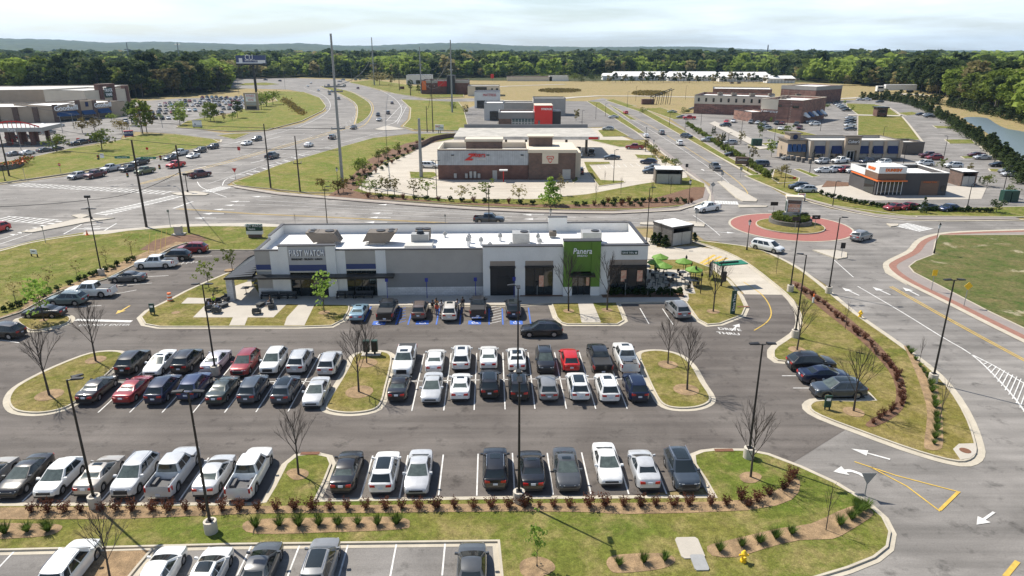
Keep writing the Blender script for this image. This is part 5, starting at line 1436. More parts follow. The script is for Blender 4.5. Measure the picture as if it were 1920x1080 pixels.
# fuel canopy
cz = 6.0
c0 = G(851, 262, cz - .9); c1 = G(1124, 262, cz - .9)
o = empty('fuel_canopy', (c0.x, c0.y, 0)); tag(o, 'very long white fuel station canopy with dark upper fascia behind the chicken restaurant', 'fuel canopy')
fr = Frame(c0, 0); w_ = c1.x - c0.x
dq = (G(862, 241, cz) - G(851, 258, cz)).y
fr.part('deck', M['slab_white'], o, (0, w_, 0, dq, cz - .9, cz)); fr.part('fascia', M['stucco_grey'], o, (1.5, w_ - 1, dq + .01, dq + .3, cz - .2, cz + 1.1))
for k in range(7): 
    q = MB(); s = 3 + (w_ - 6) * k / 6
    fr.box(q, s - .35, s + .35, dq * .3, dq * .3 + .7, 0, cz - .9); q.build('column', M['metal_brown'], o)
fr.part('fascia_logo', M['red_panel'], o, (w_ - 3.2, w_ - .4, -.1, -.01, cz - .75, cz - .15))
for k in range(26): pass
# bank with the red tower
t, fr, w_ = block('bank_building', 'low grey bank with glazed wall left of its red tower', (935, 247), (1002, 247), 7.2, 14, 'brick_brown', 'roof_white', 'stucco_grey', bands=((4.9, 7.1, 'stucco_grey'),))
fr.part('curtain_wall', M['glass_teal'], t, (w_ * .37, w_ * .99, -.3, -.07, .3, 4.9))
q = MB()
for k in range(8): fr.box(q, w_ * (.37 + .62 * k / 7) - .05, w_ * (.37 + .62 * k / 7) + .05, -.4, -.3, .3, 4.9)
for z in (1.8, 3.4): fr.box(q, w_ * .37, w_ * .99, -.38, -.3, z, z + .1)
q.build('mullion', M['white_metal'], t)
f2, w2 = frame_px((1002, 247), (1035, 247))
f2.part('red_tower', M['red_panel'], t, (0, w2, -1, 9, 0, 9.9)); f2.part('tower_roof', M['stucco_cream'], t, (-.1, w2 + .1, -1.1, 9.1, 9.9, 10.05)); f2.part('dark_wing', M['panel_black'], t, (w2, w2 + 3.4, 1, 12, 0, 7.6))
text('SYNOVUS', 1.05, f2.p(w2 * .66, -1.1, 8.6), f2.u, (0, 0, 1), M['letter_white'], t, 'sign_lettering', .06, bold=.03, sx=.85)
f2.part('slit_window', M['glass_teal'], t, (w2 * .2, w2 * .3, -1.08, -1.01, .8, 4.4)); f2.part('doorway', M['glass_teal'], t, (w2 * .56, w2 * .72, -1.08, -1.01, 0, 2.2))
block('shop_building', 'pale grey shop block with canopy left behind the bank', (908, 226), (944, 226), 7.5, 16, 'roof_pale', 'roof_white', wins=((.3, .75, .2, 4.0),))
block('shop_building', 'long low grey shop behind the bank roof', (944, 215), (1000, 215), 5.5, 12, 'stucco_taupe', 'roof_white')
block('shop_building', 'tan shop with dark side recess right behind the red tower', (1000, 217), (1060, 217), 8.0, 14, 'stucco_taupe', 'roof_pale')
t, fr, w_ = block('shop_building', 'white mattress shop with dark sloped roof behind the pale block', (890, 203), (937, 203), 8.5, 18, 'stucco_white', 'coping', wins=((.1, .9, .2, 4.0),), par=.1)
text('MATTRESS', 1.9, fr.p(w_ * .6, -.2, 6.9), fr.u, (0, 0, 1), M['red_panel'], t, 'sign_lettering', .05, sx=.8)
block('shop_building', 'brown and cream shop row far behind the mattress shop', (877, 180), (936, 180), 6.5, 20, 'stucco_cream', 'roof_pale', bands=(), wins=((.25, .6, .5, 5.8), (.75, .8, 2, 5), (.9, .96, 2, 5)))
t, fr, w_ = block('restaurant_building', 'dark red brick restaurant with orange signs far beyond the highway', (791, 177), (878, 177), 9.5, 20, 'brick_red', 'roof_pale', bands=((7.8, 9.4, 'stucco_taupe'),))
fr.part('sign_panel', M['red_panel'], t, (w_ * .35, w_ * .56, -.3, -.07, 5.5, 9)); fr.part('sign_panel', M['orange'], t, (.3, w_ * .1, -.3, -.07, 3, 9.2)); fr.part('corner_tower', M['panel_black'], t, (w_ * .55, w_ * .72, -2, 6, 0, 13))
block('shop_building', 'white shop with pale roof at the highway bend before the woods', (762, 158), (808, 158), 8, 20, 'stucco_white', 'roof_white', wins=((.4, .8, .5, 3.5),))
block('shop_building', 'long low building with salmon red roof far across the field', (950, 152), (1035, 152), 4, 18, 'stucco_cream', 'brick_round')
# medical building of brick, three volumes
def windows_row(n, z0, z1, a=.06, b=.97, f=.022): return [(a + (b - a) * k / (n - 1) - f / 2, a + (b - a) * k / (n - 1) + f / 2, z0, z1) for k in range(n)]
block('brick_building', 'long brick and cream building with a row of square windows, right of the avenue', (1300, 213), (1440, 218), 8.9, 26, 'brick_mixed', 'roof_white', bands=((4.9, 8.8, 'stucco_cream'),), wins=windows_row(10, 6.0, 7.6), par=.9)
t, fr, w_ = block('brick_building', 'brick corner building with script sign nearest the eastern parking rows', (1424, 227), (1500, 232), 9.6, 30, 'brick_mixed', 'roof_white', trim='stucco_cream', wins=((.45, .50, 6.6, 7.4), (.78, .92, 6.4, 7.2)), par=.9)
fr.part('cladding', M['stucco_cream'], t, (-.05, w_ * .42, -.12, -.01, 5.3, 9.5))
text('Lawrence', 1.9, fr.p(w_ * .22, -.2, 4.5), fr.u, (0, 0, 1), M['letter_white'], t, 'sign_lettering', .05, shear=.3)
for k in range(5):
    q = MB(); d0 = 3 + k * 5.2
    q.hexa([fr.p(w_, d0, 3.2), fr.p(w_ + 2.2, d0, 2.4), fr.p(w_ + 2.2, d0 + 3, 2.4), fr.p(w_, d0 + 3, 3.2)], [fr.p(w_, d0, 4.4), fr.p(w_ + 2.2, d0, 2.6), fr.p(w_ + 2.2, d0 + 3, 2.6), fr.p(w_, d0 + 3, 4.4)]); q.build('awning', M['blue_awning_light' if k % 2 else 'white_metal'], t)
block('brick_building', 'low cream and brick building with white roof behind the long brick one', (1335, 190), (1445, 192), 7.5, 24, 'stucco_cream', 'roof_white', bands=((4.5, 7.4, 'brick_mixed'),))
block('brick_building', 'brick building with many dark roof units at the rear right of the group', (1462, 190), (1527, 194), 9.5, 30, 'brick_mixed', 'roof_white', trim='stucco_cream', bands=((7.4, 9.4, 'stucco_taupe'),))
block('service_shed', 'small orange brick shed with pale roof before the long brick building', (1375, 223), (1408, 229), 4.2, 9, 'brick_mixed', 'roof_white', cat='shed')
for px, py, z in ((1350, 205, 9), (1376, 206, 9), (1410, 207, 9), (1468, 215, 9), (1476, 214, 9), (1470, 211, 9), (1445, 207, 9), (1496, 208, 9), (1473, 178, 9), (1480, 178, 9), (1487, 178, 9), (1495, 178, 9), (1372, 184, 7.3), (1385, 184, 7.3), (1376, 298 - 20, 0), (1580, 290 - 18, 5.4)):
    if z < 1 or z == 5.4: continue
    p = G(px, py - 27, z - .9); o = empty('rooftop_unit', p); fr = Frame(p, 0)
    fr.part('casing', M['metal_brown'], o, (-1.2, 1.2, -1, 1, z - .9, z + .4)); q = MB(); q.tube(p + Vector((0, 0, 1.3)), p + Vector((0, 0, 1.42)), .5, n=10); q.build('fan', M['panel_black'], o)
    later(o, 'dark boxy rooftop unit', 'on the brick building group', 'air conditioner', 'rooftop units on the brick buildings')
# custard restaurant with blue awnings
t, fr, w_ = block('restaurant_building', 'tan and stone restaurant with dark blue awnings in the eastern lot', (1515, 301), (1686, 301), 5.6, 13, 'stucco_taupe', 'roof_pale', 'metal_brown', wins=((.055, .15, .9, 3.1), (.24, .33, .9, 3.1)), par=.7)
fr.part('stone_base', M['stone_grey'], t, (-.1, w_ * .34, -.2, -.07, 0, .85), (w_ * .52, w_ + .1, -.2, -.07, 0, .85), (w_ + .01, w_ + .15, -.07, 13, 0, .85))
for s in (.0, .17, .36, .5, .64, .80, .965): fr.part('pilaster', M['stucco_tan'], t, (w_ * s, w_ * s + .9, -.35, -.005, .86, 5.5))
for s in (.055, .24, .53, .69, .85):
    q = MB(); s0 = w_ * s; s1 = s0 + 2.8
    q.hexa([fr.p(s0, -.08, 2.3), fr.p(s0, -1.0, 2.1), fr.p(s1, -1.0, 2.1), fr.p(s1, -.08, 2.3)], [fr.p(s0, -.08, 4.2), fr.p(s0, -.9, 2.3), fr.p(s1, -.9, 2.3), fr.p(s1, -.08, 4.2)]); q.build('awning', M['blue_awning'], t)
fr.part('entrance_tower', M['stucco_tan'], t, (w_ * .36, w_ * .53, -1.2, -.4, 3.0, 6.9), (w_ * .36, w_ * .39, -1.2, -.4, 0, 3.0), (w_ * .50, w_ * .53, -1.2, -.4, 0, 3.0))
fr.part('sign_panel', M['metal_brown'], t, (w_ * .385, w_ * .505, -1.3, -1.21, 4.6, 6.4)); fr.part('entrance_door', M['white_metal'], t, (w_ * .405, w_ * .485, -.45, -.36, 0, 2.9)); fr.part('door_glass', M['glass_dark'], t, (w_ * .412, w_ * .442, -.5, -.46, .2, 2.7), (w_ * .448, w_ * .478, -.5, -.46, .2, 2.7))
fr.part('tower_cornice', M['metal_brown'], t, (w_ * .35, w_ * .54, -1.4, .3, 6.9, 7.15))
text('Culver\u2019s', 1.15, fr.p(w_ * .445, -1.38, 5.5), fr.u, (0, 0, 1), M['letter_white'], t, 'sign_lettering', .05, shear=.3, sx=.85)
fr.part('side_wing', M['stucco_tan'], t, (-5.5, -.2, 2.2, 10, 0, 5.4)); fr.part('wing_roof', M['metal_brown'], t, (-6.0, .2, 1.7, 10.4, 5.4, 5.65)); fr.part('wing_tower', M['stucco_tan'], t, (-4.6, -1.6, 3.5, 8, 5.66, 7.2)); fr.part('wing_tower_cap', M['metal_brown'], t, (-5.0, -1.2, 3.1, 8.4, 7.2, 7.4))
for k in range(4):
    q = MB(); d0 = 2.4 + k * 1.9
    s0 = -5.5 + k * 1.35
    q.hexa([fr.p(s0, 2.18, 2.6), fr.p(s0, 1.1, 2.3), fr.p(s0 + 1.1, 1.1, 2.3), fr.p(s0 + 1.1, 2.18, 2.6)], [fr.p(s0, 2.18, 4.4), fr.p(s0, 1.2, 2.6), fr.p(s0 + 1.1, 1.2, 2.6), fr.p(s0 + 1.1, 2.18, 4.4)]); q.build('awning', M['blue_awning_light'], t)
q = MB(); q.tube(fr.p(-3.1, 3.48, 6.3), fr.p(-3.1, 3.35, 6.3), .7, n=16); q.build('round_sign', M['blue_awning'], t)
block('service_shed', 'dark brown service enclosure right of the restaurant with blue awnings', (1690, 290), (1730, 290), 3.6, 9, 'metal_brown', 'roof_pale', cat='shed')
# coffee and doughnut shop
t, fr, w_ = block('coffee_shop', 'small dark grey coffee shop with slatted corner sign and orange band', (1639, 367), (1772, 367), 4.9, 12.5, 'charcoal', 'roof_white', 'stucco_white', par=.8)
c = w_ * .38
fr.part('corner_tower', M['white_metal'], t, (-.1, c, -.5, 5.2, 4.95, 6.4)); fr.part('slat_panel', M['wood_slats'], t, (-.12, c, -.5, 5.2, 3.55, 4.95)); fr.part('orange_band', M['orange'], t, (-.3, c + .3, -1.0, 5.6, 3.25, 3.5))
fr.part('storefront', M['glass_dark'], t, (.4, c - .3, -.12, -.01, .3, 3.2)); q = MB()
for k in range(7): fr.box(q, .4 + (c - .7) * k / 6 - .05, .4 + (c - .7) * k / 6 + .05, -.2, -.12, .3, 3.2)
q.build('mullion', M['white_metal'], t)
fr.part('side_storefront', M['glass_dark'], t, (-.12, -.01, .6, 5, .3, 3.2)); fr.part('side_band', M['orange'], t, (-.3, -.02, 5.65, 11.5, 3.3, 3.55)); fr.part('side_fascia', M['white_metal'], t, (-.15, -.02, 5.3, 12.4, 3.7, 5.2))
fr.part('wood_panel', M['wood_slats'], t, (w_ * .62, w_ * .88, -.08, -.005, .05, 3.3)); fr.part('order_window', M['glass_dark'], t, (w_ * .92, w_ * .97, -.08, -.005, 1.0, 2.2))
text('DUNKIN\u2019', .85, fr.p(c * .52, -.56, 5.65), fr.u, (0, 0, 1), M['orange'], t, 'sign_lettering', .05, bold=.05)
text('DUNKIN\u2019', .75, fr.p(-.16, 2.6, 5.65), -fr.v, (0, 0, 1), M['orange'], t, 'sign_lettering', .05, bold=.05)
text('DUNKIN\u2019 RUNS', .42, fr.p(w_ * .75, -.13, 3.0), fr.u, (0, 0, 1), M['orange'], t, 'sign_lettering', .03)
# refuse enclosures
def enclosure(a, b, h, dep, wall, label):
    fr, w_ = frame_px(a, b); t = empty('refuse_enclosure', fr.O); tag(t, label, 'enclosure')
    fr.part('wall', M[wall], t, (0, .3, 0, dep, 0, h), (w_ - .3, w_, 0, dep, 0, h), (.3, w_ - .3, dep - .3, dep, 0, h))
    fr.part('gate', M['metal_grey'], t, (.32, w_ / 2 - .04, .05, .15, .1, h - .8)); fr.part('gate', M['metal_grey'], t, (w_ / 2 + .04, w_ - .32, .05, .15, .1, h - .8))
    fr.part('beam', M['coping'], t, (-.1, w_ + .1, -.1, dep + .1, h, h + .25)); fr.part('roof', M['roof_white'], t, (0, w_, 0, dep, h + .25, h + .32))
    return t
enclosure((1258, 463), (1297, 457), 3.0, 4.8, 'stone_grey', 'stone refuse enclosure with white roof right of the long white building')
enclosure((1228, 345), (1278, 346), 3.2, 5.5, 'metal_brown', 'brown refuse enclosure with grey gates beside the diagonal avenue')
enclosure((1800, 350), (1828, 350), 3.2, 5, 'brick_brown', 'stone refuse enclosure behind the coffee shop drive lane')
# shopping centre on the left
block('store_building', 'huge low store with pale roof at the far left before the woods', (-120, 203), (195, 198), 9.0, 55, 'stucco_tan', 'roof_pale', par=.4)
t, fr, w_ = block('store_building', 'tan store wall with brown pilasters left of the charity shop sign', (-120, 232), (103, 229), 6.6, 28, 'stucco_tan', 'roof_white', par=.5)
for s in (.5, .66, .83): fr.part('pilaster', M['brick_brown'], t, (w_ * s, w_ * s + 2.2, -.4, -.005, 0, 6.5))
t, fr, w_ = block('charity_shop', 'tan charity shop with blue awnings and two white wall signs', (103, 229), (238, 217), 6.8, 28, 'stucco_tan', 'roof_white', par=.5)
for b_ in ((0, 2.2, -.5, -.005, 0, 7.4), (w_ * .30, w_ * .36, -.5, -.005, 0, 8.6), (w_ * .53, w_ * .585, -.5, -.005, 0, 8.2), (w_ * .76, w_ * .78, -.4, -.005, 0, 7.6)): fr.part('pilaster', M['brick_brown'], t, b_)
fr.part('raised_bay', M['stucco_tan'], t, (w_ * .365, w_ * .525, -.35, .6, 4, 8.2)); fr.part('blue_emblem', M['blue_awning'], t, (w_ * .43, w_ * .47, -.5, -.36, 5.6, 7.6))
for a, c_ in ((.04, .30), (.365, .525), (.59, .75)):
    q = MB(); s0, s1 = w_ * a, w_ * c_
    q.hexa([fr.p(s0, -.05, 2.6), fr.p(s0, -2.2, 2.3), fr.p(s1, -2.2, 2.3), fr.p(s1, -.05, 2.6)], [fr.p(s0, -.05, 4.3), fr.p(s0, -2.0, 2.6), fr.p(s1, -2.0, 2.6), fr.p(s1, -.05, 4.3)]); q.build('awning', M['blue_awning_light'], t)
    fr.part('storefront', M['glass_dark'], t, (s0 + .5, s1 - .5, -.1, -.04, .1, 2.5))
text('Goodwill', 2.9, fr.p(w_ * .165, -.7, 5.6), fr.u, (0, 0, 1), M['letter_white'], t, 'sign_lettering', .1, bold=.06, sx=1.0)
text('Goodwill', 2.7, fr.p(w_ * .665, -.7, 5.8), fr.u, (0, 0, 1), M['letter_white'], t, 'sign_lettering', .1, bold=.06, sx=.85)
t, fr, w_ = block('store_building', 'clothing store front with brown frames and dark square sign at left', (165, 208), (245, 201), 10, 30, 'stucco_cream', 'roof_pale')
fr.part('frame_tower', M['brick_red'], t, (w_ * .32, w_ * .40, -.8, 3, 0, 13), (w_ * .60, w_ * .68, -.8, 3, 0, 13), (w_ * .40, w_ * .60, -.8, 3, 11.5, 13), (w_ * .94, w_, -.6, 3, 0, 11.5)); fr.part('square_sign', M['sign_green'], t, (w_ * .42, w_ * .58, -1.1, -.82, 6, 11.2))
text('TRUCK\nVANS', 2.2, fr.p(w_ * .5, -1.2, 8.6), fr.u, (0, 0, 1), M['letter_white'], t, 'sign_lettering', .05, bold=.06, sx=.7)
# filling station canopy at the left edge
c0 = G(-40, 246, 5); o = empty('fuel_canopy', (c0.x, c0.y, 0)); tag(o, 'grey fuel canopy with curved red truss and brick columns at left edge', 'fuel canopy')
fr = Frame(c0, R(8)); wd = (G(90, 240, 5) - c0).length
fr.part('fascia', M['metal_grey'], o, (0, wd, 0, 14, 4.6, 5.9))
for k in range(4):
    for d_ in (1.5, 12): q = MB(); s = 3 + k * (wd - 8) / 3; fr.box(q, s, s + 1.1, d_, d_ + 1.1, 0, 4.6); q.build('column', M['brick_red'], o)
q = MB(); prev = None
for k in range(13):
    s = 2 + (wd - 3) * k / 12; z = 6.1 + 1.9 * math.sin(math.pi * k / 12); p = fr.p(s, .6, z)
    if prev: q.tube(prev, p, .22, n=5)
    q.tube(fr.p(s, .6, 5.9), p, .1, n=4); prev = p
q.build('truss', M['red_panel'], o)
text('Pure', 1.3, fr.p(wd * .52, -.08, 5.25), fr.u, (0, 0, 1), M['letter_white'], o, 'sign_lettering', .03, bold=.03)
for k in range(4):
    p = fr.p(6 + k * 7, 5, 0); q = MB(); fr.box(q, 6 + k * 7, 6.9 + k * 7, 5, 5.5, .05, 1.7); b_ = centred(q.build('fuel_pump', M['red_panel'])); later(b_, 'red fuel pump', 'under the left fuel canopy', 'fuel pump', 'fuel pumps under the canopy')
# self storage rows across the field
for i, (x0, x1, y) in enumerate(((1130, 1165, 150), (1168, 1205, 151), (1208, 1250, 151), (1253, 1300, 152), (1303, 1345, 152), (1348, 1395, 153), (1398, 1450, 153), (1150, 1250, 146), (1255, 1345, 146), (1350, 1440, 147), (1440, 1490, 156))):
    fr, w_ = frame_px((x0, y), (x1, y)); t = empty('storage_building', fr.O)
    fr.part('wall', M['stucco_white'], t, (0, w_, 0, 14, 0, 4.2))
    q = MB(); q.hexa([fr.p(-.4, -.4, 4.2), fr.p(w_ + .4, -.4, 4.2), fr.p(w_ + .4, 14.4, 4.2), fr.p(-.4, 14.4, 4.2)], [fr.p(1, 6.5, 6.6), fr.p(w_ - 1, 6.5, 6.6), fr.p(w_ - 1, 7.5, 6.6), fr.p(1, 7.5, 6.6)]); q.build('roof', M['roof_white'], t)
    for k in range(1, 8): fr.part('roller_door', M['roof_pale'], t, (w_ * k / 8 - w_ * .035, w_ * k / 8 + w_ * .035, -.08, -.01, .1, 3.2))
    later(t, 'white storage building with low ridged roof', 'across the field', 'storage building', 'white storage buildings across the field')
for a, b_, lab, hh, wal, rf in (((1030, 152), (1066, 152), 'white farmhouse with grey roof far across the field', 5, 'stucco_white', 'roof_pale'), ((223, 130), (241, 130), 'pale house roof among the left woods', 9, 'stucco_white', 'roof_pale'), ((3, 126), (14, 126), 'small house with red roof at the far left edge', 9, 'stucco_white', 'brick_round')):
    block('house', lab, a, b_, hh, 12, wal, rf, cat='house', par=.1)
# ---------------------------------------------------------------- vegetation
def leaf_mat(name, c1, c2, objvar=.35, scale=.6):
    m = bpy.data.materials.new(name); m.use_nodes = True
    n = m.node_tree; b = n.nodes['Principled BSDF']; b.inputs['Roughness'].default_value = .85; b.inputs['Specular IOR Level'].default_value = .15
    P = N(n, 'ShaderNodeNewGeometry').outputs['Position']
    c = mixc(n, ramp(n, noise_node(n, P, scale, 4, .7), .35, .65), c1, c2)
    oi_ = N(n, 'ShaderNodeObjectInfo')
    f = ramp(n, oi_.outputs['Random'], 0, 1, 1 - objvar, 1 + objvar)
    f2 = ramp(n, noise_node(n, P, scale * 9, 2, .6), .25, .75, .6, 1.4)
    q = N(n, 'ShaderNodeMath', operation='MULTIPLY'); n.links.new(f, q.inputs[0]); n.links.new(f2, q.inputs[1])
    s = N(n, 'ShaderNodeVectorMath', operation='SCALE'); n.links.new(c, s.inputs[0]); n.links.new(q.outputs[0], s.inputs['Scale'])
    n.links.new(s.outputs[0], b.inputs['Base Color'])
    tl = N(n, 'ShaderNodeBsdfTranslucent'); n.links.new(s.outputs[0], tl.inputs['Color'])
    ms = N(n, 'ShaderNodeMixShader'); ms.inputs[0].default_value = .4
    n.links.new(b.outputs[0], ms.inputs[1]); n.links.new(tl.outputs[0], ms.inputs[2]); n.links.new(ms.outputs[0], n.nodes['Material Output'].inputs['Surface'])
    MATS[name] = m; return m
leaf_mat('leaf_pine', (.036, .056, .022), (.085, .112, .038))
leaf_mat('leaf_fresh', (.15, .21, .035), (.26, .32, .07))
leaf_mat('leaf_mid', (.085, .12, .026), (.17, .20, .045))
leaf_mat('leaf_olive', (.20, .17, .07), (.27, .24, .11))
leaf_mat('leaf_young', (.20, .32, .05), (.30, .42, .09), .1, 1.5)
leaf_mat('leaf_russet', (.13, .10, .035), (.20, .16, .05))
leaf_mat('leaf_redbush', (.085, .032, .022), (.15, .065, .038), .3, 3)
leaf_mat('leaf_tuft', (.07, .12, .02), (.12, .18, .04), .2, 4)
leaf_mat('leaf_box', (.018, .035, .012), (.045, .075, .02), .2, 3)
mat('bark', (.075, .06, .05), .95, var=.3, scale=6)
mat('bark_grey', (.16, .14, .12), .95, var=.3, scale=6)
def top_h(px, py, ty):
    g_ = G(px, py); v = (ty - 540) / FPX
    t_ = g_.y / (CT - v * ST)
    return HCAM + t_ * (-ST - v * CT)
def quads_np(P, size, rng, up=.3):
    n = len(P)
    a = rng.normal(size=(n, 3)); a /= np.linalg.norm(a, axis=1)[:, None]
    b_ = rng.normal(size=(n, 3)); b_[:, 2] += up
    b_ -= a * (a * b_).sum(1)[:, None]; b_ /= np.linalg.norm(b_, axis=1)[:, None]
    s = size * (0.6 + .8 * rng.random(n))[:, None]
    a = a * s; b_ = b_ * s * .7
    return np.stack([P - a - b_, P + a - b_ * .6, P + a * .8 + b_, P - a * .7 + b_ * 1.1], 1).reshape(-1, 3)
def np_mesh(name, V_, quads=None, mats=(), mi=None):
    n = len(V_) // 4
    me = bpy.data.meshes.new(name)
    me.vertices.add(len(V_)); me.vertices.foreach_set('co', V_.astype(np.float32).ravel())
    me.loops.add(n * 4); me.loops.foreach_set('vertex_index', np.arange(n * 4, dtype=np.int32))
    me.polygons.add(n); me.polygons.foreach_set('loop_start', np.arange(0, n * 4, 4, dtype=np.int32))
    for m_ in mats: me.materials.append(m_)
    if mi is not None: me.polygons.foreach_set('material_index', mi.astype(np.int32))
    me.update(calc_edges=True); return me
def crown_pts(rng, shape, n):
    """points spread on leaf clumps for a crown of unit height (trunk foot at 0, top at 1)"""
    out = []
    if shape == 'round':
        k = 16; c = rng.normal(size=(k, 3)) * (.17, .17, .16) + (0, 0, .62); r = .10 + .09 * rng.random(k)
    elif shape == 'pine':
        k = 15; z = .42 + .56 * rng.random(k); w_ = .20 * (1.12 - z) ** .6 + .03
        a = rng.random(k) * 6.28; c = np.stack([np.cos(a) * w_, np.sin(a) * w_, z], 1); r = .06 + .07 * rng.random(k) * (1.25 - z)
    elif shape == 'tall':
        k = 18; z = .28 + .66 * rng.random(k); a = rng.random(k) * 6.28; w_ = .16 * np.sin(np.pi * (z - .1)) + .02
        c = np.stack([np.cos(a) * w_, np.sin(a) * w_, z], 1); r = .07 + .07 * rng.random(k)
    elif shape == 'cone':
        k = 24; z = .08 + .88 * rng.random(k) ** 1.1; a = rng.random(k) * 6.28; w_ = .27 * (1 - z) + .01
        c = np.stack([np.cos(a) * w_ * .7, np.sin(a) * w_ * .7, z], 1); r = .05 + .13 * (1 - z)
    elif shape == 'ball':
        k = 14; c = rng.normal(size=(k, 3)) * (.22, .22, .16) + (0, 0, .45); r = .16 + .1 * rng.random(k)
    elif shape == 'sparse':
        k = 22; c = rng.normal(size=(k, 3)) * (.13, .13, .19) + (0, 0, .64); r = .05 + .05 * rng.random(k)
    per = n // k + 1
    for i in range(k):
        d = rng.normal(size=(per, 3)); d /= np.linalg.norm(d, axis=1)[:, None]
        out.append(c[i] + d * r[i] * (.75 + .35 * rng.random(per))[:, None] * (1, 1, .8))
    return np.concatenate(out)[:n]
def limb(mb, p, d, L_, r, depth, rg, spread=.45, up=.35, n=4, kids=3):
    q = p + d * L_
    mb.tube(p, q, r, r * .55, n=n, caps=False)
    if depth == 0: return
    for i in range(kids):
        t_ = .35 + .65 * (i + 1) / kids
        s = p.lerp(q, t_)
        nd = (d + Vector((rg.uniform(-1, 1), rg.uniform(-1, 1), rg.uniform(-.3, 1) * up * 1.5)) * spread).normalized()
        limb(mb, s, nd, L_ * rg.uniform(.5, .72), r * .55, depth - 1, rg, spread, up, max(3, n - 1), kids)
BARE = {}
def bare_meshes(v_, twig=4):
    if (v_, twig) in BARE: return BARE[(v_, twig)]
    rg = random.Random(50 + v_); tr, cr_ = MB(), MB()
    tr.tube((0, 0, 0), (.01, .01, .42), .016, .010, n=6); tr.tube((.01, .01, .42), (.0, .02, .72), .010, .004, n=5, caps=False)
    for i in range(11):
        z = .27 + .045 * i; a = i * 2.4 + rg.random() * .6
        d = Vector((math.cos(a) * .55, math.sin(a) * .55, .95 + .05 * i)).normalized()
        limb(cr_, Vector((.01 * z, .01 * z, z)), d, (.30 - .014 * i) * rg.uniform(.85, 1.1), .0062, twig, rg, .36, .5, 3, 3)
    BARE[(v_, twig)] = (mesh_of(tr, 'trunk', M['bark'], True), mesh_of(cr_, 'crown', M['bark'], False))
    return BARE[(v_, twig)]
def put_tree(name, ms, px, py, h, label=None, where=None, cat='tree', group=None, sx_=1.0, z=.14):
    p = G(px, py); p.z = z
    o = empty(name, p, rnd.random() * 6.28); o.scale = (h * sx_, h * sx_, h)
    for nm, me in zip(('trunk', 'crown'), ms):
        if me is None: continue
        q = bpy.data.objects.new(nm, me); C.objects.link(q); q.parent = o
    if where: later(o, label, where, cat, group)
    else: tag(o, label, cat, group)
    return o
gb = 'bare trees in the parking lot islands'
for i, (px, py, ty, wh) in enumerate(((93, 743, 615, 'on the left end island'), (180, 679, 570, 'on the left end island'), (688, 683, 603, 'on the middle island'), (673, 737, 620, 'on the middle island'), (1252, 684, 598, 'on the right island'), (1288, 733, 618, 'on the right island'),
        (560, 892, 768, 'on the grass finger of the front row'), (1407, 897, 768, 'on the headland right of the front row'), (208, 1092, 962, 'in the mulch bed at the bottom edge'), (1066, 585, 478, 'before the green entrance tower'), (1138, 583, 478, 'before the coffee shop patio'), (1337, 586, 488, 'on the lawn beside the tall drive sign'),
        (1600, 773, 655, 'beside the three-car stalls'), (1494, 658, 562, 'at the head of the long lawn'))):
    put_tree('bare_tree', bare_meshes(i % 4), px, py, top_h(px, py, ty), 'leafless tree with upright twigs', wh, group=gb)
gs = 'thin saplings on the lawns'
for i, (px, py, ty) in enumerate(((1548, 997, 900), (1761, 793, 705), (1723, 682, 628), (1634, 702, 642), (1584, 620, 562), (1455, 515, 470), (554, 424, 398), (1238, 460, 405), (980, 383, 0), (1117, 380, 338), (1164, 367, 328), (1222, 379, 330), (1257, 365, 328), (1134, 345, 318), (1113, 300, 292))):
    if ty == 0: continue
    put_tree('bare_sapling', bare_meshes(i % 4, 1), px, py, top_h(px, py, ty), 'thin leafless sapling', 'on the lawns and verges', group=gs, sx_=.55)
def leafy(shape, lm, v_, n=260, leaf=.035, bk='bark'):
    key = (shape, lm, v_, n)
    if key in BARE: return BARE[key]
    rng = np.random.default_rng(v_ * 7 + len(shape))
    tr = MB(); th = .75 if shape in ('pine', 'tall') else .55
    tr.tube((0, 0, 0), (.01, 0, th), .014 if shape != 'round' else .02, .006, n=5)
    for i in range(5):
        z = th * (.5 + .1 * i); a = i * 2.3; tr.tube((.01 * z, 0, z), (math.cos(a) * .14, math.sin(a) * .14, z + .16), .006, .002, n=3, caps=False)
    P = crown_pts(rng, shape, n)
    me = np_mesh('crown', quads_np(P, leaf, rng), mats=[M[lm]])
    BARE[key] = (mesh_of(tr, 'trunk', M[bk], True), me); return BARE[key]
gl = 'young leafy trees'
for i, (px, py, ty, sh, lm, lab, wh) in enumerate(((608, 587, 517, 'sparse', 'leaf_young', 'young tree with light green leaves', 'before the left entrance'), (436, 508, 466, 'sparse', 'leaf_mid', 'thin young tree with small leaves', 'by the left canopy corner'), (392, 541, 488, 'sparse', 'leaf_mid', 'thin young tree with small leaves', 'on the lawn west of the canopy'),
        (83, 603, 515, 'sparse', 'leaf_young', 'young sapling with light leaves', 'on the small teardrop island'), (1007, 1066, 978, 'sparse', 'leaf_young', 'young sapling with pale green leaves', 'in the round bed at bottom centre'), (1032, 385, 332, 'cone', 'leaf_young', 'bright green conical tree', 'on the strip behind the long white building'),
        (1050, 367, 333, 'sparse', 'leaf_olive', 'thin tree with sparse leaves', 'right of the bright conical tree'))):
    put_tree('young_tree', leafy(sh, lm, i, 240 if sh == 'sparse' else 700, .03), px, py, top_h(px, py, ty), lab, wh, group=gl, sx_=.6 if px == 1007 else 1.1 if sh == 'sparse' else 1.5)
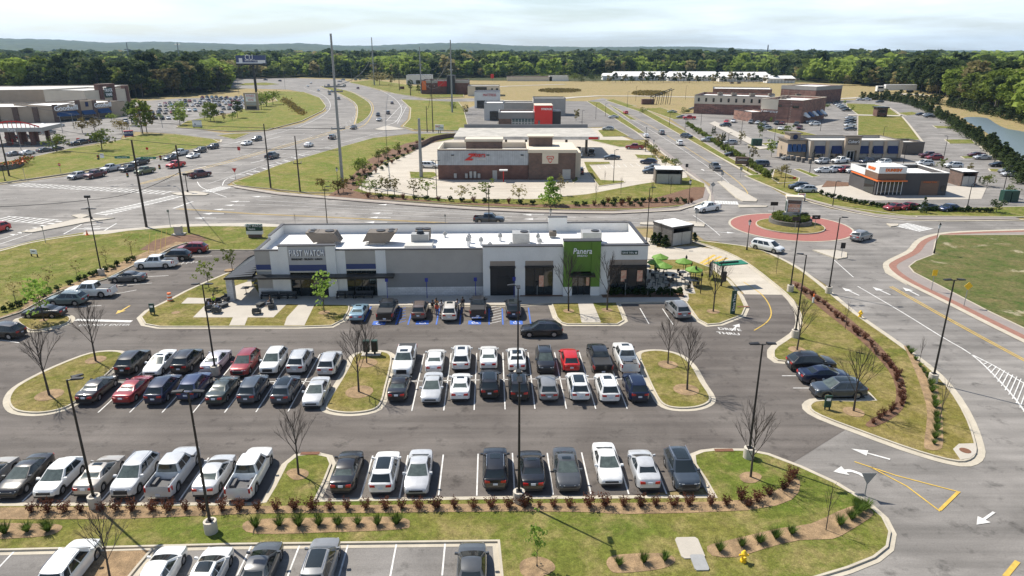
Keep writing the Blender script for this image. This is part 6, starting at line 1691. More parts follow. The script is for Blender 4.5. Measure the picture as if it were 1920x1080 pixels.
for i, (px, py, ty, lm) in enumerate(((679, 362, 334, 'leaf_fresh'), (694, 366, 338, 'leaf_fresh'), (704, 366, 336, 'leaf_mid'), (727, 367, 333, 'leaf_olive'), (740, 368, 333, 'leaf_olive'), (776, 369, 336, 'leaf_olive'), (802, 371, 338, 'leaf_fresh'), (865, 377, 346, 'leaf_olive'), (912, 376, 339, 'leaf_mid'), (973, 382, 350, 'leaf_olive'))):
    put_tree('young_tree', leafy('sparse', lm, i % 3, 200, .03), px, py, top_h(px, py, ty), 'small young tree with open crown', 'along the strip behind the long building', group=gl, sx_=1.7)
for i, (px, py, ty, lm) in enumerate(((672, 328, 294, 'leaf_mid'), (681, 325, 291, 'leaf_fresh'), (710, 304, 280, 'leaf_mid'), (721, 297, 276, 'leaf_mid'), (728, 292, 274, 'leaf_russet'), (746, 289, 267, 'leaf_mid'), (605, 356, 331, 'leaf_russet'), (634, 364, 335, 'leaf_russet'), (644, 362, 334, 'leaf_russet'), (1247, 313, 289, 'leaf_mid'), (1265, 319, 294, 'leaf_mid'), (1210, 283, 262, 'leaf_russet'), (1221, 291, 268, 'leaf_mid'), (1228, 296, 276, 'leaf_russet'))):
    put_tree('young_tree', leafy('round', lm, i % 3, 300, .035), px, py, top_h(px, py, ty), 'bushy young tree', 'around the pale restaurant lot', group=gl, sx_=1.15)
gm = 'trees around the shopping lots'
for i, (px, py, ty, lm, sh) in enumerate(((107, 286, 246, 'leaf_mid', 'round'), (192, 283, 237, 'leaf_mid', 'round'), (155, 250, 222, 'leaf_russet', 'round'), (178, 245, 218, 'leaf_russet', 'round'), (230, 250, 222, 'leaf_russet', 'round'), (268, 252, 186, 'leaf_fresh', 'tall'), (276, 250, 200, 'leaf_russet', 'tall'), (338, 236, 200, 'leaf_fresh', 'tall'), (345, 230, 205, 'leaf_fresh', 'round'), (335, 215, 185, 'leaf_fresh', 'round'), (300, 225, 212, 'leaf_fresh', 'round'), (395, 228, 191, 'leaf_fresh', 'tall'), (402, 230, 195, 'leaf_mid', 'tall'), (384, 226, 208, 'leaf_fresh', 'round'), (210, 228, 210, 'leaf_fresh', 'ball'), (236, 215, 188, 'leaf_mid', 'ball'), (185, 200, 195, 'leaf_fresh', 'ball'), (248, 235, 192, 'leaf_pine', 'tall'), (446, 222, 190, 'leaf_pine', 'tall'), (436, 226, 210, 'leaf_fresh', 'round'), (420, 228, 212, 'leaf_olive', 'sparse'), (500, 200, 166, 'leaf_fresh', 'round'), (512, 197, 168, 'leaf_fresh', 'round'), (490, 206, 178, 'leaf_mid', 'round'), (430, 168, 155, 'leaf_fresh', 'round'), (418, 172, 158, 'leaf_fresh', 'tall'), (712, 160, 130, 'leaf_olive', 'ball'), (735, 162, 142, 'leaf_olive', 'sparse'), (785, 175, 158, 'leaf_mid', 'tall'), (770, 170, 150, 'leaf_pine', 'tall'), (850, 204, 190, 'leaf_mid', 'ball'), (873, 215, 196, 'leaf_olive', 'tall'), (915, 222, 206, 'leaf_mid', 'tall'), (940, 238, 214, 'leaf_olive', 'cone'), (1080, 228, 205, 'leaf_olive', 'sparse'), (1078, 153, 134, 'leaf_mid', 'ball'), (1090, 153, 138, 'leaf_mid', 'ball'), (1112, 153, 130, 'leaf_pine', 'ball'), (1018, 148, 135, 'leaf_fresh', 'ball'), (955, 145, 128, 'leaf_olive', 'ball'), (1047, 142, 128, 'leaf_fresh', 'ball'), (1218, 145, 130, 'leaf_fresh', 'ball'),
        (1390, 270, 248, 'leaf_olive', 'sparse'), (1348, 275, 252, 'leaf_olive', 'sparse'), (1475, 262, 235, 'leaf_mid', 'sparse'), (1424, 258, 232, 'leaf_mid', 'sparse'), (1446, 295, 262, 'leaf_fresh', 'sparse'), (1411, 302, 275, 'leaf_olive', 'sparse'), (1464, 333, 305, 'leaf_olive', 'round'), (1455, 345, 333, 'leaf_pine', 'round'), (1765, 320, 298, 'leaf_mid', 'sparse'), (1816, 330, 308, 'leaf_olive', 'sparse'), (1850, 350, 325, 'leaf_mid', 'round'), (1894, 372, 348, 'leaf_mid', 'round'), (1867, 400, 372, 'leaf_pine', 'round'), (1730, 400, 370, 'leaf_pine', 'cone'), (1786, 340, 326, 'leaf_pine', 'cone'), (1836, 345, 333, 'leaf_pine', 'cone'), (1843, 347, 334, 'leaf_pine', 'cone'), (1598, 210, 197, 'leaf_fresh', 'sparse'), (1583, 198, 188, 'leaf_fresh', 'sparse'), (1446, 232, 220, 'leaf_fresh', 'sparse'), (1550, 205, 192, 'leaf_mid', 'ball'), (1282, 213, 200, 'leaf_mid', 'ball'), (1288, 213, 202, 'leaf_pine', 'ball'), (1258, 215, 206, 'leaf_fresh', 'ball'), (1205, 212, 200, 'leaf_mid', 'ball'))):
    put_tree('roadside_tree', leafy(sh, lm, i % 3, 420, .032), px, py, top_h(px, py, ty), {'leaf_fresh': 'bright green', 'leaf_mid': 'mid green', 'leaf_russet': 'russet brown', 'leaf_pine': 'dark green', 'leaf_olive': 'pale olive'}[lm] + ' roadside tree', 'among the lots and roads' , group=gm, sx_=1.0 + .3 * (sh in ('round', 'tall')) + .35 * (sh == 'ball'))
for px, py, ty in ((1336, 252, 238), (1340, 251, 237), (1354, 268, 249), (1358, 268, 249)):
    put_tree('cypress_tree', leafy('cone', 'leaf_box', 1, 700, .03), px, py, top_h(px, py, ty), 'narrow dark cypress', 'at the entrance from the avenue', group='cypresses', sx_=.7)
for px, py, ty in ((1226, 457, 437), (1236, 459, 437), (1247, 463, 442), (1302, 452, 437)):
    put_tree('conical_shrub', leafy('cone', 'leaf_box', 2, 700, .045), px, py, top_h(px, py, ty), 'conical dark evergreen shrub', 'beside the stone refuse enclosure', 'shrub', 'conical evergreens', 1.5)
# western lawn multi-stem shrubs
for i, (px, py, ty) in enumerate(((32, 578, 522), (92, 546, 500), (146, 523, 487), (200, 499, 464), (248, 481, 440), (68, 535, 528), (262, 472, 462))):
    put_tree('crape_myrtle', leafy('sparse', 'leaf_russet', i % 3, 110, .02), px, py, top_h(px, py, ty), 'brownish multi-stem shrub just leafing', 'along the western mulch strip', 'shrub', 'multi-stem shrubs', 1.0)
# evergreen screen by the pond
hp = [G(1622, 186), G(1680, 191), G(1722, 202), G(1762, 220), G(1800, 244), G(1845, 272), G(1885, 304), G(1925, 345)]
hp = catmull(hp, False, 14)
k = 0
for i, p in enumerate(hp):
    for j in range(2):
        q = p + Vector((rnd.uniform(-1.5, 1.5) + j * 2.5 - 1, rnd.uniform(-1.5, 1.5) + 1 * j, 0)); px, py = PX(q)
        put_tree('evergreen', leafy('cone', 'leaf_pine', k % 3, 420, .06), px, py, rnd.uniform(2.6, 4.6), 'dark evergreen of the screen planting', 'between the eastern lot and the pond', 'tree', 'evergreen screen by the pond', 1.7); k += 1
hp = catmull([G(1655, 181), G(1740, 192), G(1800, 203), G(1860, 217), G(1935, 236)], False, 12)
for i, p in enumerate(hp):
    px, py = PX(p + Vector((rnd.uniform(-2, 2), rnd.uniform(-2, 2), 0)))
    put_tree('evergreen', leafy('cone', 'leaf_pine', i % 3, 420, .06), px, py, rnd.uniform(3.5, 6), 'dark low evergreen', 'at the foot of the right woods beyond the pond', 'tree', 'evergreens below the right woods', 2.2)
for i in range(44):
    px = 1140 + i * 8.2 + rnd.uniform(-3, 3)
    put_tree('young_pine', leafy('pine' if i % 3 else 'tall', 'leaf_pine' if i % 4 else 'leaf_olive', 20 + i % 3, 220, .05), px, 155 + rnd.uniform(-.6, 1), rnd.uniform(5, 10), 'thin young roadside pine', 'before the white storage buildings', 'tree', 'young pines before the storage buildings', 1.3)
# ---- shrubs
def bush_mesh(lm, v_, n, leaf, shape='ball', flat=1.0):
    key = ('bush', lm, v_)
    if key in BARE: return BARE[key]
    rng = np.random.default_rng(v_ + 91)
    if shape == 'tuft':
        a = rng.random(n) * 6.28; r0 = rng.random(n) * .12; lean = .1 + .75 * rng.random(n); h = .5 + .5 * rng.random(n)
        base = np.stack([np.cos(a) * r0, np.sin(a) * r0, np.zeros(n)], 1); tip = np.stack([np.cos(a) * (r0 + lean * h), np.sin(a) * (r0 + lean * h), h], 1)
        sd_ = np.stack([-np.sin(a), np.cos(a), np.zeros(n)], 1) * leaf
        V_ = np.stack([base - sd_, base + sd_, tip + sd_ * .3, tip - sd_ * .3], 1).reshape(-1, 3)
    elif shape == 'spiky':
        k_ = 9; out = []
        for i in range(k_):
            a = i * 2.4; tip = np.array([math.cos(a) * .38 * (.5 + rng.random()), math.sin(a) * .38 * (.5 + rng.random()), .65 + .4 * rng.random()])
            t_ = rng.random(n // k_) ** .7; out.append(tip * t_[:, None] * (1, 1, 1) + rng.normal(size=(n // k_, 3)) * .09)
        V_ = quads_np(np.concatenate(out), leaf, rng)
    else:
        V_ = quads_np(crown_pts(rng, 'ball', n) * (1, 1, flat), leaf, rng)
    BARE[key] = np_mesh('shrub', V_, mats=[M[lm]]); return BARE[key]
def bush(name, me, px, py, s, label, where, group, cat='shrub'):
    p = G(px, py); p.z = .14
    o = bpy.data.objects.new(name, me); C.objects.link(o); o.location = p; o.scale = (s * rnd.uniform(.9, 1.15), s * rnd.uniform(.9, 1.15), s * rnd.uniform(.85, 1.15)); o.rotation_euler = (0, 0, rnd.random() * 6.28)
    later(o, label, where, cat, group)
for i, x in enumerate((60, 91, 123, 152, 190, 220, 249, 287, 318, 349, 382, 417, 450, 484, 519, 553, 586, 618, 651, 687, 722, 754, 785, 819, 852, 888, 922, 954, 985, 1011, 1038, 1067, 1105, 1134, 1169, 1200, 1229, 1263, 1292, 1332, 1361)):
    y = 964 - 14 * x / 1340
    bush('red_shrub', bush_mesh('leaf_redbush', i % 3, 520, .045, 'spiky'), x, y, rnd.uniform(.68, 1.0) if x != 1011 else .5, 'dark red shrub', 'in the mulch strip below the front row', 'dark red shrubs')
for i, (x, y) in enumerate(((1389, 941), (1419, 944), (1442, 931), (1469, 920), (1479, 907), (1486, 896), (1402, 952))):
    bush('red_shrub', bush_mesh('leaf_redbush', i % 3, 520, .045, 'spiky'), x, y, rnd.uniform(.7, .95), 'dark red shrub', 'at the curved end of the mulch strip', 'dark red shrubs')
for i, (x, y) in enumerate(((10, 1003), (52, 1000), (91, 999), (480, 992), (524, 989), (561, 989), (598, 988), (634, 987), (671, 986), (708, 987), (744, 985), (1161, 1063), (1207, 1058), (1246, 1054), (1349, 1036), (1390, 1027), (1424, 1020), (1454, 1012), (1484, 1004), (1575, 987), (1596, 976), (1607, 966), (1606, 953), (1621, 958))):
    bush('grass_tuft', bush_mesh('leaf_tuft', i % 3, 360, .02, 'tuft'), x, y, rnd.uniform(.6, .85), 'spiky green ornamental grass tuft', 'in the mulch beds at bottom', 'ornamental grass tufts', 'grass tuft')
cp = catmull([G(*q) for q in ((1487, 538), (1520, 556), (1566, 592), (1612, 632), (1655, 676), (1684, 718), (1688, 758), (1662, 780), (1632, 797))], False, 12)
d_ = 0; last = cp[0]; i = 0
for a, b_ in zip(cp[:-1], cp[1:]):
    d_ += (b_ - a).length
    if d_ > .78:
        d_ = 0; i += 1; x, y = PX(b_ + Vector((rnd.uniform(-.25, .25), rnd.uniform(-.25, .25), 0)))
        bush('red_shrub', bush_mesh('leaf_redbush', i % 3, 520, .045, 'spiky'), x, y, rnd.uniform(.45, .85), 'dark red shrub', 'in the curved bed on the long lawn', 'dark red shrubs on the long lawn')
for i in range(15):
    t_ = i / 14 + rnd.uniform(-.015, .015); t_ = min(1, max(0, t_)); q = [G(*z) for z in ((1702, 656), (1722, 686), (1742, 716), (1752, 760), (1756, 800), (1750, 838))]
    s_ = t_ * 4.99; a = int(s_); p = q[a].lerp(q[a + 1], s_ - a); x, y = PX(p)
    bush('grass_tuft', bush_mesh('leaf_tuft', i % 3, 360, .02, 'tuft'), x, y, rnd.uniform(.4, .75), 'green ornamental grass tuft', 'in the strip beside the avenue kerb', 'ornamental grass tufts', 'grass tuft')
for i, (x, y) in enumerate(((7, 586), (23, 580), (37, 575), (49, 570), (62, 564), (82, 557), (95, 551), (109, 545), (133, 535), (147, 529), (159, 525), (171, 520), (180, 517), (200, 510), (211, 506), (221, 500), (240, 494), (249, 489))):
    bush('round_shrub', bush_mesh('leaf_box', i % 3, 200, .09), x, y, .85, 'low round dark green shrub', 'in the western mulch strip', 'low round shrubs')
for i, x in enumerate((1148, 1158, 1175, 1190, 1206, 1220, 1235, 1247, 1260, 1272)):
    bush('round_shrub', bush_mesh('leaf_box', i % 3, 200, .09), x, 555, 1.15, 'round green shrub', 'in the bed below the patio', 'low round shrubs')
for i, x in enumerate((983, 991, 1000, 1010, 1020, 1030, 1040, 1048)):
    bush('round_shrub', bush_mesh('leaf_box', i % 3, 200, .09), x, 550, .8, 'low dark shrub', 'below the window left of the green tower', 'low round shrubs')
for i in range(32):
    x = 1541 + i * 10.2; y = 366 + 34 * (1 - math.exp(-i / 9))
    if abs(x - 1560) < 0: continue
    bush('round_shrub', bush_mesh('leaf_box', i % 3, 200, .09), x, y, 1.2, 'small round shrub', 'in the row before the grey coffee shop', 'low round shrubs')
hd = [(1290, 238), (1340, 272), (1390, 302), (1440, 336)]
for i in range(44):
    t_ = i / 43 * 2.999; a = int(t_); x = hd[a][0] + (hd[a + 1][0] - hd[a][0]) * (t_ - a); y = hd[a][1] + (hd[a + 1][1] - hd[a][1]) * (t_ - a)
    bush('hedge_shrub', bush_mesh('leaf_mid', i % 3, 260, .10), x, y - 2, 1.9, 'green hedge shrub', 'along the right side of the diagonal avenue', 'hedge shrubs along the avenue')
for i, (x, y) in enumerate([(x_, 381 + .8 * math.sin(x_)) for x_ in range(1140, 1300, 13)] + [(x_, 387) for x_ in range(1080, 1200, 17)] + [(690 + k_ * 22, 372 + k_ * .9) for k_ in range(15)] + [(650 + 11 * k_, 345 - 6.2 * k_) for k_ in range(14)] + [(665 + 10 * k_, 349 - 6 * k_) for k_ in range(12)]):
    bush('round_shrub', bush_mesh('leaf_box' if i % 3 else 'leaf_redbush', i % 3, 200, .09), x, y, 1.2, 'small dark shrub', 'in the brown banks around the restaurant lot', 'bank shrubs')
# hedge and planter in the roundabout
rc = G(1481, 419)
t = empty('planter', rc); tag(t, 'round raised stone planter with evergreen hedge in the roundabout', 'planter')
q = MB(); A = circ(3.75, 40, rc); B_ = circ(3.4, 40, rc); q.strip(A, A, True, za=.1, zb=.95); q.strip(A, B_, True, za=.95, zb=.95); q.build('wall', M['stone_grey'], t)
q = MB(); q.prism([(p.x, p.y) for p in B_], None, .85, sides=False); q.build('soil', M['mulch_dark'], t)
rng = np.random.default_rng(4); n = 4200; a = rng.random(n) * 6.28; r = 3.3 * np.sqrt(.12 + .88 * rng.random(n))
P = np.stack([rc.x + np.cos(a) * r, rc.y + np.sin(a) * r, 1.0 + .75 * rng.random(n) + .12 * np.sin(a * 7)], 1)
h_ = bpy.data.objects.new('hedge', np_mesh('hedge', quads_np(P - np.array([rc.x, rc.y, 0]), .13, rng), mats=[M['leaf_mid']])); C.objects.link(h_); h_.parent = t
# rough ground cover
for (x0, y0, x1, y1, n, lab) in ((546, 190, 568, 214, 900, 'dark rough undergrowth on the left highway bank'), (1185, 172, 1250, 180, 1800, 'brown scrub on the far field'), (1010, 168, 1090, 174, 1800, 'brown scrub on the far field edge')):
    rng = np.random.default_rng(n); ra = np.sqrt(rng.random(n)); rb_ = rng.random(n) * 6.28; px = (x0 + x1) / 2 + (x1 - x0) / 2 * ra * np.cos(rb_); py = (y0 + y1) / 2 + (y1 - y0) / 2 * ra * np.sin(rb_)
    if n == 900: u_ = rng.random(n); px = 533 + 36 * u_ + 4 * rng.normal(size=n); py = 188 + 28 * u_ + 1.5 * rng.normal(size=n)
    P = np.array([tuple(G(a, b_)) for a, b_ in zip(px, py)]); P[:, 2] = .3 + rng.random(n) * 1.0
    o = bpy.data.objects.new('undergrowth', np_mesh('undergrowth', quads_np(P, .45, rng), mats=[M['leaf_russet']])); C.objects.link(o); tag(o, lab, 'undergrowth', kind='stuff')

# ---------------------------------------------------------------- the woods
EDGE = [(-700, 196), (0, 188), (160, 186), (240, 184), (330, 181), (425, 171), (436, 149), (560, 145), (700, 147), (800, 147), (1020, 145), (1100, 143), (1450, 142), (1500, 152), (1560, 160), (1660, 163), (1770, 183), (1850, 208), (1940, 240), (2600, 420)]
def edge_y(px): return np.interp(px, [e[0] for e in EDGE], [e[1] for e in EDGE])
rng = np.random.default_rng(11)
pts = []
for r0, r1, s_ in ((400, 760, 7.5), (760, 1100, 9.5), (1100, 1700, 13), (1700, 2700, 20)):
    X, Y = np.meshgrid(np.arange(-r1, r1, s_), np.arange(150, r1, s_))
    X = X.ravel() + rng.uniform(-.45, .45, X.size) * s_; Y = Y.ravel() + rng.uniform(-.45, .45, Y.size) * s_
    rr2 = np.hypot(X, Y); ok = (rr2 >= (r0 if r0 > 400 else 200)) & (rr2 < r1)
    X, Y = X[ok], Y[ok]
    zc = Y * CT + HCAM * ST; px = 960 + FPX * X / zc; py = 540 + FPX * (-Y * ST + HCAM * CT) / zc
    ok = (px > -80) & (px < 2010) & (py < edge_y(px))
    pts.append(np.stack([X[ok], Y[ok], px[ok], py[ok], np.full(ok.sum(), r1)], 1))
T = np.concatenate(pts); dist = np.hypot(T[:, 0], T[:, 1]); T = T[np.argsort(dist)]
# small clearings so that the canopy is broken
cl = np.array([noise.noise(Vector((x * .012, y * .012, 3))) for x, y in T[:, :2]]); T = T[(cl < .38) | (T[:, 1] < 520)]
def kind_of(x, y, px):
    v_ = noise.noise(Vector((x * .011, y * .011, 9))) + .55 * noise.noise(Vector((x * .09, y * .09, 1)))
    fresh = v_ + (.38 if px > 1760 else 0) + (-.12 if px < 430 else 0)
    if fresh > .18: return 1
    if fresh > .0: return 2 if rnd.random() < .5 else 1
    return 3 if rnd.random() < .2 else (0 if rnd.random() < .68 else 2)
KM = ['leaf_pine', 'leaf_fresh', 'leaf_mid', 'leaf_olive']; KL = ['dark green pine', 'fresh green broadleaf tree', 'mid green tree', 'pale tan budding tree']
SH = ['pine', 'tall', 'tall', 'tall']
inview = (T[:, 2] > -5) & (T[:, 2] < 1925)
idx = np.where(inview)[0][:300]
solo = set(idx.tolist())
UNIT = {}
for k_ in range(4):
    for v_ in range(3): UNIT[(k_, v_)] = leafy(SH[k_], KM[k_], v_ + 10 * k_, 900, .034, 'bark_grey' if k_ == 1 else 'bark')
mass, mmi = [], []
base = {}
for k_ in range(4):
    for v_ in range(4):
        for n_ in (130, 80, 40, 22):
            r_ = np.random.default_rng(k_ * 31 + v_ * 7 + n_)
            base[(k_, v_, n_)] = quads_np(crown_pts(r_, SH[k_], n_), {130: .075, 80: .09, 40: .13, 22: .17}[n_], r_)
for i, (x, y, px, py, r1) in enumerate(T):
    k_ = kind_of(x, y, px)
    h = (rnd.uniform(14, 23.5) if k_ == 0 else rnd.uniform(10, 21)) * (1.22 if rnd.random() < .1 else 1)
    if i in solo:
        o = put_tree('woodland_tree', UNIT[(k_, rnd.randrange(3))], px, py, h, KL[k_], 'in the ' + ('left woods' if px < 700 else 'right woods') + ' front', 'tree', 'trees at the front of the woods', rnd.uniform(1.15, 1.5), z=0)
        continue
    if py > edge_y(px) - 3 and r1 < 1200: h *= rnd.uniform(.75, 1.05)
    n_ = {760: 130, 1100: 80, 1700: 40, 2700: 22}[int(r1)]
    s_ = h * rnd.uniform(1.2, 1.6) * (1 if r1 < 1200 else 1.35)
    a = rnd.random() * 6.28; ca, sa = math.cos(a) * s_, math.sin(a) * s_
    B_ = base[(k_, rnd.randrange(4), n_)]
    Q = np.empty_like(B_); Q[:, 0] = B_[:, 0] * ca - B_[:, 1] * sa + x; Q[:, 1] = B_[:, 0] * sa + B_[:, 1] * ca + y; Q[:, 2] = B_[:, 2] * h
    mass.append(Q.astype(np.float32)); mmi.append(np.full(len(Q) // 4, k_, np.int32))
o = bpy.data.objects.new('woods', np_mesh('woods', np.concatenate(mass), mats=[M[k_] for k_ in KM], mi=np.concatenate(mmi))); C.objects.link(o)
tag(o, 'dense mixed spring woods of pines and broadleaf trees beyond the lots', 'woods', kind='stuff')
print('trees', len(T), 'quads', sum(len(q) for q in mass) // 4)
# ---------------------------------------------------------------- hills
mat('hill_woods', (.018, .034, .018), 1.0, col2=(.055, .08, .03), scale=.012, fine=.4)
RID = [(-400, 76), (0, 78), (100, 79), (200, 83), (300, 81), (480, 85), (560, 83), (640, 87), (700, 87), (800, 83), (880, 82), (960, 86), (1100, 89), (1200, 88), (1300, 88), (1400, 92), (1500, 95), (1650, 96), (1920, 97), (2400, 97)]
nr, na = 110, 900
V_ = np.zeros((nr, na, 3))
radii = np.concatenate([np.linspace(2500, 5200, 60), np.linspace(5250, 9000, 50)])
for j in range(na):
    px = -250 + 2400 * j / (na - 1); c_ = (px - 960) / FPX
    yr = np.interp(px, [e[0] for e in RID], [e[1] for e in RID])
    top = 30.4 + (92 - yr) * 6000 * 1.0 / FPX / CT
    for i in range(nr):
        r = radii[i]; az = math.atan2(c_, 1.06)
        x, y = r * math.sin(az), r * math.cos(az)
        n1 = noise.noise(Vector((x * .0011, y * .0011, 0))); n2 = noise.noise(Vector((x * .02, y * .02, 5))); n3 = noise.noise(Vector((x * .006, y * .006, 2)))
        env = max(0, 1 - abs(r - 6000) / 2600)
        z = 14 + (top - 14) * env ** .8 * (1 + .0 * n1) + (8 * n1 + 4 * n3) * (1 if r < 5400 or r > 6600 else .3) + 5 * n2
        V_[i, j] = (x, y, max(2, z) if i else -2)
q = MB(); q.v = [tuple(p) for p in V_.reshape(-1, 3)]
q.f = [(i * na + j, i * na + j + 1, (i + 1) * na + j + 1, (i + 1) * na + j) for i in range(nr - 1) for j in range(na - 1)]; q.mi = [0] * len(q.f)
tag(q.build('hills', M['hill_woods'], None, True, 180), kind='structure')
# ---------------------------------------------------------------- lamps, poles, wires
mat('pole_black', (.022, .021, .021), .45, metal=.3)
mat('lamp_lens', (.55, .57, .6), .3)
mat('concrete_base', (.56, .51, .43), .9, var=.2, scale=2)
mat('wood_pole', (.075, .06, .05), .9, var=.35, scale=3)
mat('galvanised', (.30, .31, .31), .55, metal=.4, var=.2, scale=1)
mat('wire', (.03, .03, .03), .6)
def lot_lamp(px, py, ty, heads, where, base=True, r=.10, group='parking lot lamps', col='pole_black', desc='black parking lot lamp'):
    """heads: list of directions (angle in degrees from the reading direction)"""
    h = top_h(px, py, ty); p = G(px, py); p.z = .14 if p.y < 150 else .05; t = empty('street_lamp', p)
    z0 = p.z
    if base:
        q = MB(); q.tube(p - Vector((0, 0, .1)), p + Vector((0, 0, .85)), .42, n=18); b_ = q.build('base', M['concrete_base'], t, True); z0 += .85
        q = MB(); q.box(p.x - .2, p.x + .2, p.y - .2, p.y + .2, z0, z0 + .06); q.build('anchor_plate', M[col], t)
    q = MB(); q.tube((p.x, p.y, z0), (p.x, p.y, h), r, r * .62, n=8); q.build('pole', M[col], t, True)
    for a in heads:
        d = U * math.cos(R(a)) + V * math.sin(R(a)); s_ = Vector((-d.y, d.x, 0))
        q = MB(); q.tube((p.x, p.y, h - .08), Vector((p.x, p.y, h)) + d * .35, .035, n=5)
        q.build('arm', M[col], t)
        q = MB(); c_ = Vector((p.x, p.y, h))
        q.hexa([c_ + d * .3 - s_ * .2, c_ + d * 1.0 - s_ * .17, c_ + d * 1.0 + s_ * .17, c_ + d * .3 + s_ * .2], [c_ + d * .3 - s_ * .16 + Vector((0, 0, .12)), c_ + d * .98 - s_ * .12 + Vector((0, 0, .07)), c_ + d * .98 + s_ * .12 + Vector((0, 0, .07)), c_ + d * .3 + s_ * .16 + Vector((0, 0, .12))])
        hd_ = q.build('lamp_head', M[col], t)
        q = MB(); q.hexa([c_ + d * .38 - s_ * .13 - Vector((0, 0, .012)), c_ + d * .93 - s_ * .12 - Vector((0, 0, .012)), c_ + d * .93 + s_ * .12 - Vector((0, 0, .012)), c_ + d * .38 + s_ * .13 - Vector((0, 0, .012))],
                         [c_ + d * .38 - s_ * .13 - Vector((0, 0, .002)), c_ + d * .93 - s_ * .12 - Vector((0, 0, .002)), c_ + d * .93 + s_ * .12 - Vector((0, 0, .002)), c_ + d * .38 + s_ * .13 - Vector((0, 0, .002))])
        q.build('lens', M['lamp_lens'], t).parent = hd_
    n_ = {1: 'single-head', 2: 'twin-head', 3: 'three-head'}.get(len(heads), 'plain')
    later(t, f'{desc}, {n_},', where, 'street lamp', group)
    return t
for px, py, ty, hd_, wh in ((180, 952, 712, (10, 50), 'in the shrub strip below the front row'), (397, 1000, 735, (0, 180), 'on the lawn above the bottom lot'), (405, 703, 533, (0, 180), 'between the cars of the left block'), (973, 943, 705, (90, 270), 'in the shrub strip below the front row'),
        (971, 714, 535, (180, 270), 'between the cars of the right block'), (1403, 860, 645, (0, 180), 'on the headland right of the front row'), (1490, 634, 478, (150,), 'at the corner of the drive lane'), (1748, 718, 525, (0, 180), 'beside the avenue kerb on the long lawn'), (1553, 551, 408, (0,), 'beside the avenue near the roundabout'),
        (1481, 548, 400, (0, 180), 'beside the avenue near the roundabout'), (191, 517, 392, (0, 180, 120), 'in the western mulch strip')):
    lot_lamp(px, py, ty, hd_, wh, True)
for px, py, ty, hd_, wh, b_ in ((614, 424, 350, (0,), 'behind the long white building', False), (917, 424, 350, (0,), 'behind the long white building', False), (1212, 457, 352, (0,), 'right of the long white building', False), (819, 368, 301, (0, 180), 'before the pale restaurant lot', False), (1150, 343, 281, (0,), 'in the pale restaurant lot', False),
        (840, 334, 294, (0,), 'before the corrugated wall', False), (944, 334, 294, (0,), 'before the corrugated wall', False), (1000, 336, 297, (90,), 'before the corrugated wall', False),
        (1561, 387, 340, (0,), 'in the eastern lots', False), (1470, 353, 308, (0,), 'in the eastern lots', False), (1518, 325, 286, (0,), 'in the eastern lots', False), (1693, 311, 272, (0,), 'in the eastern lots', False), (1769, 298, 255, (180,), 'in the eastern lots', False), (1812, 396, 345, (0,), 'in the eastern lots', True), (1880, 364, 312, (0,), 'in the eastern lots', True),
        (1656, 255, 238, (0,), 'in the eastern lots', False), (1363, 290, 249, (0,), 'in the eastern lots', False), (1388, 270, 226, (0,), 'in the eastern lots', False), (1314, 236, 205, (0,), 'in the eastern lots', False), (1284, 247, 225, (0,), 'in the eastern lots', False), (1255, 236, 212, (0,), 'in the eastern lots', False), (1473, 255, 200, (0,), 'in the eastern lots', False), (1451, 270, 238, (0,), 'in the eastern lots', False), (1538, 246, 224, (0,), 'in the eastern lots', False), (1865, 303, 290, (0,), 'in the eastern lots', False),
        (1176, 202, 172, (0,), 'along the far avenue', False), (1192, 190, 162, (0,), 'along the far avenue', False), (1117, 224, 194, (0,), 'along the far avenue', False), (1135, 218, 194, (0,), 'along the far avenue', False), (1091, 240, 207, (0,), 'along the far avenue', False), (1285, 187, 161, (0,), 'along the far avenue', False), (1210, 340 - 55, 262, (0,), 'along the far avenue', False)):
    lot_lamp(px, py, ty, hd_, wh, b_, r=.09)
for px, py, ty, a in ((265, 250, 212, 180), (305, 240, 200, 180), (40, 282, 241, 150), (118, 250, 218, 180), (139, 242, 214, 180), (185, 236, 220, 180), (243, 245, 214, 180), (535, 168, 128, 0), (600, 148, 120, 45), (660, 158, 119, 180), (448, 176, 148, 0)):
    lot_lamp(px, py, ty, (a, a + 180) if px == 535 else (a,), 'by the left lots and highway', False, r=.11, col='galvanised', desc='pale grey street lamp')
def post_lamp(px, py, ty, wh):
    h = top_h(px, py, ty); p = G(px, py); p.z = .14; t = empty('post_lamp', p)
    q = MB(); q.tube(p, p + Vector((0, 0, .9)), .16, .08, n=8); q.build('base', M['pole_black'], t); q = MB(); q.tube(p + Vector((0, 0, .9)), (p.x, p.y, h - .95), .065, .05, n=8); q.build('pole', M['pole_black'], t)
    q = MB(); q.tube((p.x, p.y, h - .95), (p.x, p.y, h - .35), .13, .24, n=8); q.build('lantern', M['lamp_lens'], t); q = MB(); q.tube((p.x, p.y, h - .35), (p.x, p.y, h - .05), .30, .05, n=8); q.tube((p.x, p.y, h - .05), (p.x, p.y, h + .12), .03, .01, n=5); q.build('lamp_cap', M['pole_black'], t)
    later(t, 'black ornamental post lantern', wh, 'street lamp', 'ornamental lanterns')
for px, py, ty, wh in ((635, 364, 313, 'at the mulch corner of the highway lawn'), (1032, 424, 390, 'behind the green entrance tower'), (1291, 384, 336, 'at the brown bank by the roundabout'), (1400, 470, 411, 'at the start of the long lawn'), (1751, 476, 417, 'at the edge of the dark green field'), (1210, 276, 238, 'by the diagonal avenue'), (1224, 296, 262, 'by the diagonal avenue'), (1402, 322, 283, 'by the diagonal avenue')):
    post_lamp(px, py, ty, wh)
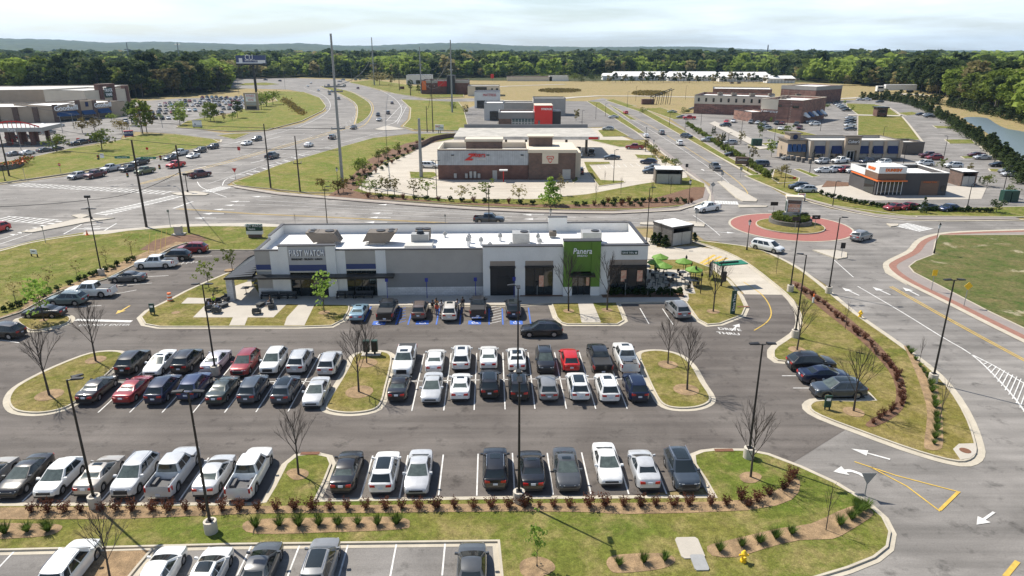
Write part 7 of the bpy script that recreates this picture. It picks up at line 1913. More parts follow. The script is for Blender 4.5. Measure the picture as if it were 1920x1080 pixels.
def mast(px, py, ty, r, mname, name, label, arms=(), z=0):
    h = top_h(px, py, ty); p = G(px, py); p.z = z; t = empty(name, p); tag(t, label, 'utility pole', 'utility poles and masts')
    q = MB(); q.tube(p, (p.x, p.y, h), r, r * .6, n=10); q.build('pole', M[mname], t, True)
    for za, L_, ang in arms:
        d = Vector((math.cos(R(ang)), math.sin(R(ang)), 0)); c_ = Vector((p.x, p.y, h - za))
        q = MB(); q.tube(c_ - d * L_, c_ + d * L_, .1 * (r / .2), n=5); a_ = q.build('crossarm', M[mname], t)
        q = MB()
        for s_ in (-1, 1): q.tube(c_ + d * L_ * s_ * .92, c_ + d * L_ * s_ * .92 + Vector((0, 0, .5)), .09, n=5)
        q.build('insulator', M['metal_grey'], t).parent = a_
    return t, Vector((p.x, p.y, h))
PT = {}
for k_, (px, py, ty, r, m_, lab, arms) in {
    'a': (275, 427, 262, .24, 'wood_pole', 'dark wooden pole left of the junction corner with street signs', ()), 'b': (355, 438, 272, .22, 'wood_pole', 'dark wooden pole right of the junction corner above the mulch', ()),
    'c': (508, 354, 232, .20, 'wood_pole', 'dark wooden pole at the left edge of the highway lawn', ()), 'd': (563, 360, 255, .19, 'wood_pole', 'short wooden pole on the highway lawn with small crossarm', ((6, .9, 0),)),
    'e': (642, 342, 63, .38, 'galvanised', 'very tall grey steel transmission pole on the highway lawn', ((11.5, 2.4, 20), (12.6, 1.8, 35), (21, 1.6, 20))), 'f': (790, 333, 222, .46, 'galvanised', 'thick grey steel post stub beside the pale restaurant lot', ()),
    'g': (702, 160, 70, .6, 'galvanised', 'tall steel transmission pole before the far woods, left', ((12, 3, 30), (22, 3, 30))), 'h': (848, 212, 75, .45, 'galvanised', 'tall steel transmission pole above the mattress shop', ((14, 2, 70),)), 'i': (790, 176, 88, .5, 'galvanised', 'slim steel transmission pole beside the red brick restaurant', ((12, 2, 60),)),
    'j': (801, 248, 199, .18, 'wood_pole', 'short wooden pole on the green bank, left of a pair', ()), 'k': (812, 248, 147, .2, 'wood_pole', 'tall wooden pole on the green bank, right of a pair', ((3, 1.2, 0),)), 'l': (18, 332, 240, .22, 'wood_pole', 'dark signal pole at the far left beside the flower wall', ()),
    'm': (1437, 116, 84, 2.0, 'metal_dark', 'distant lattice radio mast above the woods', ()), 'n': (247, 140, 80, .9, 'galvanised', 'distant steel pole above the left woods', ((8, 4, 10),)), 'o': (340, 135, 79, .9, 'galvanised', 'distant steel pole above the woods, second from left', ((3, 4, 170),)), 'p': (482, 170, 100, .3, 'wood_pole', 'wooden pole behind the billboard', ()),
    'q': (749, 170, 135, .3, 'wood_pole', 'wooden pole by the far green bank', ((1, 1.5, 0),)), 'r': (770, 180, 148, .3, 'wood_pole', 'leaning wooden pole by the red brick restaurant', ())}.items():
    t, PT[k_] = mast(px, py, ty, r, m_, 'utility_pole' if m_ == 'wood_pole' else 'transmission_pole', lab, arms)
def wires(name, pts, r, label, sag=3.0):
    q = MB()
    for a, b_ in zip(pts[:-1], pts[1:]):
        W_ = wire_pts(a, b_, sag)
        for c_, d_ in zip(W_[:-1], W_[1:]): q.tube(c_, d_, r * 1.9, n=4, caps=False)
    tag(centred(q.build(name, M['wire'])), label, 'wire', 'overhead wires')
far_l = G(-80, 330, 0) + Vector((0, 0, 13))
dn_ = lambda k_, z: PT[k_] - Vector((0, 0, z))
wires('overhead_wire', [dn_('e', 11.4), dn_('g', 12)], .05, 'upper wire from the tallest steel pole to the far left steel pole', 5)
wires('overhead_wire', [dn_('h', 3), dn_('i', 12)], .05, 'top sagging wire between the two steel poles at centre', 7)
wires('overhead_wire', [dn_('h', 9), dn_('i', 16)], .05, 'middle sagging wire between the two steel poles at centre', 8)
wires('overhead_wire', [dn_('h', 14), dn_('i', 21)], .05, 'lowest sagging wire between the two steel poles at centre', 8)
wires('overhead_wire', [dn_('e', 21), Vector((-260, 330, 15))], .045, 'long wire from the tallest pole left across the woods', 5)
wires('overhead_wire', [dn_('e', 26), Vector((-240, 300, 10))], .045, 'lower long wire from the tallest pole left over the shopping lot', 5)
wires('overhead_wire', [dn_('h', 5), dn_('k', 2), dn_('j', 1)], .04, 'service wire running down the green bank', 3)
# traffic signals on span wires and posts
def signal(p, wh, face=-1):
    t = empty('traffic_signal', p); q = MB(); q.box(p.x - .2, p.x + .2, p.y - .15, p.y + .15, p.z - .55, p.z + .55); q.build('housing', M['pole_black'], t)
    for z, m_ in ((.35, 'red_panel'), (0, 'sign_yellow'), (-.35, 'street_green')):
        q = MB(); q.tube((p.x, p.y - .16, p.z + z), (p.x, p.y - .19, p.z + z), .12, n=8); q.build('lens', M[m_], t)
    later(t, 'black three-lamp traffic signal', wh, 'traffic signal', 'traffic signals')
def at_h(px, py, gy):
    """point on the vertical line above the ground pixel (px-ish, gy) that shows at py"""
    g_ = G(px, gy); z = top_h(px, gy, py); return Vector((g_.x * 1.0, g_.y, z))
def ray(px, py, Y_):
    c_ = (px - 960) / FPX; v = (py - 540) / FPX; t_ = Y_ / (CT - v * ST); return Vector((c_ * t_, Y_, HCAM + t_ * (-ST - v * CT)))
arm_y = G(275, 427).y
for px, py in ((184, 295), (301, 296), (299, 313), (239, 328)): signal(ray(px, py, G(0, 345).y), 'over the junction at left')
wires('overhead_wire', [PT['l'] - Vector((0, 0, 3)), ray(184, 288, G(0, 345).y), ray(239, 290, G(0, 345).y), ray(301, 287, G(0, 345).y), dn_('b', .5)], .03, 'signal span wire strung over the junction', .5)
wires('overhead_wire', [Vector((-95, 96, 10)), ray(172, 374, G(172, 414).y), dn_('b', 4.5)], .03, 'dark cable crossing low over the road at left', 1.0)
for (px, py, txt) in ((229, 295, 'Robert Yora Rd'), (278, 296, 'N. Wright Blvd')):
    p = ray(px, py, G(0, 345).y); t = empty('street_name_sign', p); q = MB(); q.box(p.x - 1.8, p.x + 1.8, p.y - .03, p.y + .03, p.z - .27, p.z + .27); q.build('plate', M['street_green'], t)
    text(txt, .36, (p.x, p.y - .05, p.z), (1, 0, 0), (0, 0, 1), M['letter_white'], t, 'sign_lettering', .01)
    tag(t, f"green street name sign hanging over the junction, {'left' if px == 229 else 'right'} of the pair", 'sign', 'street name signs')
p = ray(191, 292, G(0, 345).y); q = MB(); q.box(p.x - .45, p.x + .45, p.y - .02, p.y + .02, p.z - .5, p.z + .5); tag(centred(q.build('lane_sign', M['white_metal'])), 'white square lane sign beside the leftmost hanging signal', 'sign')
for px, py, ty, where in ((172, 412, 370, 'on the near traffic island'), (352, 361, 328, 'on the far traffic island'), (10, 341, 312, 'at the far left kerb')):
    h = top_h(px, py, ty); p = G(px, py); p.z = .16; t = empty('signal_post', p)
    q = MB(); q.tube(p, (p.x, p.y, h), .09, n=8); q.build('pole', M['pole_black'], t)
    q = MB(); q.box(p.x - .5, p.x + .5, p.y - .2, p.y + .2, h - .1, h + .35); q.build('signal_head', M['pole_black'], t); q = MB(); q.tube(p, p + Vector((0, 0, .4)), .22, n=8); q.build('base', M['pole_black'], t)
    tag(t, f'short black pedestrian signal post {where}', 'traffic signal', 'signal posts')
# small road signs
def post_sign(px, py, ty, shape, m_, label, name='road_sign', wd=.7, txt=None, tm='letter_white', col='galvanised', face=0.0):
    h = top_h(px, py, ty); p = G(px, py); p.z = .1; t = empty(name, p); tag(t, label, 'sign')
    q = MB(); q.tube(p, (p.x, p.y, h - .1), .045, n=6); q.build('post', M[col], t)
    q = MB(); c_ = Vector((p.x, p.y - .07, h - wd * .5)); ux = Vector((math.cos(face), math.sin(face), 0)); un = Vector((-ux.y, ux.x, 0))
    P = {'oct': [(math.cos(R(22.5 + 45 * k)) * .54, math.sin(R(22.5 + 45 * k)) * .54) for k in range(8)], 'tri': [(-.55, .45), (0, -.5), (.55, .45)], 'sq': [(-.4, -.5), (.4, -.5), (.4, .5), (-.4, .5)], 'dia': [(0, -.62), (.62, 0), (0, .62), (-.62, 0)], 'wide': [(-.9, -.45), (.9, -.45), (.9, .45), (-.9, .45)]}[shape]
    A = [c_ + ux * x * wd + Vector((0, 0, z * wd)) for x, z in P]; B_ = [a + un * .03 for a in A]
    k = len(P); q.face(A); q.face(B_[::-1])
    for i in range(k): q.face([A[i], B_[i], B_[(i + 1) % k], A[(i + 1) % k]])
    pl = q.build('plate', M[m_], t)
    if txt: text(txt, .34 * wd, c_ - un * .03, ux, (0, 0, 1), M[tm], t, 'sign_lettering', .008, bold=.01).parent = pl
    return t
post_sign(115, 327, 306, 'oct', 'red_panel', 'red do-not-enter sign on the left bank by the junction', txt='STOP')
post_sign(277, 286, 276, 'oct', 'red_panel', 'red stop sign on the left grass bank, backed by bare soil', wd=.8)
post_sign(449, 288, 275, 'sq', 'red_panel', 'red and white sign on the highway median edge', wd=1.1)
post_sign(442, 338, 315, 'tri', 'red_panel', 'red triangular yield sign at the slip lane', wd=1.1)
post_sign(1621, 930, 885, 'tri', 'galvanised', 'grey-backed triangular yield sign at the exit kerb', wd=1.0)
post_sign(1807, 575, 530, 'dia', 'sign_yellow', 'yellow diamond warning sign beside the brick path', wd=.85)
post_sign(1746, 545, 506, 'sq', 'sign_yellow', 'yellow pedestrian sign beside the avenue path', wd=.8)
post_sign(1577, 484, 455, 'sq', 'pole_black', 'black keep-right sign on the triangular splitter island', wd=.9)
post_sign(1527, 430, 403, 'wide', 'pole_black', 'black chevron sign right of the roundabout planter', wd=.8, txt='>>>')
post_sign(1449, 405, 378, 'wide', 'pole_black', 'stacked black arrow signs left of the roundabout planter', wd=.8)
post_sign(1490, 434, 406, 'wide', 'pole_black', 'stacked black arrow signs before the roundabout planter', wd=.8)
post_sign(1469, 420, 398, 'sq', 'metal_grey', 'round pale sign on the roundabout lawn', wd=1.0)
post_sign(1335, 366, 342, 'dia', 'galvanised', 'grey-backed diamond sign at the avenue corner', wd=.9)
post_sign(1305, 419, 392, 'sq', 'galvanised', 'grey-backed square sign on the long splitter island', wd=.8)
post_sign(1353, 342, 322, 'sq', 'galvanised', 'grey-backed sign at the tip of the avenue splitter', wd=.8)
post_sign(1287, 322, 307, 'sq', 'metal_dark', 'small dark sign on the left side of the avenue', wd=.9)
post_sign(1388, 334, 313, 'sq', 'galvanised', 'small grey sign in the hedge right of the avenue', wd=.8)
post_sign(86, 457, 424, 'sq', 'galvanised', 'thin sign post on the western lawn', wd=.3)
post_sign(320, 427, 393, 'sq', 'galvanised', 'thin sign post at the junction pavement', wd=.5)
post_sign(835, 419, 402, 'sq', 'galvanised', 'thin sign post behind the white roof', wd=.4)
post_sign(48, 338, 316, 'sq', 'galvanised', 'thin marker post on the left bank', wd=.3)
for i, (x, y, ty) in enumerate(((727, 563, 521), (801, 561, 521), (892, 559, 520), (964, 559, 519))):
    post_sign(x, y, ty, 'sq', 'blue_post', f'blue accessible parking sign on a blue post, {nth(i + 1)} from left', wd=.5, col='blue_post', name='parking_sign')
for i, (x, y, ty) in enumerate(((1007, 555, 528), (1172, 556, 523), (1214, 556, 523), (1256, 556, 523))):
    post_sign(x, y, ty, 'sq', 'metal_dark', f'small dark pickup sign on a thin post, {nth(i + 1)} from left', wd=.5, name='parking_sign')
# freestanding signs
def board(name, a, b_, ty0, ty1, thick, m_, label, cat='sign', lines=(), legs=None, tm='letter_white', frame=None):
    """sign board whose foot stands on ground pixels a..b_; shown between picture rows ty0 (top) and ty1 (bottom)"""
    fr, w_ = frame_px(a, b_); t = empty(name, fr.O); tag(t, label, cat)
    mid = ((a[0] + b_[0]) / 2, (a[1] + b_[1]) / 2); h1, h0 = top_h(*mid, ty0), top_h(*mid, ty1)
    p_ = fr.part('panel', M[m_], t, (0, w_, 0, thick, h0, h1))
    if frame: fr.part('frame', M[frame], t, (-.15, w_ + .15, -.02, thick + .1, h1, h1 + .2), (-.15, w_ + .15, -.02, thick + .1, h0 - .2, h0))
    for (tx, fy, sz, *rest) in lines:
        text(tx, sz, fr.p(w_ * (rest[1] if len(rest) > 1 else .5), -.04, h0 + (h1 - h0) * fy), fr.u, (0, 0, 1), M[rest[0] if rest else tm], t, 'sign_lettering', .02, sx=.8).parent = p_
    if legs:
        for s in legs: fr.part('leg', M['metal_dark'], t, (w_ * s - .12, w_ * s + .12, thick * .3, thick * .7, 0, h0))
    return t, fr, w_, h0, h1
t, fr, w_, h0, h1 = board('monument_sign', (463, 447), (493, 447), 421, 433, .5, 'sign_green', 'dark green tenant sign on a brick base left of the long white building', lines=(('FIRST WATCH', .78, .62), ('Theatre', .3, .5, 'letter_white', .35)))
fr.part('white_panel', M['white_metal'], t, (0, w_, -.02, .52, h0 - .6, h0 - .003)); fr.part('base', M['brick_brown'], t, (.25, w_ - .25, .05, .5, 0, h0 - .6))
t, fr, w_, h0, h1 = board('billboard', (450, 176), (504, 176), 104, 119, 2.0, 'panel_navy', 'large blue billboard on one tall black column before the woods', 'billboard', lines=(('CU', .74, 5.2, 'letter_white', .45), ('lakeside village', .38, 1.9, 'letter_white', .52)))
cx_ = w_ * .55
fr.part('white_wedge', M['letter_white'], t, (w_ * .74, w_, -.08, -.01, h0 + .3, h0 + (h1 - h0) * .42)); fr.part('white_band', M['letter_white'], t, (0, w_ * .9, -.1, -.01, h0, h0 + .7)); fr.part('catwalk', M['panel_black'], t, (0, w_, -.8, 2.4, h0 - 1.2, h0 - .1))
q = MB(); q.tube(fr.p(cx_, 1, 0), fr.p(cx_, 1, h0 - 1.2), .75, n=12); q.build('column', M['panel_black'], t); fr.part('pictured_figure', M['letter_white'], t, (w_ * .10, w_ * .22, -.09, -.01, h0 + .7, h0 + 3.6))
t, fr, w_, h0, h1 = board('pylon_sign', (460, 211), (486, 211), 174, 207, 1.2, 'stucco_tan', 'tan shopping centre pylon sign with stacked tenant panels', lines=())
for z0, z1, m_, tx in ((.72, .92, 'letter_white', 'FITNESS'), (.5, .7, 'letter_white', 'VANS'), (.3, .46, 'metal_grey', ''), (.06, .24, 'panel_black', '')):
    pp = fr.part('tenant_panel', M[m_], t, (w_ * .14, w_ * .86, -.12, -.01, h0 + (h1 - h0) * z0, h0 + (h1 - h0) * z1))
    if tx: text(tx, 1.5, fr.p(w_ * .5, -.16, h0 + (h1 - h0) * (z0 + z1) / 2), fr.u, (0, 0, 1), M['red_panel'], t, 'sign_lettering', .02, sx=.8).parent = pp
board('monument_sign', (362, 241), (378, 241), 227, 237, .8, 'letter_white', 'white and blue monument sign on the left grass corner', lines=(('A', .4, 1.4, 'panel_navy', .3),), legs=(.08, .92), frame='panel_navy')
board('monument_sign', (234, 258), (251, 257), 246, 255, .8, 'panel_navy', 'dark blue monument sign with red header by the shopping entry', lines=(('PARK PLAZA', .6, .9),), legs=(.1, .9), frame='red_panel')
board('tenant_sign', (816, 250), (832, 250), 234, 244, .5, 'letter_white', 'white panel sign with red and green squares on the bank', lines=(('SALE', .7, 1.0, 'red_panel', .3), ('OPEN', .4, .9, 'street_green', .7)), legs=(.4, .6))
board('pylon_sign', (920, 152), (926, 152), 139, 147, .8, 'red_panel', 'red pylon sign far across the field', lines=(), legs=(.5,))
board('monument_sign', (750, 168), (758, 168), 162, 167, .8, 'brick_red', 'small dark red sign on the far green bank', legs=(.2, .8))
board('monument_sign', (1378, 311), (1403, 312), 295, 308, 1.0, 'brick_brown', 'brown brick entrance sign with white script by the avenue', lines=(('Lawrence', .65, .8),))
board('banner_sign', (1495, 377), (1509, 377), 363, 371, .15, 'letter_white', 'white banner with red letters behind the roundabout', lines=(('NOW\nOPEN', .5, .55, 'red_panel'),), legs=(.02, .98))
board('small_sign', (59, 482), (71, 483), 468, 476, .06, 'letter_white', 'small white real estate sign on the western lawn', lines=(('FOR LEASE', .6, .16, 'panel_black'),), legs=(.04, .96))
board('menu_sign', (1487, 337), (1492, 337), 332, 336, .2, 'red_panel', 'little red directional sign in the lawn corner of the eastern lot', legs=(.5,))
# monument in the roundabout
rc = G(1484, 417); t = empty('monument_sign', rc); tag(t, 'tall white-framed tower sign with dark advertising panels in the roundabout', 'sign')
fr = Frame(rc, R(-14)); H1 = top_h(1484, 417, 367)
fr.part('plinth', M['concrete_base'], t, (-1.35, 1.35, -.8, .8, .8, 2.0)); fr.part('tower', M['stucco_white'], t, (-1.3, 1.3, -.75, .75, 2.0, H1 - .45)); fr.part('cap', M['stucco_cream'], t, (-1.5, 1.5, -.95, .95, H1 - .45, H1))
for s0, s1, d0, d1 in ((-1.1, 1.1, -.8, -.752),): 
    pp = fr.part('advert_panel', M['sign_green'], t, (s0, s1, d0, d1, 2.1, H1 - 1.5)); fr.part('advert_picture', M['poster'], t, (s0 + .1, s1 - .1, d0 - .03, d0 - .001, 2.15, 3.6)).parent = pp
    text('LOW BEERS\nCOFFEE', .42, fr.p(0, d0 - .04, H1 - 2.4), fr.u, (0, 0, 1), M['letter_white'], t, 'sign_lettering', .01).parent = pp
fr.part('name_panel', M['brick_brown'], t, (-1.15, 1.15, -.8, -.752, H1 - 1.35, H1 - .7)); fr.part('side_panel', M['sign_green'], t, (-1.36, -1.302, -.6, .6, 2.1, H1 - 1.0))
# drive-through sign, clearance bar, boards
h = top_h(1373, 590, 545); p = G(1373, 590); t = empty('blade_sign', p); tag(t, 'tall slim dark green blade sign reading drive thru at the lane mouth', 'sign')
fr = Frame(p, YAW + R(12)); pb_ = fr.part('blade', M['sign_green'], t, (-.28, .28, -.1, .1, .14, h))
text('Drive Thru', .48, fr.p(0, -.13, (h + .14) / 2), (0, 0, 1), -fr.u, M['letter_white'], t, 'sign_lettering', .01).parent = pb_
p = G(1352, 538); t = empty('order_canopy', p); tag(t, 'flat green order canopy on a black post over the drive lane', 'order canopy'); fr = Frame(p, YAW + R(12))
q = MB(); q.tube(p, p + Vector((0, 0, 3.0)), .12, n=8); q.build('post', M['pole_black'], t); fr.part('canopy', M['street_green'], t, (-.6, 3.6, -.2, 1.6, 3.0, 3.12)); fr.part('canopy_beam', M['pole_black'], t, (-.3, 2.6, .55, .75, 3.125, 3.3)); fr.part('screen', M['metal_dark'], t, (-.1, .5, -.3, -.12, .8, 2.2))
p = G(1330, 527); t = empty('menu_board', p); tag(t, 'upright black drive-through menu board on the lawn', 'menu board'); fr = Frame(p, YAW + R(60)); fr.part('panel', M['panel_black'], t, (-.1, 1.6, 0, .15, .5, 2.6)); fr.part('screen', M['metal_grey'], t, (0, 1.5, -.03, -.002, .7, 2.4)); fr.part('leg', M['panel_black'], t, (.0, .12, .02, .13, 0, .5))
for i, (x, y, ty) in enumerate(((1285, 508, 478), (1295, 515, 489), (1302, 539, 498), (1313, 552, 510))):
    p = G(x, y); h = top_h(x, y, ty); t = empty('string_light_post', p); q = MB(); q.tube(p, (p.x, p.y, h), .06, n=6); q.build('post', M['pole_black'], t); q = MB(); q.box(p.x - .12, p.x + .12, p.y - .12, p.y + .12, h - .55, h - .2); q.build('lantern', M['pole_black'], t)
    tag(t, f'slim black post beside the coffee shop patio, {nth(i + 1)} from left', 'post', 'patio posts')
for (px, py, lab, wh) in ((287, 591, 'low dark directional sign on the western tip of the cafe island', None), (1550, 770, 'low dark directional sign at the left end of the long lawn', None)):
    p = G(px, py); t = empty('directional_sign', p); tag(t, lab, 'sign'); fr = Frame(p, YAW); pp = fr.part('panel', M['sign_green'], t, (-.3, .3, -.06, .06, .35, 1.5)); fr.part('post', M['metal_dark'], t, (-.25, -.15, -.04, .04, .1, .35)); fr.part('post', M['metal_dark'], t, (.15, .25, -.04, .04, .1, .35)); fr.part('white_strip', M['letter_white'], t, (-.2, .2, -.075, -.062, 1.0, 1.25)).parent = pp
# mail kiosk pair on the middle island
p = G(696, 667); t = empty('parcel_locker', p); tag(t, 'pair of dark upright lockers on a small concrete pad, top of middle island', 'locker'); fr = Frame(p, YAW)
fr.part('pad', M['concrete'], t, (-1.0, 1.0, -.4, .5, .14, .22))
for s in (-.75, .1):
    c_ = fr.part('cabinet', M['sign_green'], t, (s, s + .62, -.2, .25, .5, 1.75)); fr.part('door', M['metal_dark'], t, (s + .06, s + .56, -.225, -.202, .6, 1.65)).parent = c_; fr.part('leg', M['metal_dark'], t, (s + .2, s + .4, -.1, .1, .22, .5))
# hydrants, drum, cone, utility covers, boxes
def hydrant(px, py, lab):
    p = G(px, py); t = empty('fire_hydrant', p + Vector((0, 0, .14))); tag(t, lab, 'fire hydrant', 'hydrants'); z = .14
    q = MB(); q.tube(p + Vector((0, 0, z)), p + Vector((0, 0, z + .12)), .2, n=10); q.tube(p + Vector((0, 0, z + .12)), p + Vector((0, 0, z + .62)), .14, n=10); q.tube(p + Vector((0, 0, z + .62)), p + Vector((0, 0, z + .82)), .19, .06, n=10); q.build('barrel', M['sign_yellow'], t, True)
    q = MB(); q.tube(p + Vector((-.3, 0, z + .48)), p + Vector((.3, 0, z + .48)), .07, n=8); q.build('side_caps', M['sign_yellow'], t); q = MB(); q.tube(p + Vector((0, 0, z + .45)), p + Vector((0, -.3, z + .45)), .09, n=8); q.build('nozzle', M['sign_yellow'], t)
hydrant(1393, 1056, 'yellow fire hydrant on the lawn at bottom right'); hydrant(1612, 596, 'yellow fire hydrant on the long lawn by the avenue')
p = G(1524, 569); t = empty('marker_post', p); tag(t, 'white marker post with orange top on the long lawn', 'post'); q = MB(); q.tube(p, p + Vector((0, 0, .9)), .12, n=8); q.build('post', M['white_metal'], t); q = MB(); q.tube(p + Vector((0, 0, .9)), p + Vector((0, 0, 1.25)), .1, n=8); q.build('cap', M['drum_orange'], t)
p = G(319, 565); t = empty('traffic_drum', p); tag(t, 'orange and white striped traffic drum at the kerb', 'traffic drum')
for k in range(5): q = MB(); q.tube(p + Vector((0, 0, .05 + k * .22)), p + Vector((0, 0, .27 + k * .22)), .33 - k * .022, .318 - k * .022, n=14); q.build('stripe', M['drum_orange' if k % 2 == 0 else 'letter_white'], t)
q = MB(); q.tube(p, p + Vector((0, 0, .06)), .42, n=14); q.build('base', M['panel_black'], t)
p = G(164, 442); t = empty('traffic_cone', p); tag(t, 'orange traffic cone beside the crossing at left', 'cone'); q = MB(); q.tube(p + Vector((0, 0, .15)), p + Vector((0, 0, .95)), .2, .04, n=10); q.build('cone', M['drum_orange'], t); q = MB(); q.box(p.x - .28, p.x + .28, p.y - .28, p.y + .28, .02, .17); q.build('base', M['drum_orange'], t)
for px, py, m_, a, b_, lab in ((1293, 1031, 'concrete', .75, 1.0, 'pale rounded concrete utility cover in the lawn'), (1311, 1059, 'metal_grey', .45, .7, 'pale blue-grey rectangular utility cover in the lawn')):
    p = G(px, py); P = [p + U * x + V * y for x, y in ((-a * .8, -b_), (a * .8, -b_), (a, -b_ * .8), (a, b_ * .8), (a * .8, b_), (-a * .8, b_), (-a, b_ * .8), (-a, -b_ * .8))]
    q = MB(); q.prism([(v.x, v.y) for v in P], .12, .2 if m_ == 'concrete' else .215); tag(centred(q.build('utility_cover', M[m_])), lab, 'utility cover')
p = G(336, 441); t = empty('utility_box', p); tag(t, 'pale utility cabinet on a concrete pad by the wooden pole', 'utility box'); fr = Frame(p, 0); fr.part('cabinet', M['concrete_base'], t, (-.6, .6, -.4, .4, .3, 1.6)); fr.part('pad', M['concrete'], t, (-1.0, 1.0, -.8, .8, .1, .3))
for i, (x, y) in enumerate(((278, 478), (290, 476), (300, 472), (309, 470))):
    a = G(x, y); b_ = G(x + 8, y - 10) + Vector((0, 0, 2.6)); q = MB(); q.tube(a, b_, .035, n=6); o = q.build('guy_guard', M['paint_yellow']); centred(o); later(o, 'slanting yellow guy wire guard', 'in the dark mulch patch at left', 'guy guard', 'guy wire guards')
for (x, y, lab) in ((1418, 274, 'pair of dark transformer boxes in the eastern lot'), (1890, 378, 'green utility boxes among shrubs at right edge')):
    p = G(x, y); t = empty('transformer_box', p); tag(t, lab, 'utility box'); fr = Frame(p, 0); fr.part('cabinet', M['sign_green'], t, (-1.6, -.1, -.7, .7, .1, 2.4)); fr.part('cabinet', M['sign_green'], t, (.1, 1.6, -.7, .7, .1, 2.4))
# pavilion frame across the avenue
p = G(1222, 196); t = empty('pavilion', p); tag(t, 'dark steel frame pavilion beside a brick wall beyond the avenue', 'pavilion'); q = MB()
for s in range(5):
    x = p.x + s * 2.6; z = 4.2 + s * 1.0
    q.tube((x, p.y, 0), (x + .8, p.y, z), .16, n=5); q.tube((x, p.y + 7, 0), (x + .8, p.y + 7, z), .16, n=5); q.tube((x + .8, p.y, z), (x + .8, p.y + 7, z), .14, n=5)
for y_ in (0, 7): q.tube((p.x, p.y + y_, 4.0), (p.x + 12.5, p.y + y_, 8.6), .2, n=5)
q.build('frame', M['metal_dark'], t); q = MB(); q.box(p.x - 5.5, p.x + 1.5, p.y + 1, p.y + 4, 0, 3.0); q.build('brick_wall', M['brick_red'], t)
# food truck, semi trailer, kiosks
p = G(1649, 219); t = empty('food_truck', p); tag(t, 'small dark red kiosk cart standing on the green lawn', 'food cart'); fr = Frame(p, 0); fr.part('body', M['brick_red'], t, (-2.4, 2.4, -2, 2, .5, 4.2)); fr.part('roof', M['metal_dark'], t, (-2.9, 2.9, -2.5, 2.5, 4.2, 4.7)); fr.part('window', M['glass_dark'], t, (-1.6, 1.6, -2.06, -2.01, 1.8, 3.4))
for s in (-1.6, 1.6): q = MB(); q.tube(fr.p(s, -2.1, .5), fr.p(s, -1.8, .5), .5, n=12); q.build('wheel', M['tyre'], t)
p = G(1690, 173); t = empty('semi_trailer', p); tag(t, 'long white semi trailer truck on the far field road', 'truck'); fr = Frame(p, 0); fr.part('trailer', M['white_metal'], t, (-13, 10, -1.6, 1.6, 1.5, 5.6)); fr.part('cab', M['stucco_white'], t, (-19, -14, -1.5, 1.5, .8, 4.6)); fr.part('cab_window', M['glass_dark'], t, (-18.4, -14.6, -1.56, -1.51, 2.8, 4.0))
for s in (-18, -14.5, 5, 7.5): q = MB(); q.tube(fr.p(s, -1.7, .7), fr.p(s, 1.7, .7), .7, n=10); q.build('wheel', M['tyre'], t)
# flower wall at the left edge
p = G(15, 318); t = empty('flower_wall', p); tag(t, 'curved low stone wall filled with flowers at the left edge', 'planter'); A = catmull([G(-60, 326), G(-20, 324), G(20, 320), G(40, 314), G(46, 308)], False, 5)
q = MB(); q.strip(A, A, False, za=0, zb=1.5); q.strip(A, offset(A, .5, False), False, za=1.5, zb=1.5); q.build('wall', M['stone_grey'], t)
rng = np.random.default_rng(2)
for m_, sd_ in (('leaf_redbush', 1), ('leaf_tuft', 2), ('drum_orange', 3)):
    P = np.array([tuple(A[int(k)] + Vector((rng.uniform(-2, 1), rng.uniform(.6, 4), 1.3 + rng.uniform(0, .8)))) for k in rng.integers(0, len(A), 260)]) - np.array([p.x, p.y, 0])
    o = bpy.data.objects.new('flowers', np_mesh('flowers', quads_np(P, .2, rng), mats=[M[m_]])); C.objects.link(o); o.parent = t

# ---------------------------------------------------------------- furniture on the patios
def bench(fr, s, d, label):
    p = fr.p(s, d, .14); t = empty('bench', p); tag(t, label, 'bench', 'benches by the left entrance')
    f = Frame(p, fr.ang); z = .14
    f.part('seat', M['bench_dark'], t, (-1.1, 1.1, -.25, .25, z + .40, z + .46)); f.part('backrest', M['bench_dark'], t, (-1.1, 1.1, .22, .28, z + .50, z + .9))
    for s_ in (-1.05, 0, 1.05): f.part('leg', M['metal_dark'], t, (s_ - .04, s_ + .04, -.24, .24, z, z + .62))
bench(F, 1.6, -.9, 'dark slatted bench by the left front wall'); bench(F, 3.9, -.9, 'dark slatted bench left of the first glazed entrance'); bench(F, 11.2, -.9, 'dark slatted bench between the two glazed entrances'); bench(F, 13.6, -.9, 'dark slatted bench before the second glazing')
def lounge(px, py, kind, ang, lab):
    p = G(px, py); p.z = .15; t = empty('outdoor_' + kind, p, R(ang) + YAW); tag(t, lab, kind, 'outdoor lounge seats')
    def b_(name, m_, *bx):
        q = MB()
        for v_ in bx: q.box(*v_)
        o = q.build(name, M[m_]); o.parent = t; return o
    w_ = {'armchair': .42, 'sofa': .85, 'low_table': .6}[kind]
    if kind == 'low_table':
        b_('top', 'bench_dark', (-w_, w_, -.35, .35, .36, .42)); b_('base', 'bench_dark', (-w_ + .1, w_ - .1, -.28, .28, 0, .36))
    else:
        b_('seat', 'metal_dark', (-w_, w_, -.35, .3, .22, .42)); b_('backrest', 'bench_dark', (-w_, w_, .3, .40, .25, .82)); b_('armrest', 'bench_dark', (-w_ - .08, -w_, -.35, .4, .1, .6)); b_('armrest', 'bench_dark', (w_, w_ + .08, -.35, .4, .1, .6))
        for sx0_ in (-w_, w_ - .06):
            for sy_ in (-.34, .3): b_('leg', 'metal_dark', (sx0_, sx0_ + .06, sy_, sy_ + .06, 0, .22))
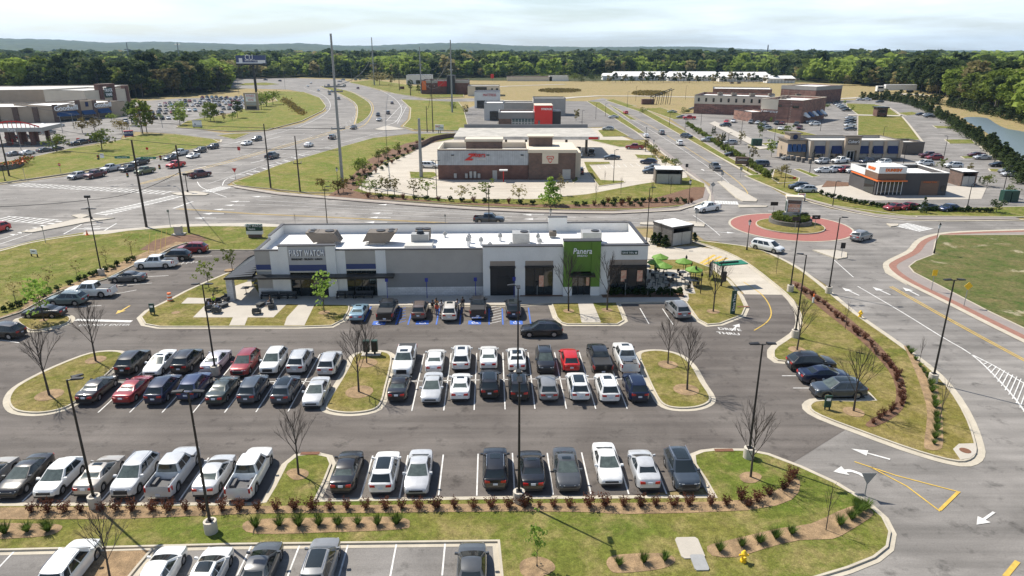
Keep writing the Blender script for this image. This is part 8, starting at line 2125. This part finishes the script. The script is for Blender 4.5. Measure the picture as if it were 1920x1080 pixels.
for a in ((393, 584, 'armchair', 200, 'dark armchair at the left patio group, left seat'), (407, 588, 'armchair', 180, 'dark armchair at the left patio group, nearest seat'), (420, 577, 'low_table', 60, 'long dark low table at the left patio group'), (424, 566, 'armchair', -20, 'empty dark armchair at the left patio group, back seat'),
          (402, 574, 'sofa', 20, 'dark sofa under the person in yellow'), (482, 590, 'armchair', 190, 'dark armchair at the right patio group'), (489, 576, 'low_table', 70, 'dark low table at the right patio group'), (508, 578, 'sofa', -70, 'dark sofa with a reclining visitor at the right patio group')):
    lounge(*a)
for i, (s, d) in enumerate(((-2.2, 1.5), (-1.2, 3.2), (-2.4, 4.6))):
    p = F.p(s, d, .14); t = empty('patio_table', p); q = MB(); q.tube(p, p + Vector((0, 0, .72)), .04, n=6); q.build('stem', M['metal_dark'], t); f = Frame(p, YAW); f.part('top', M['bench_dark'], t, (-.5, .5, -.5, .5, .86, .90)); later(t, 'dark square table', 'under the left corner canopy', 'table', 'tables under the canopy')
def cafe_set(px, py, brolly, i):
    p = G(px, py); p.z = .15; t = empty('patio_table', p); q = MB(); q.tube(p, p + Vector((0, 0, .70)), .05, n=6); q.build('stem', M['metal_dark'], t); q = MB(); q.tube(p + Vector((0, 0, .70)), p + Vector((0, 0, .74)), .5, n=14); q.build('top', M['metal_dark'], t)
    later(t, 'round black metal table', 'on the coffee shop patio', 'table', 'patio tables')
    for k in range(3):
        a = k * 2.1 + i; c_ = p + Vector((math.cos(a) * .85, math.sin(a) * .85, 0)); t2 = empty('patio_chair', c_, a - math.pi / 2)
        for nm, bx in (('seat', (-.22, .22, -.22, .22, .42, .46)), ('backrest', (-.22, .22, .2, .25, .5, .88)), ('leg', (-.22, -.18, -.22, -.18, 0, .42)), ('leg', (.18, .22, -.22, -.18, 0, .42)), ('leg', (-.22, -.18, .18, .22, 0, .5)), ('leg', (.18, .22, .18, .22, 0, .5))):
            q = MB(); q.box(*bx); o = q.build(nm, M['metal_dark']); o.parent = t2
        later(t2, 'black metal chair', 'on the coffee shop patio', 'chair', 'patio chairs')
    if brolly:
        t3 = empty('patio_umbrella', p + Vector((.0, .12, 0))); q = MB(); q.tube(p + Vector((0, .12, 0)), p + Vector((0, .12, 2.7)), .03, n=6); q.build('pole', M['metal_dark'], t3)
        q = MB(); n_ = 8
        for k in range(n_):
            a0, a1 = 2 * math.pi * k / n_, 2 * math.pi * (k + 1) / n_; ap = p + Vector((0, .12, 2.75)); e0 = p + Vector((1.2 * math.cos(a0), .12 + 1.2 * math.sin(a0), 2.2)); e1 = p + Vector((1.2 * math.cos(a1), .12 + 1.2 * math.sin(a1), 2.2))
            q.face([e0, e1, ap]); q.face([e0 - Vector((0, 0, .14)), e1 - Vector((0, 0, .14)), e1, e0])
        q.build('canopy', M['umbrella_green'], t3); later(t3, 'bright green patio umbrella', 'beside the coffee shop', 'umbrella', 'green umbrellas')
for i, (x, y, b_) in enumerate(((1228, 522, 1), (1243, 530, 1), (1280, 521, 1), (1299, 537, 1), (1236, 512, 1), (1247, 541, 0), (1268, 531, 0), (1284, 544, 0), (1214, 536, 0))):
    cafe_set(x, y, b_, i)
for i, (x, y) in enumerate(((1464, 296), (1470, 298), (1477, 300), (1484, 301), (1495, 303), (1505, 305), (1518, 307), (1530, 306))):
    p = G(x, y); t = empty('patio_pillar', p); fr = Frame(p, 0); fr.part('pillar', M['stone_grey'], t, (-.4, .4, -.4, .4, .1, 1.3)); fr.part('cap', M['stucco_tan'], t, (-.45, .45, -.45, .45, 1.3, 1.42)); later(t, 'short stone pillar', 'around the patio of the blue-awning restaurant', 'pillar', 'patio pillars')

# ---------------------------------------------------------------- people
mat('skin', (.30, .17, .11), .6)
mat('skin_dark', (.12, .065, .045), .6)
mat('hair', (.015, .012, .01), .7)
for nm, c_ in (('cloth_red', (.55, .07, .04)), ('cloth_jeans', (.05, .09, .22)), ('cloth_black', (.02, .02, .022)), ('cloth_tan', (.50, .42, .28)), ('cloth_white', (.7, .7, .7)), ('cloth_orange', (.55, .25, .08)), ('cloth_neon', (.55, .75, .05)), ('cloth_lilac', (.5, .5, .65)), ('cloth_grey', (.25, .26, .28))): mat(nm, c_, .85)
def person(px, py, ang, top, legs, label, sit=False, skin='skin', lift=0.0, long_hair=False, group=None):
    """one continuous skinned body; shirt, trousers and hair are children"""
    hip = .48 if sit else .90
    J = {'pelvis': (0, 0, hip), 'belly': (0, 0, hip + .16), 'chest': (0, .01, hip + .40), 'neck': (0, 0, hip + .58), 'head': (0, -.015, hip + .68), 'crown': (0, -.01, hip + .82)}
    E = [('pelvis', 'belly'), ('belly', 'chest'), ('chest', 'neck'), ('neck', 'head'), ('head', 'crown')]
    rad = {'pelvis': .145, 'belly': .125, 'chest': .155, 'neck': .05, 'head': .095, 'crown': .075}
    for s, n_ in ((-1, 'l'), (1, 'r')):
        J['sh' + n_] = (s * .18, 0, hip + .50); J['el' + n_] = (s * .25, -.06, hip + .24); J['wr' + n_] = (s * .22, -.20 if not sit else -.28, hip + .05 if not sit else hip + .16); J['ha' + n_] = (s * .20, -.26 if not sit else -.36, hip - .02 if not sit else hip + .15)
        J['hi' + n_] = (s * .10, 0, hip - .04)
        if sit: J['kn' + n_] = (s * .13, -.42, hip + .02); J['an' + n_] = (s * .13, -.46, .10); J['to' + n_] = (s * .14, -.64, .05)
        else: J['kn' + n_] = (s * .11, -.03 + .06 * s, hip * .52); J['an' + n_] = (s * .12, .02 + .10 * s, .09); J['to' + n_] = (s * .13, -.14 + .10 * s, .05)
        E += [('chest', 'sh' + n_), ('sh' + n_, 'el' + n_), ('el' + n_, 'wr' + n_), ('wr' + n_, 'ha' + n_), ('pelvis', 'hi' + n_), ('hi' + n_, 'kn' + n_), ('kn' + n_, 'an' + n_), ('an' + n_, 'to' + n_)]
        rad.update({'sh' + n_: .065, 'el' + n_: .045, 'wr' + n_: .032, 'ha' + n_: .038, 'hi' + n_: .095, 'kn' + n_: .06, 'an' + n_: .042, 'to' + n_: .04})
    def skinned(names, edges, grow, mname, nm):
        names = list(names); me = bpy.data.meshes.new(nm); me.from_pydata([J[n_] for n_ in names], [(names.index(a), names.index(b_)) for a, b_ in edges], []); o = bpy.data.objects.new(nm, me); C.objects.link(o)
        md = o.modifiers.new('s', 'SKIN')
        for i, n_ in enumerate(names): v_ = me.skin_vertices[0].data[i]; v_.radius = (rad[n_] + grow, (rad[n_] + grow) * (.72 if n_ in ('chest', 'belly', 'pelvis') else 1)); v_.use_root = (i == 0)
        sb = o.modifiers.new('b', 'SUBSURF'); sb.levels = 1; sb.render_levels = 1
        dg = bpy.context.evaluated_depsgraph_get(); m2 = bpy.data.meshes.new_from_object(o.evaluated_get(dg)); bpy.data.objects.remove(o); m2.materials.clear(); m2.materials.append(M[mname])
        m2.polygons.foreach_set('use_smooth', [True] * len(m2.polygons)); q = bpy.data.objects.new(nm, m2); C.objects.link(q); return q
    p = G(px, py); p.z = .02 + lift; body = skinned(J.keys(), E, 0, skin, 'person'); body.location = p; body.rotation_euler = (0, 0, R(ang)); tag(body, label, 'person', group)
    up = ['pelvis', 'belly', 'chest', 'shl', 'ell', 'shr', 'elr']; a_ = skinned(up, [e for e in E if e[0] in up and e[1] in up], .018, top, 'shirt'); a_.parent = body
    lo = ['pelvis', 'hil', 'knl', 'anl', 'hir', 'knr', 'anr']; b2 = skinned(lo, [e for e in E if e[0] in lo and e[1] in lo], .014, legs, 'trousers'); b2.parent = body
    q = MB(); hz_ = hip + .74
    q.tube((0, .025, hz_ - (.05 if not long_hair else .25)), (0, .03, hz_ + .08), .10, .118, n=10); q.tube((0, .03, hz_ + .08), (0, .02, hz_ + .16), .118, .05, n=10)
    q.build('hair', M['hair'], None, True).parent = body
    return body
gp = 'people standing by the pearl car'
person(812, 588, 170, 'cloth_black', 'cloth_tan', 'person in black top and tan trousers, leftmost beside the pearl car', skin='skin_dark', group=gp)
person(820, 594, 10, 'cloth_red', 'cloth_jeans', 'person in red shirt and blue jeans seen from behind', skin='skin_dark', group=gp, long_hair=True)
person(819, 584, 150, 'cloth_orange', 'cloth_black', 'person in orange-brown top behind the one in red', group=gp, long_hair=True)
person(828, 588, 200, 'cloth_white', 'cloth_grey', 'person in white beside the left doors of the pearl car', skin='skin_dark', group=gp)
person(858, 586, 160, 'cloth_white', 'cloth_grey', 'person in pale clothes by the right doors of the pearl car', group=gp)
person(866, 590, 20, 'cloth_tan', 'cloth_jeans', 'person in cream shirt and jeans near the black pickup', group=gp, long_hair=True)
person(868, 582, 180, 'cloth_black', 'cloth_black', 'tall person dressed in black near the black pickup', skin='skin_dark', group=gp)
gp = 'people seated at the patio lounges'
person(393, 582, 110, 'cloth_lilac', 'cloth_jeans', 'seated person in pale lilac shirt at the left patio group', True, group=gp, lift=.13)
person(402, 573, 20, 'cloth_neon', 'cloth_black', 'seated person in neon yellow shirt at the left patio group', True, group=gp, lift=.13)
person(407, 586, 180, 'cloth_white', 'cloth_jeans', 'seated person in white top with back to the lot', True, group=gp, lift=.13)
person(508, 576, -70, 'cloth_black', 'cloth_grey', 'person in black lounging on the right patio sofa', True, group=gp, lift=.13)
person(1146, 547, 200, 'cloth_black', 'cloth_grey', 'seated person in grey trousers before the coffee shop window', True, skin='skin_dark', lift=.13)
person(1160, 548, 160, 'cloth_black', 'cloth_white', 'seated person in dark top below the window posters', True, lift=.13)
for i, (x, y) in enumerate(((1144, 549), (1153, 549), (1162, 549))): cafe_set(x, y, 0, i + 20)

# low dark retaining wall behind the restaurant lot
A = W([(776, 281), (792, 275), (812, 265), (835, 260), (862, 258)], 4, False); q = MB(); q.strip(A, A, False, za=0, zb=1.6); B_ = offset(A, .4, False); q.strip(A, B_, False, za=1.6, zb=1.6); q.strip(B_, B_, False, za=1.6, zb=0)
tag(centred(q.build('retaining_wall', M['brick_brown'])), 'curved dark retaining wall at the rear of the pale restaurant lot', 'wall')
# ---------------------------------------------------------------- haze
hz = MB(); hz.box(-9500, 9500, -60, 9600, -3, 170)
hm = bpy.data.materials.new('haze'); hm.use_nodes = True
hn = hm.node_tree; hn.nodes.clear()
pv = N(hn, 'ShaderNodeVolumePrincipled'); pv.inputs['Color'].default_value = (.42, .66, .95, 1); pv.inputs['Density'].default_value = 5.5e-5; pv.inputs['Anisotropy'].default_value = .2
ho = N(hn, 'ShaderNodeOutputMaterial'); hn.links.new(pv.outputs['Volume'], ho.inputs['Volume'])
h_ = hz.build('haze', hm); tag(h_, 'pale blue air haze over the distant hills', 'haze', kind='stuff')
finish_labels()
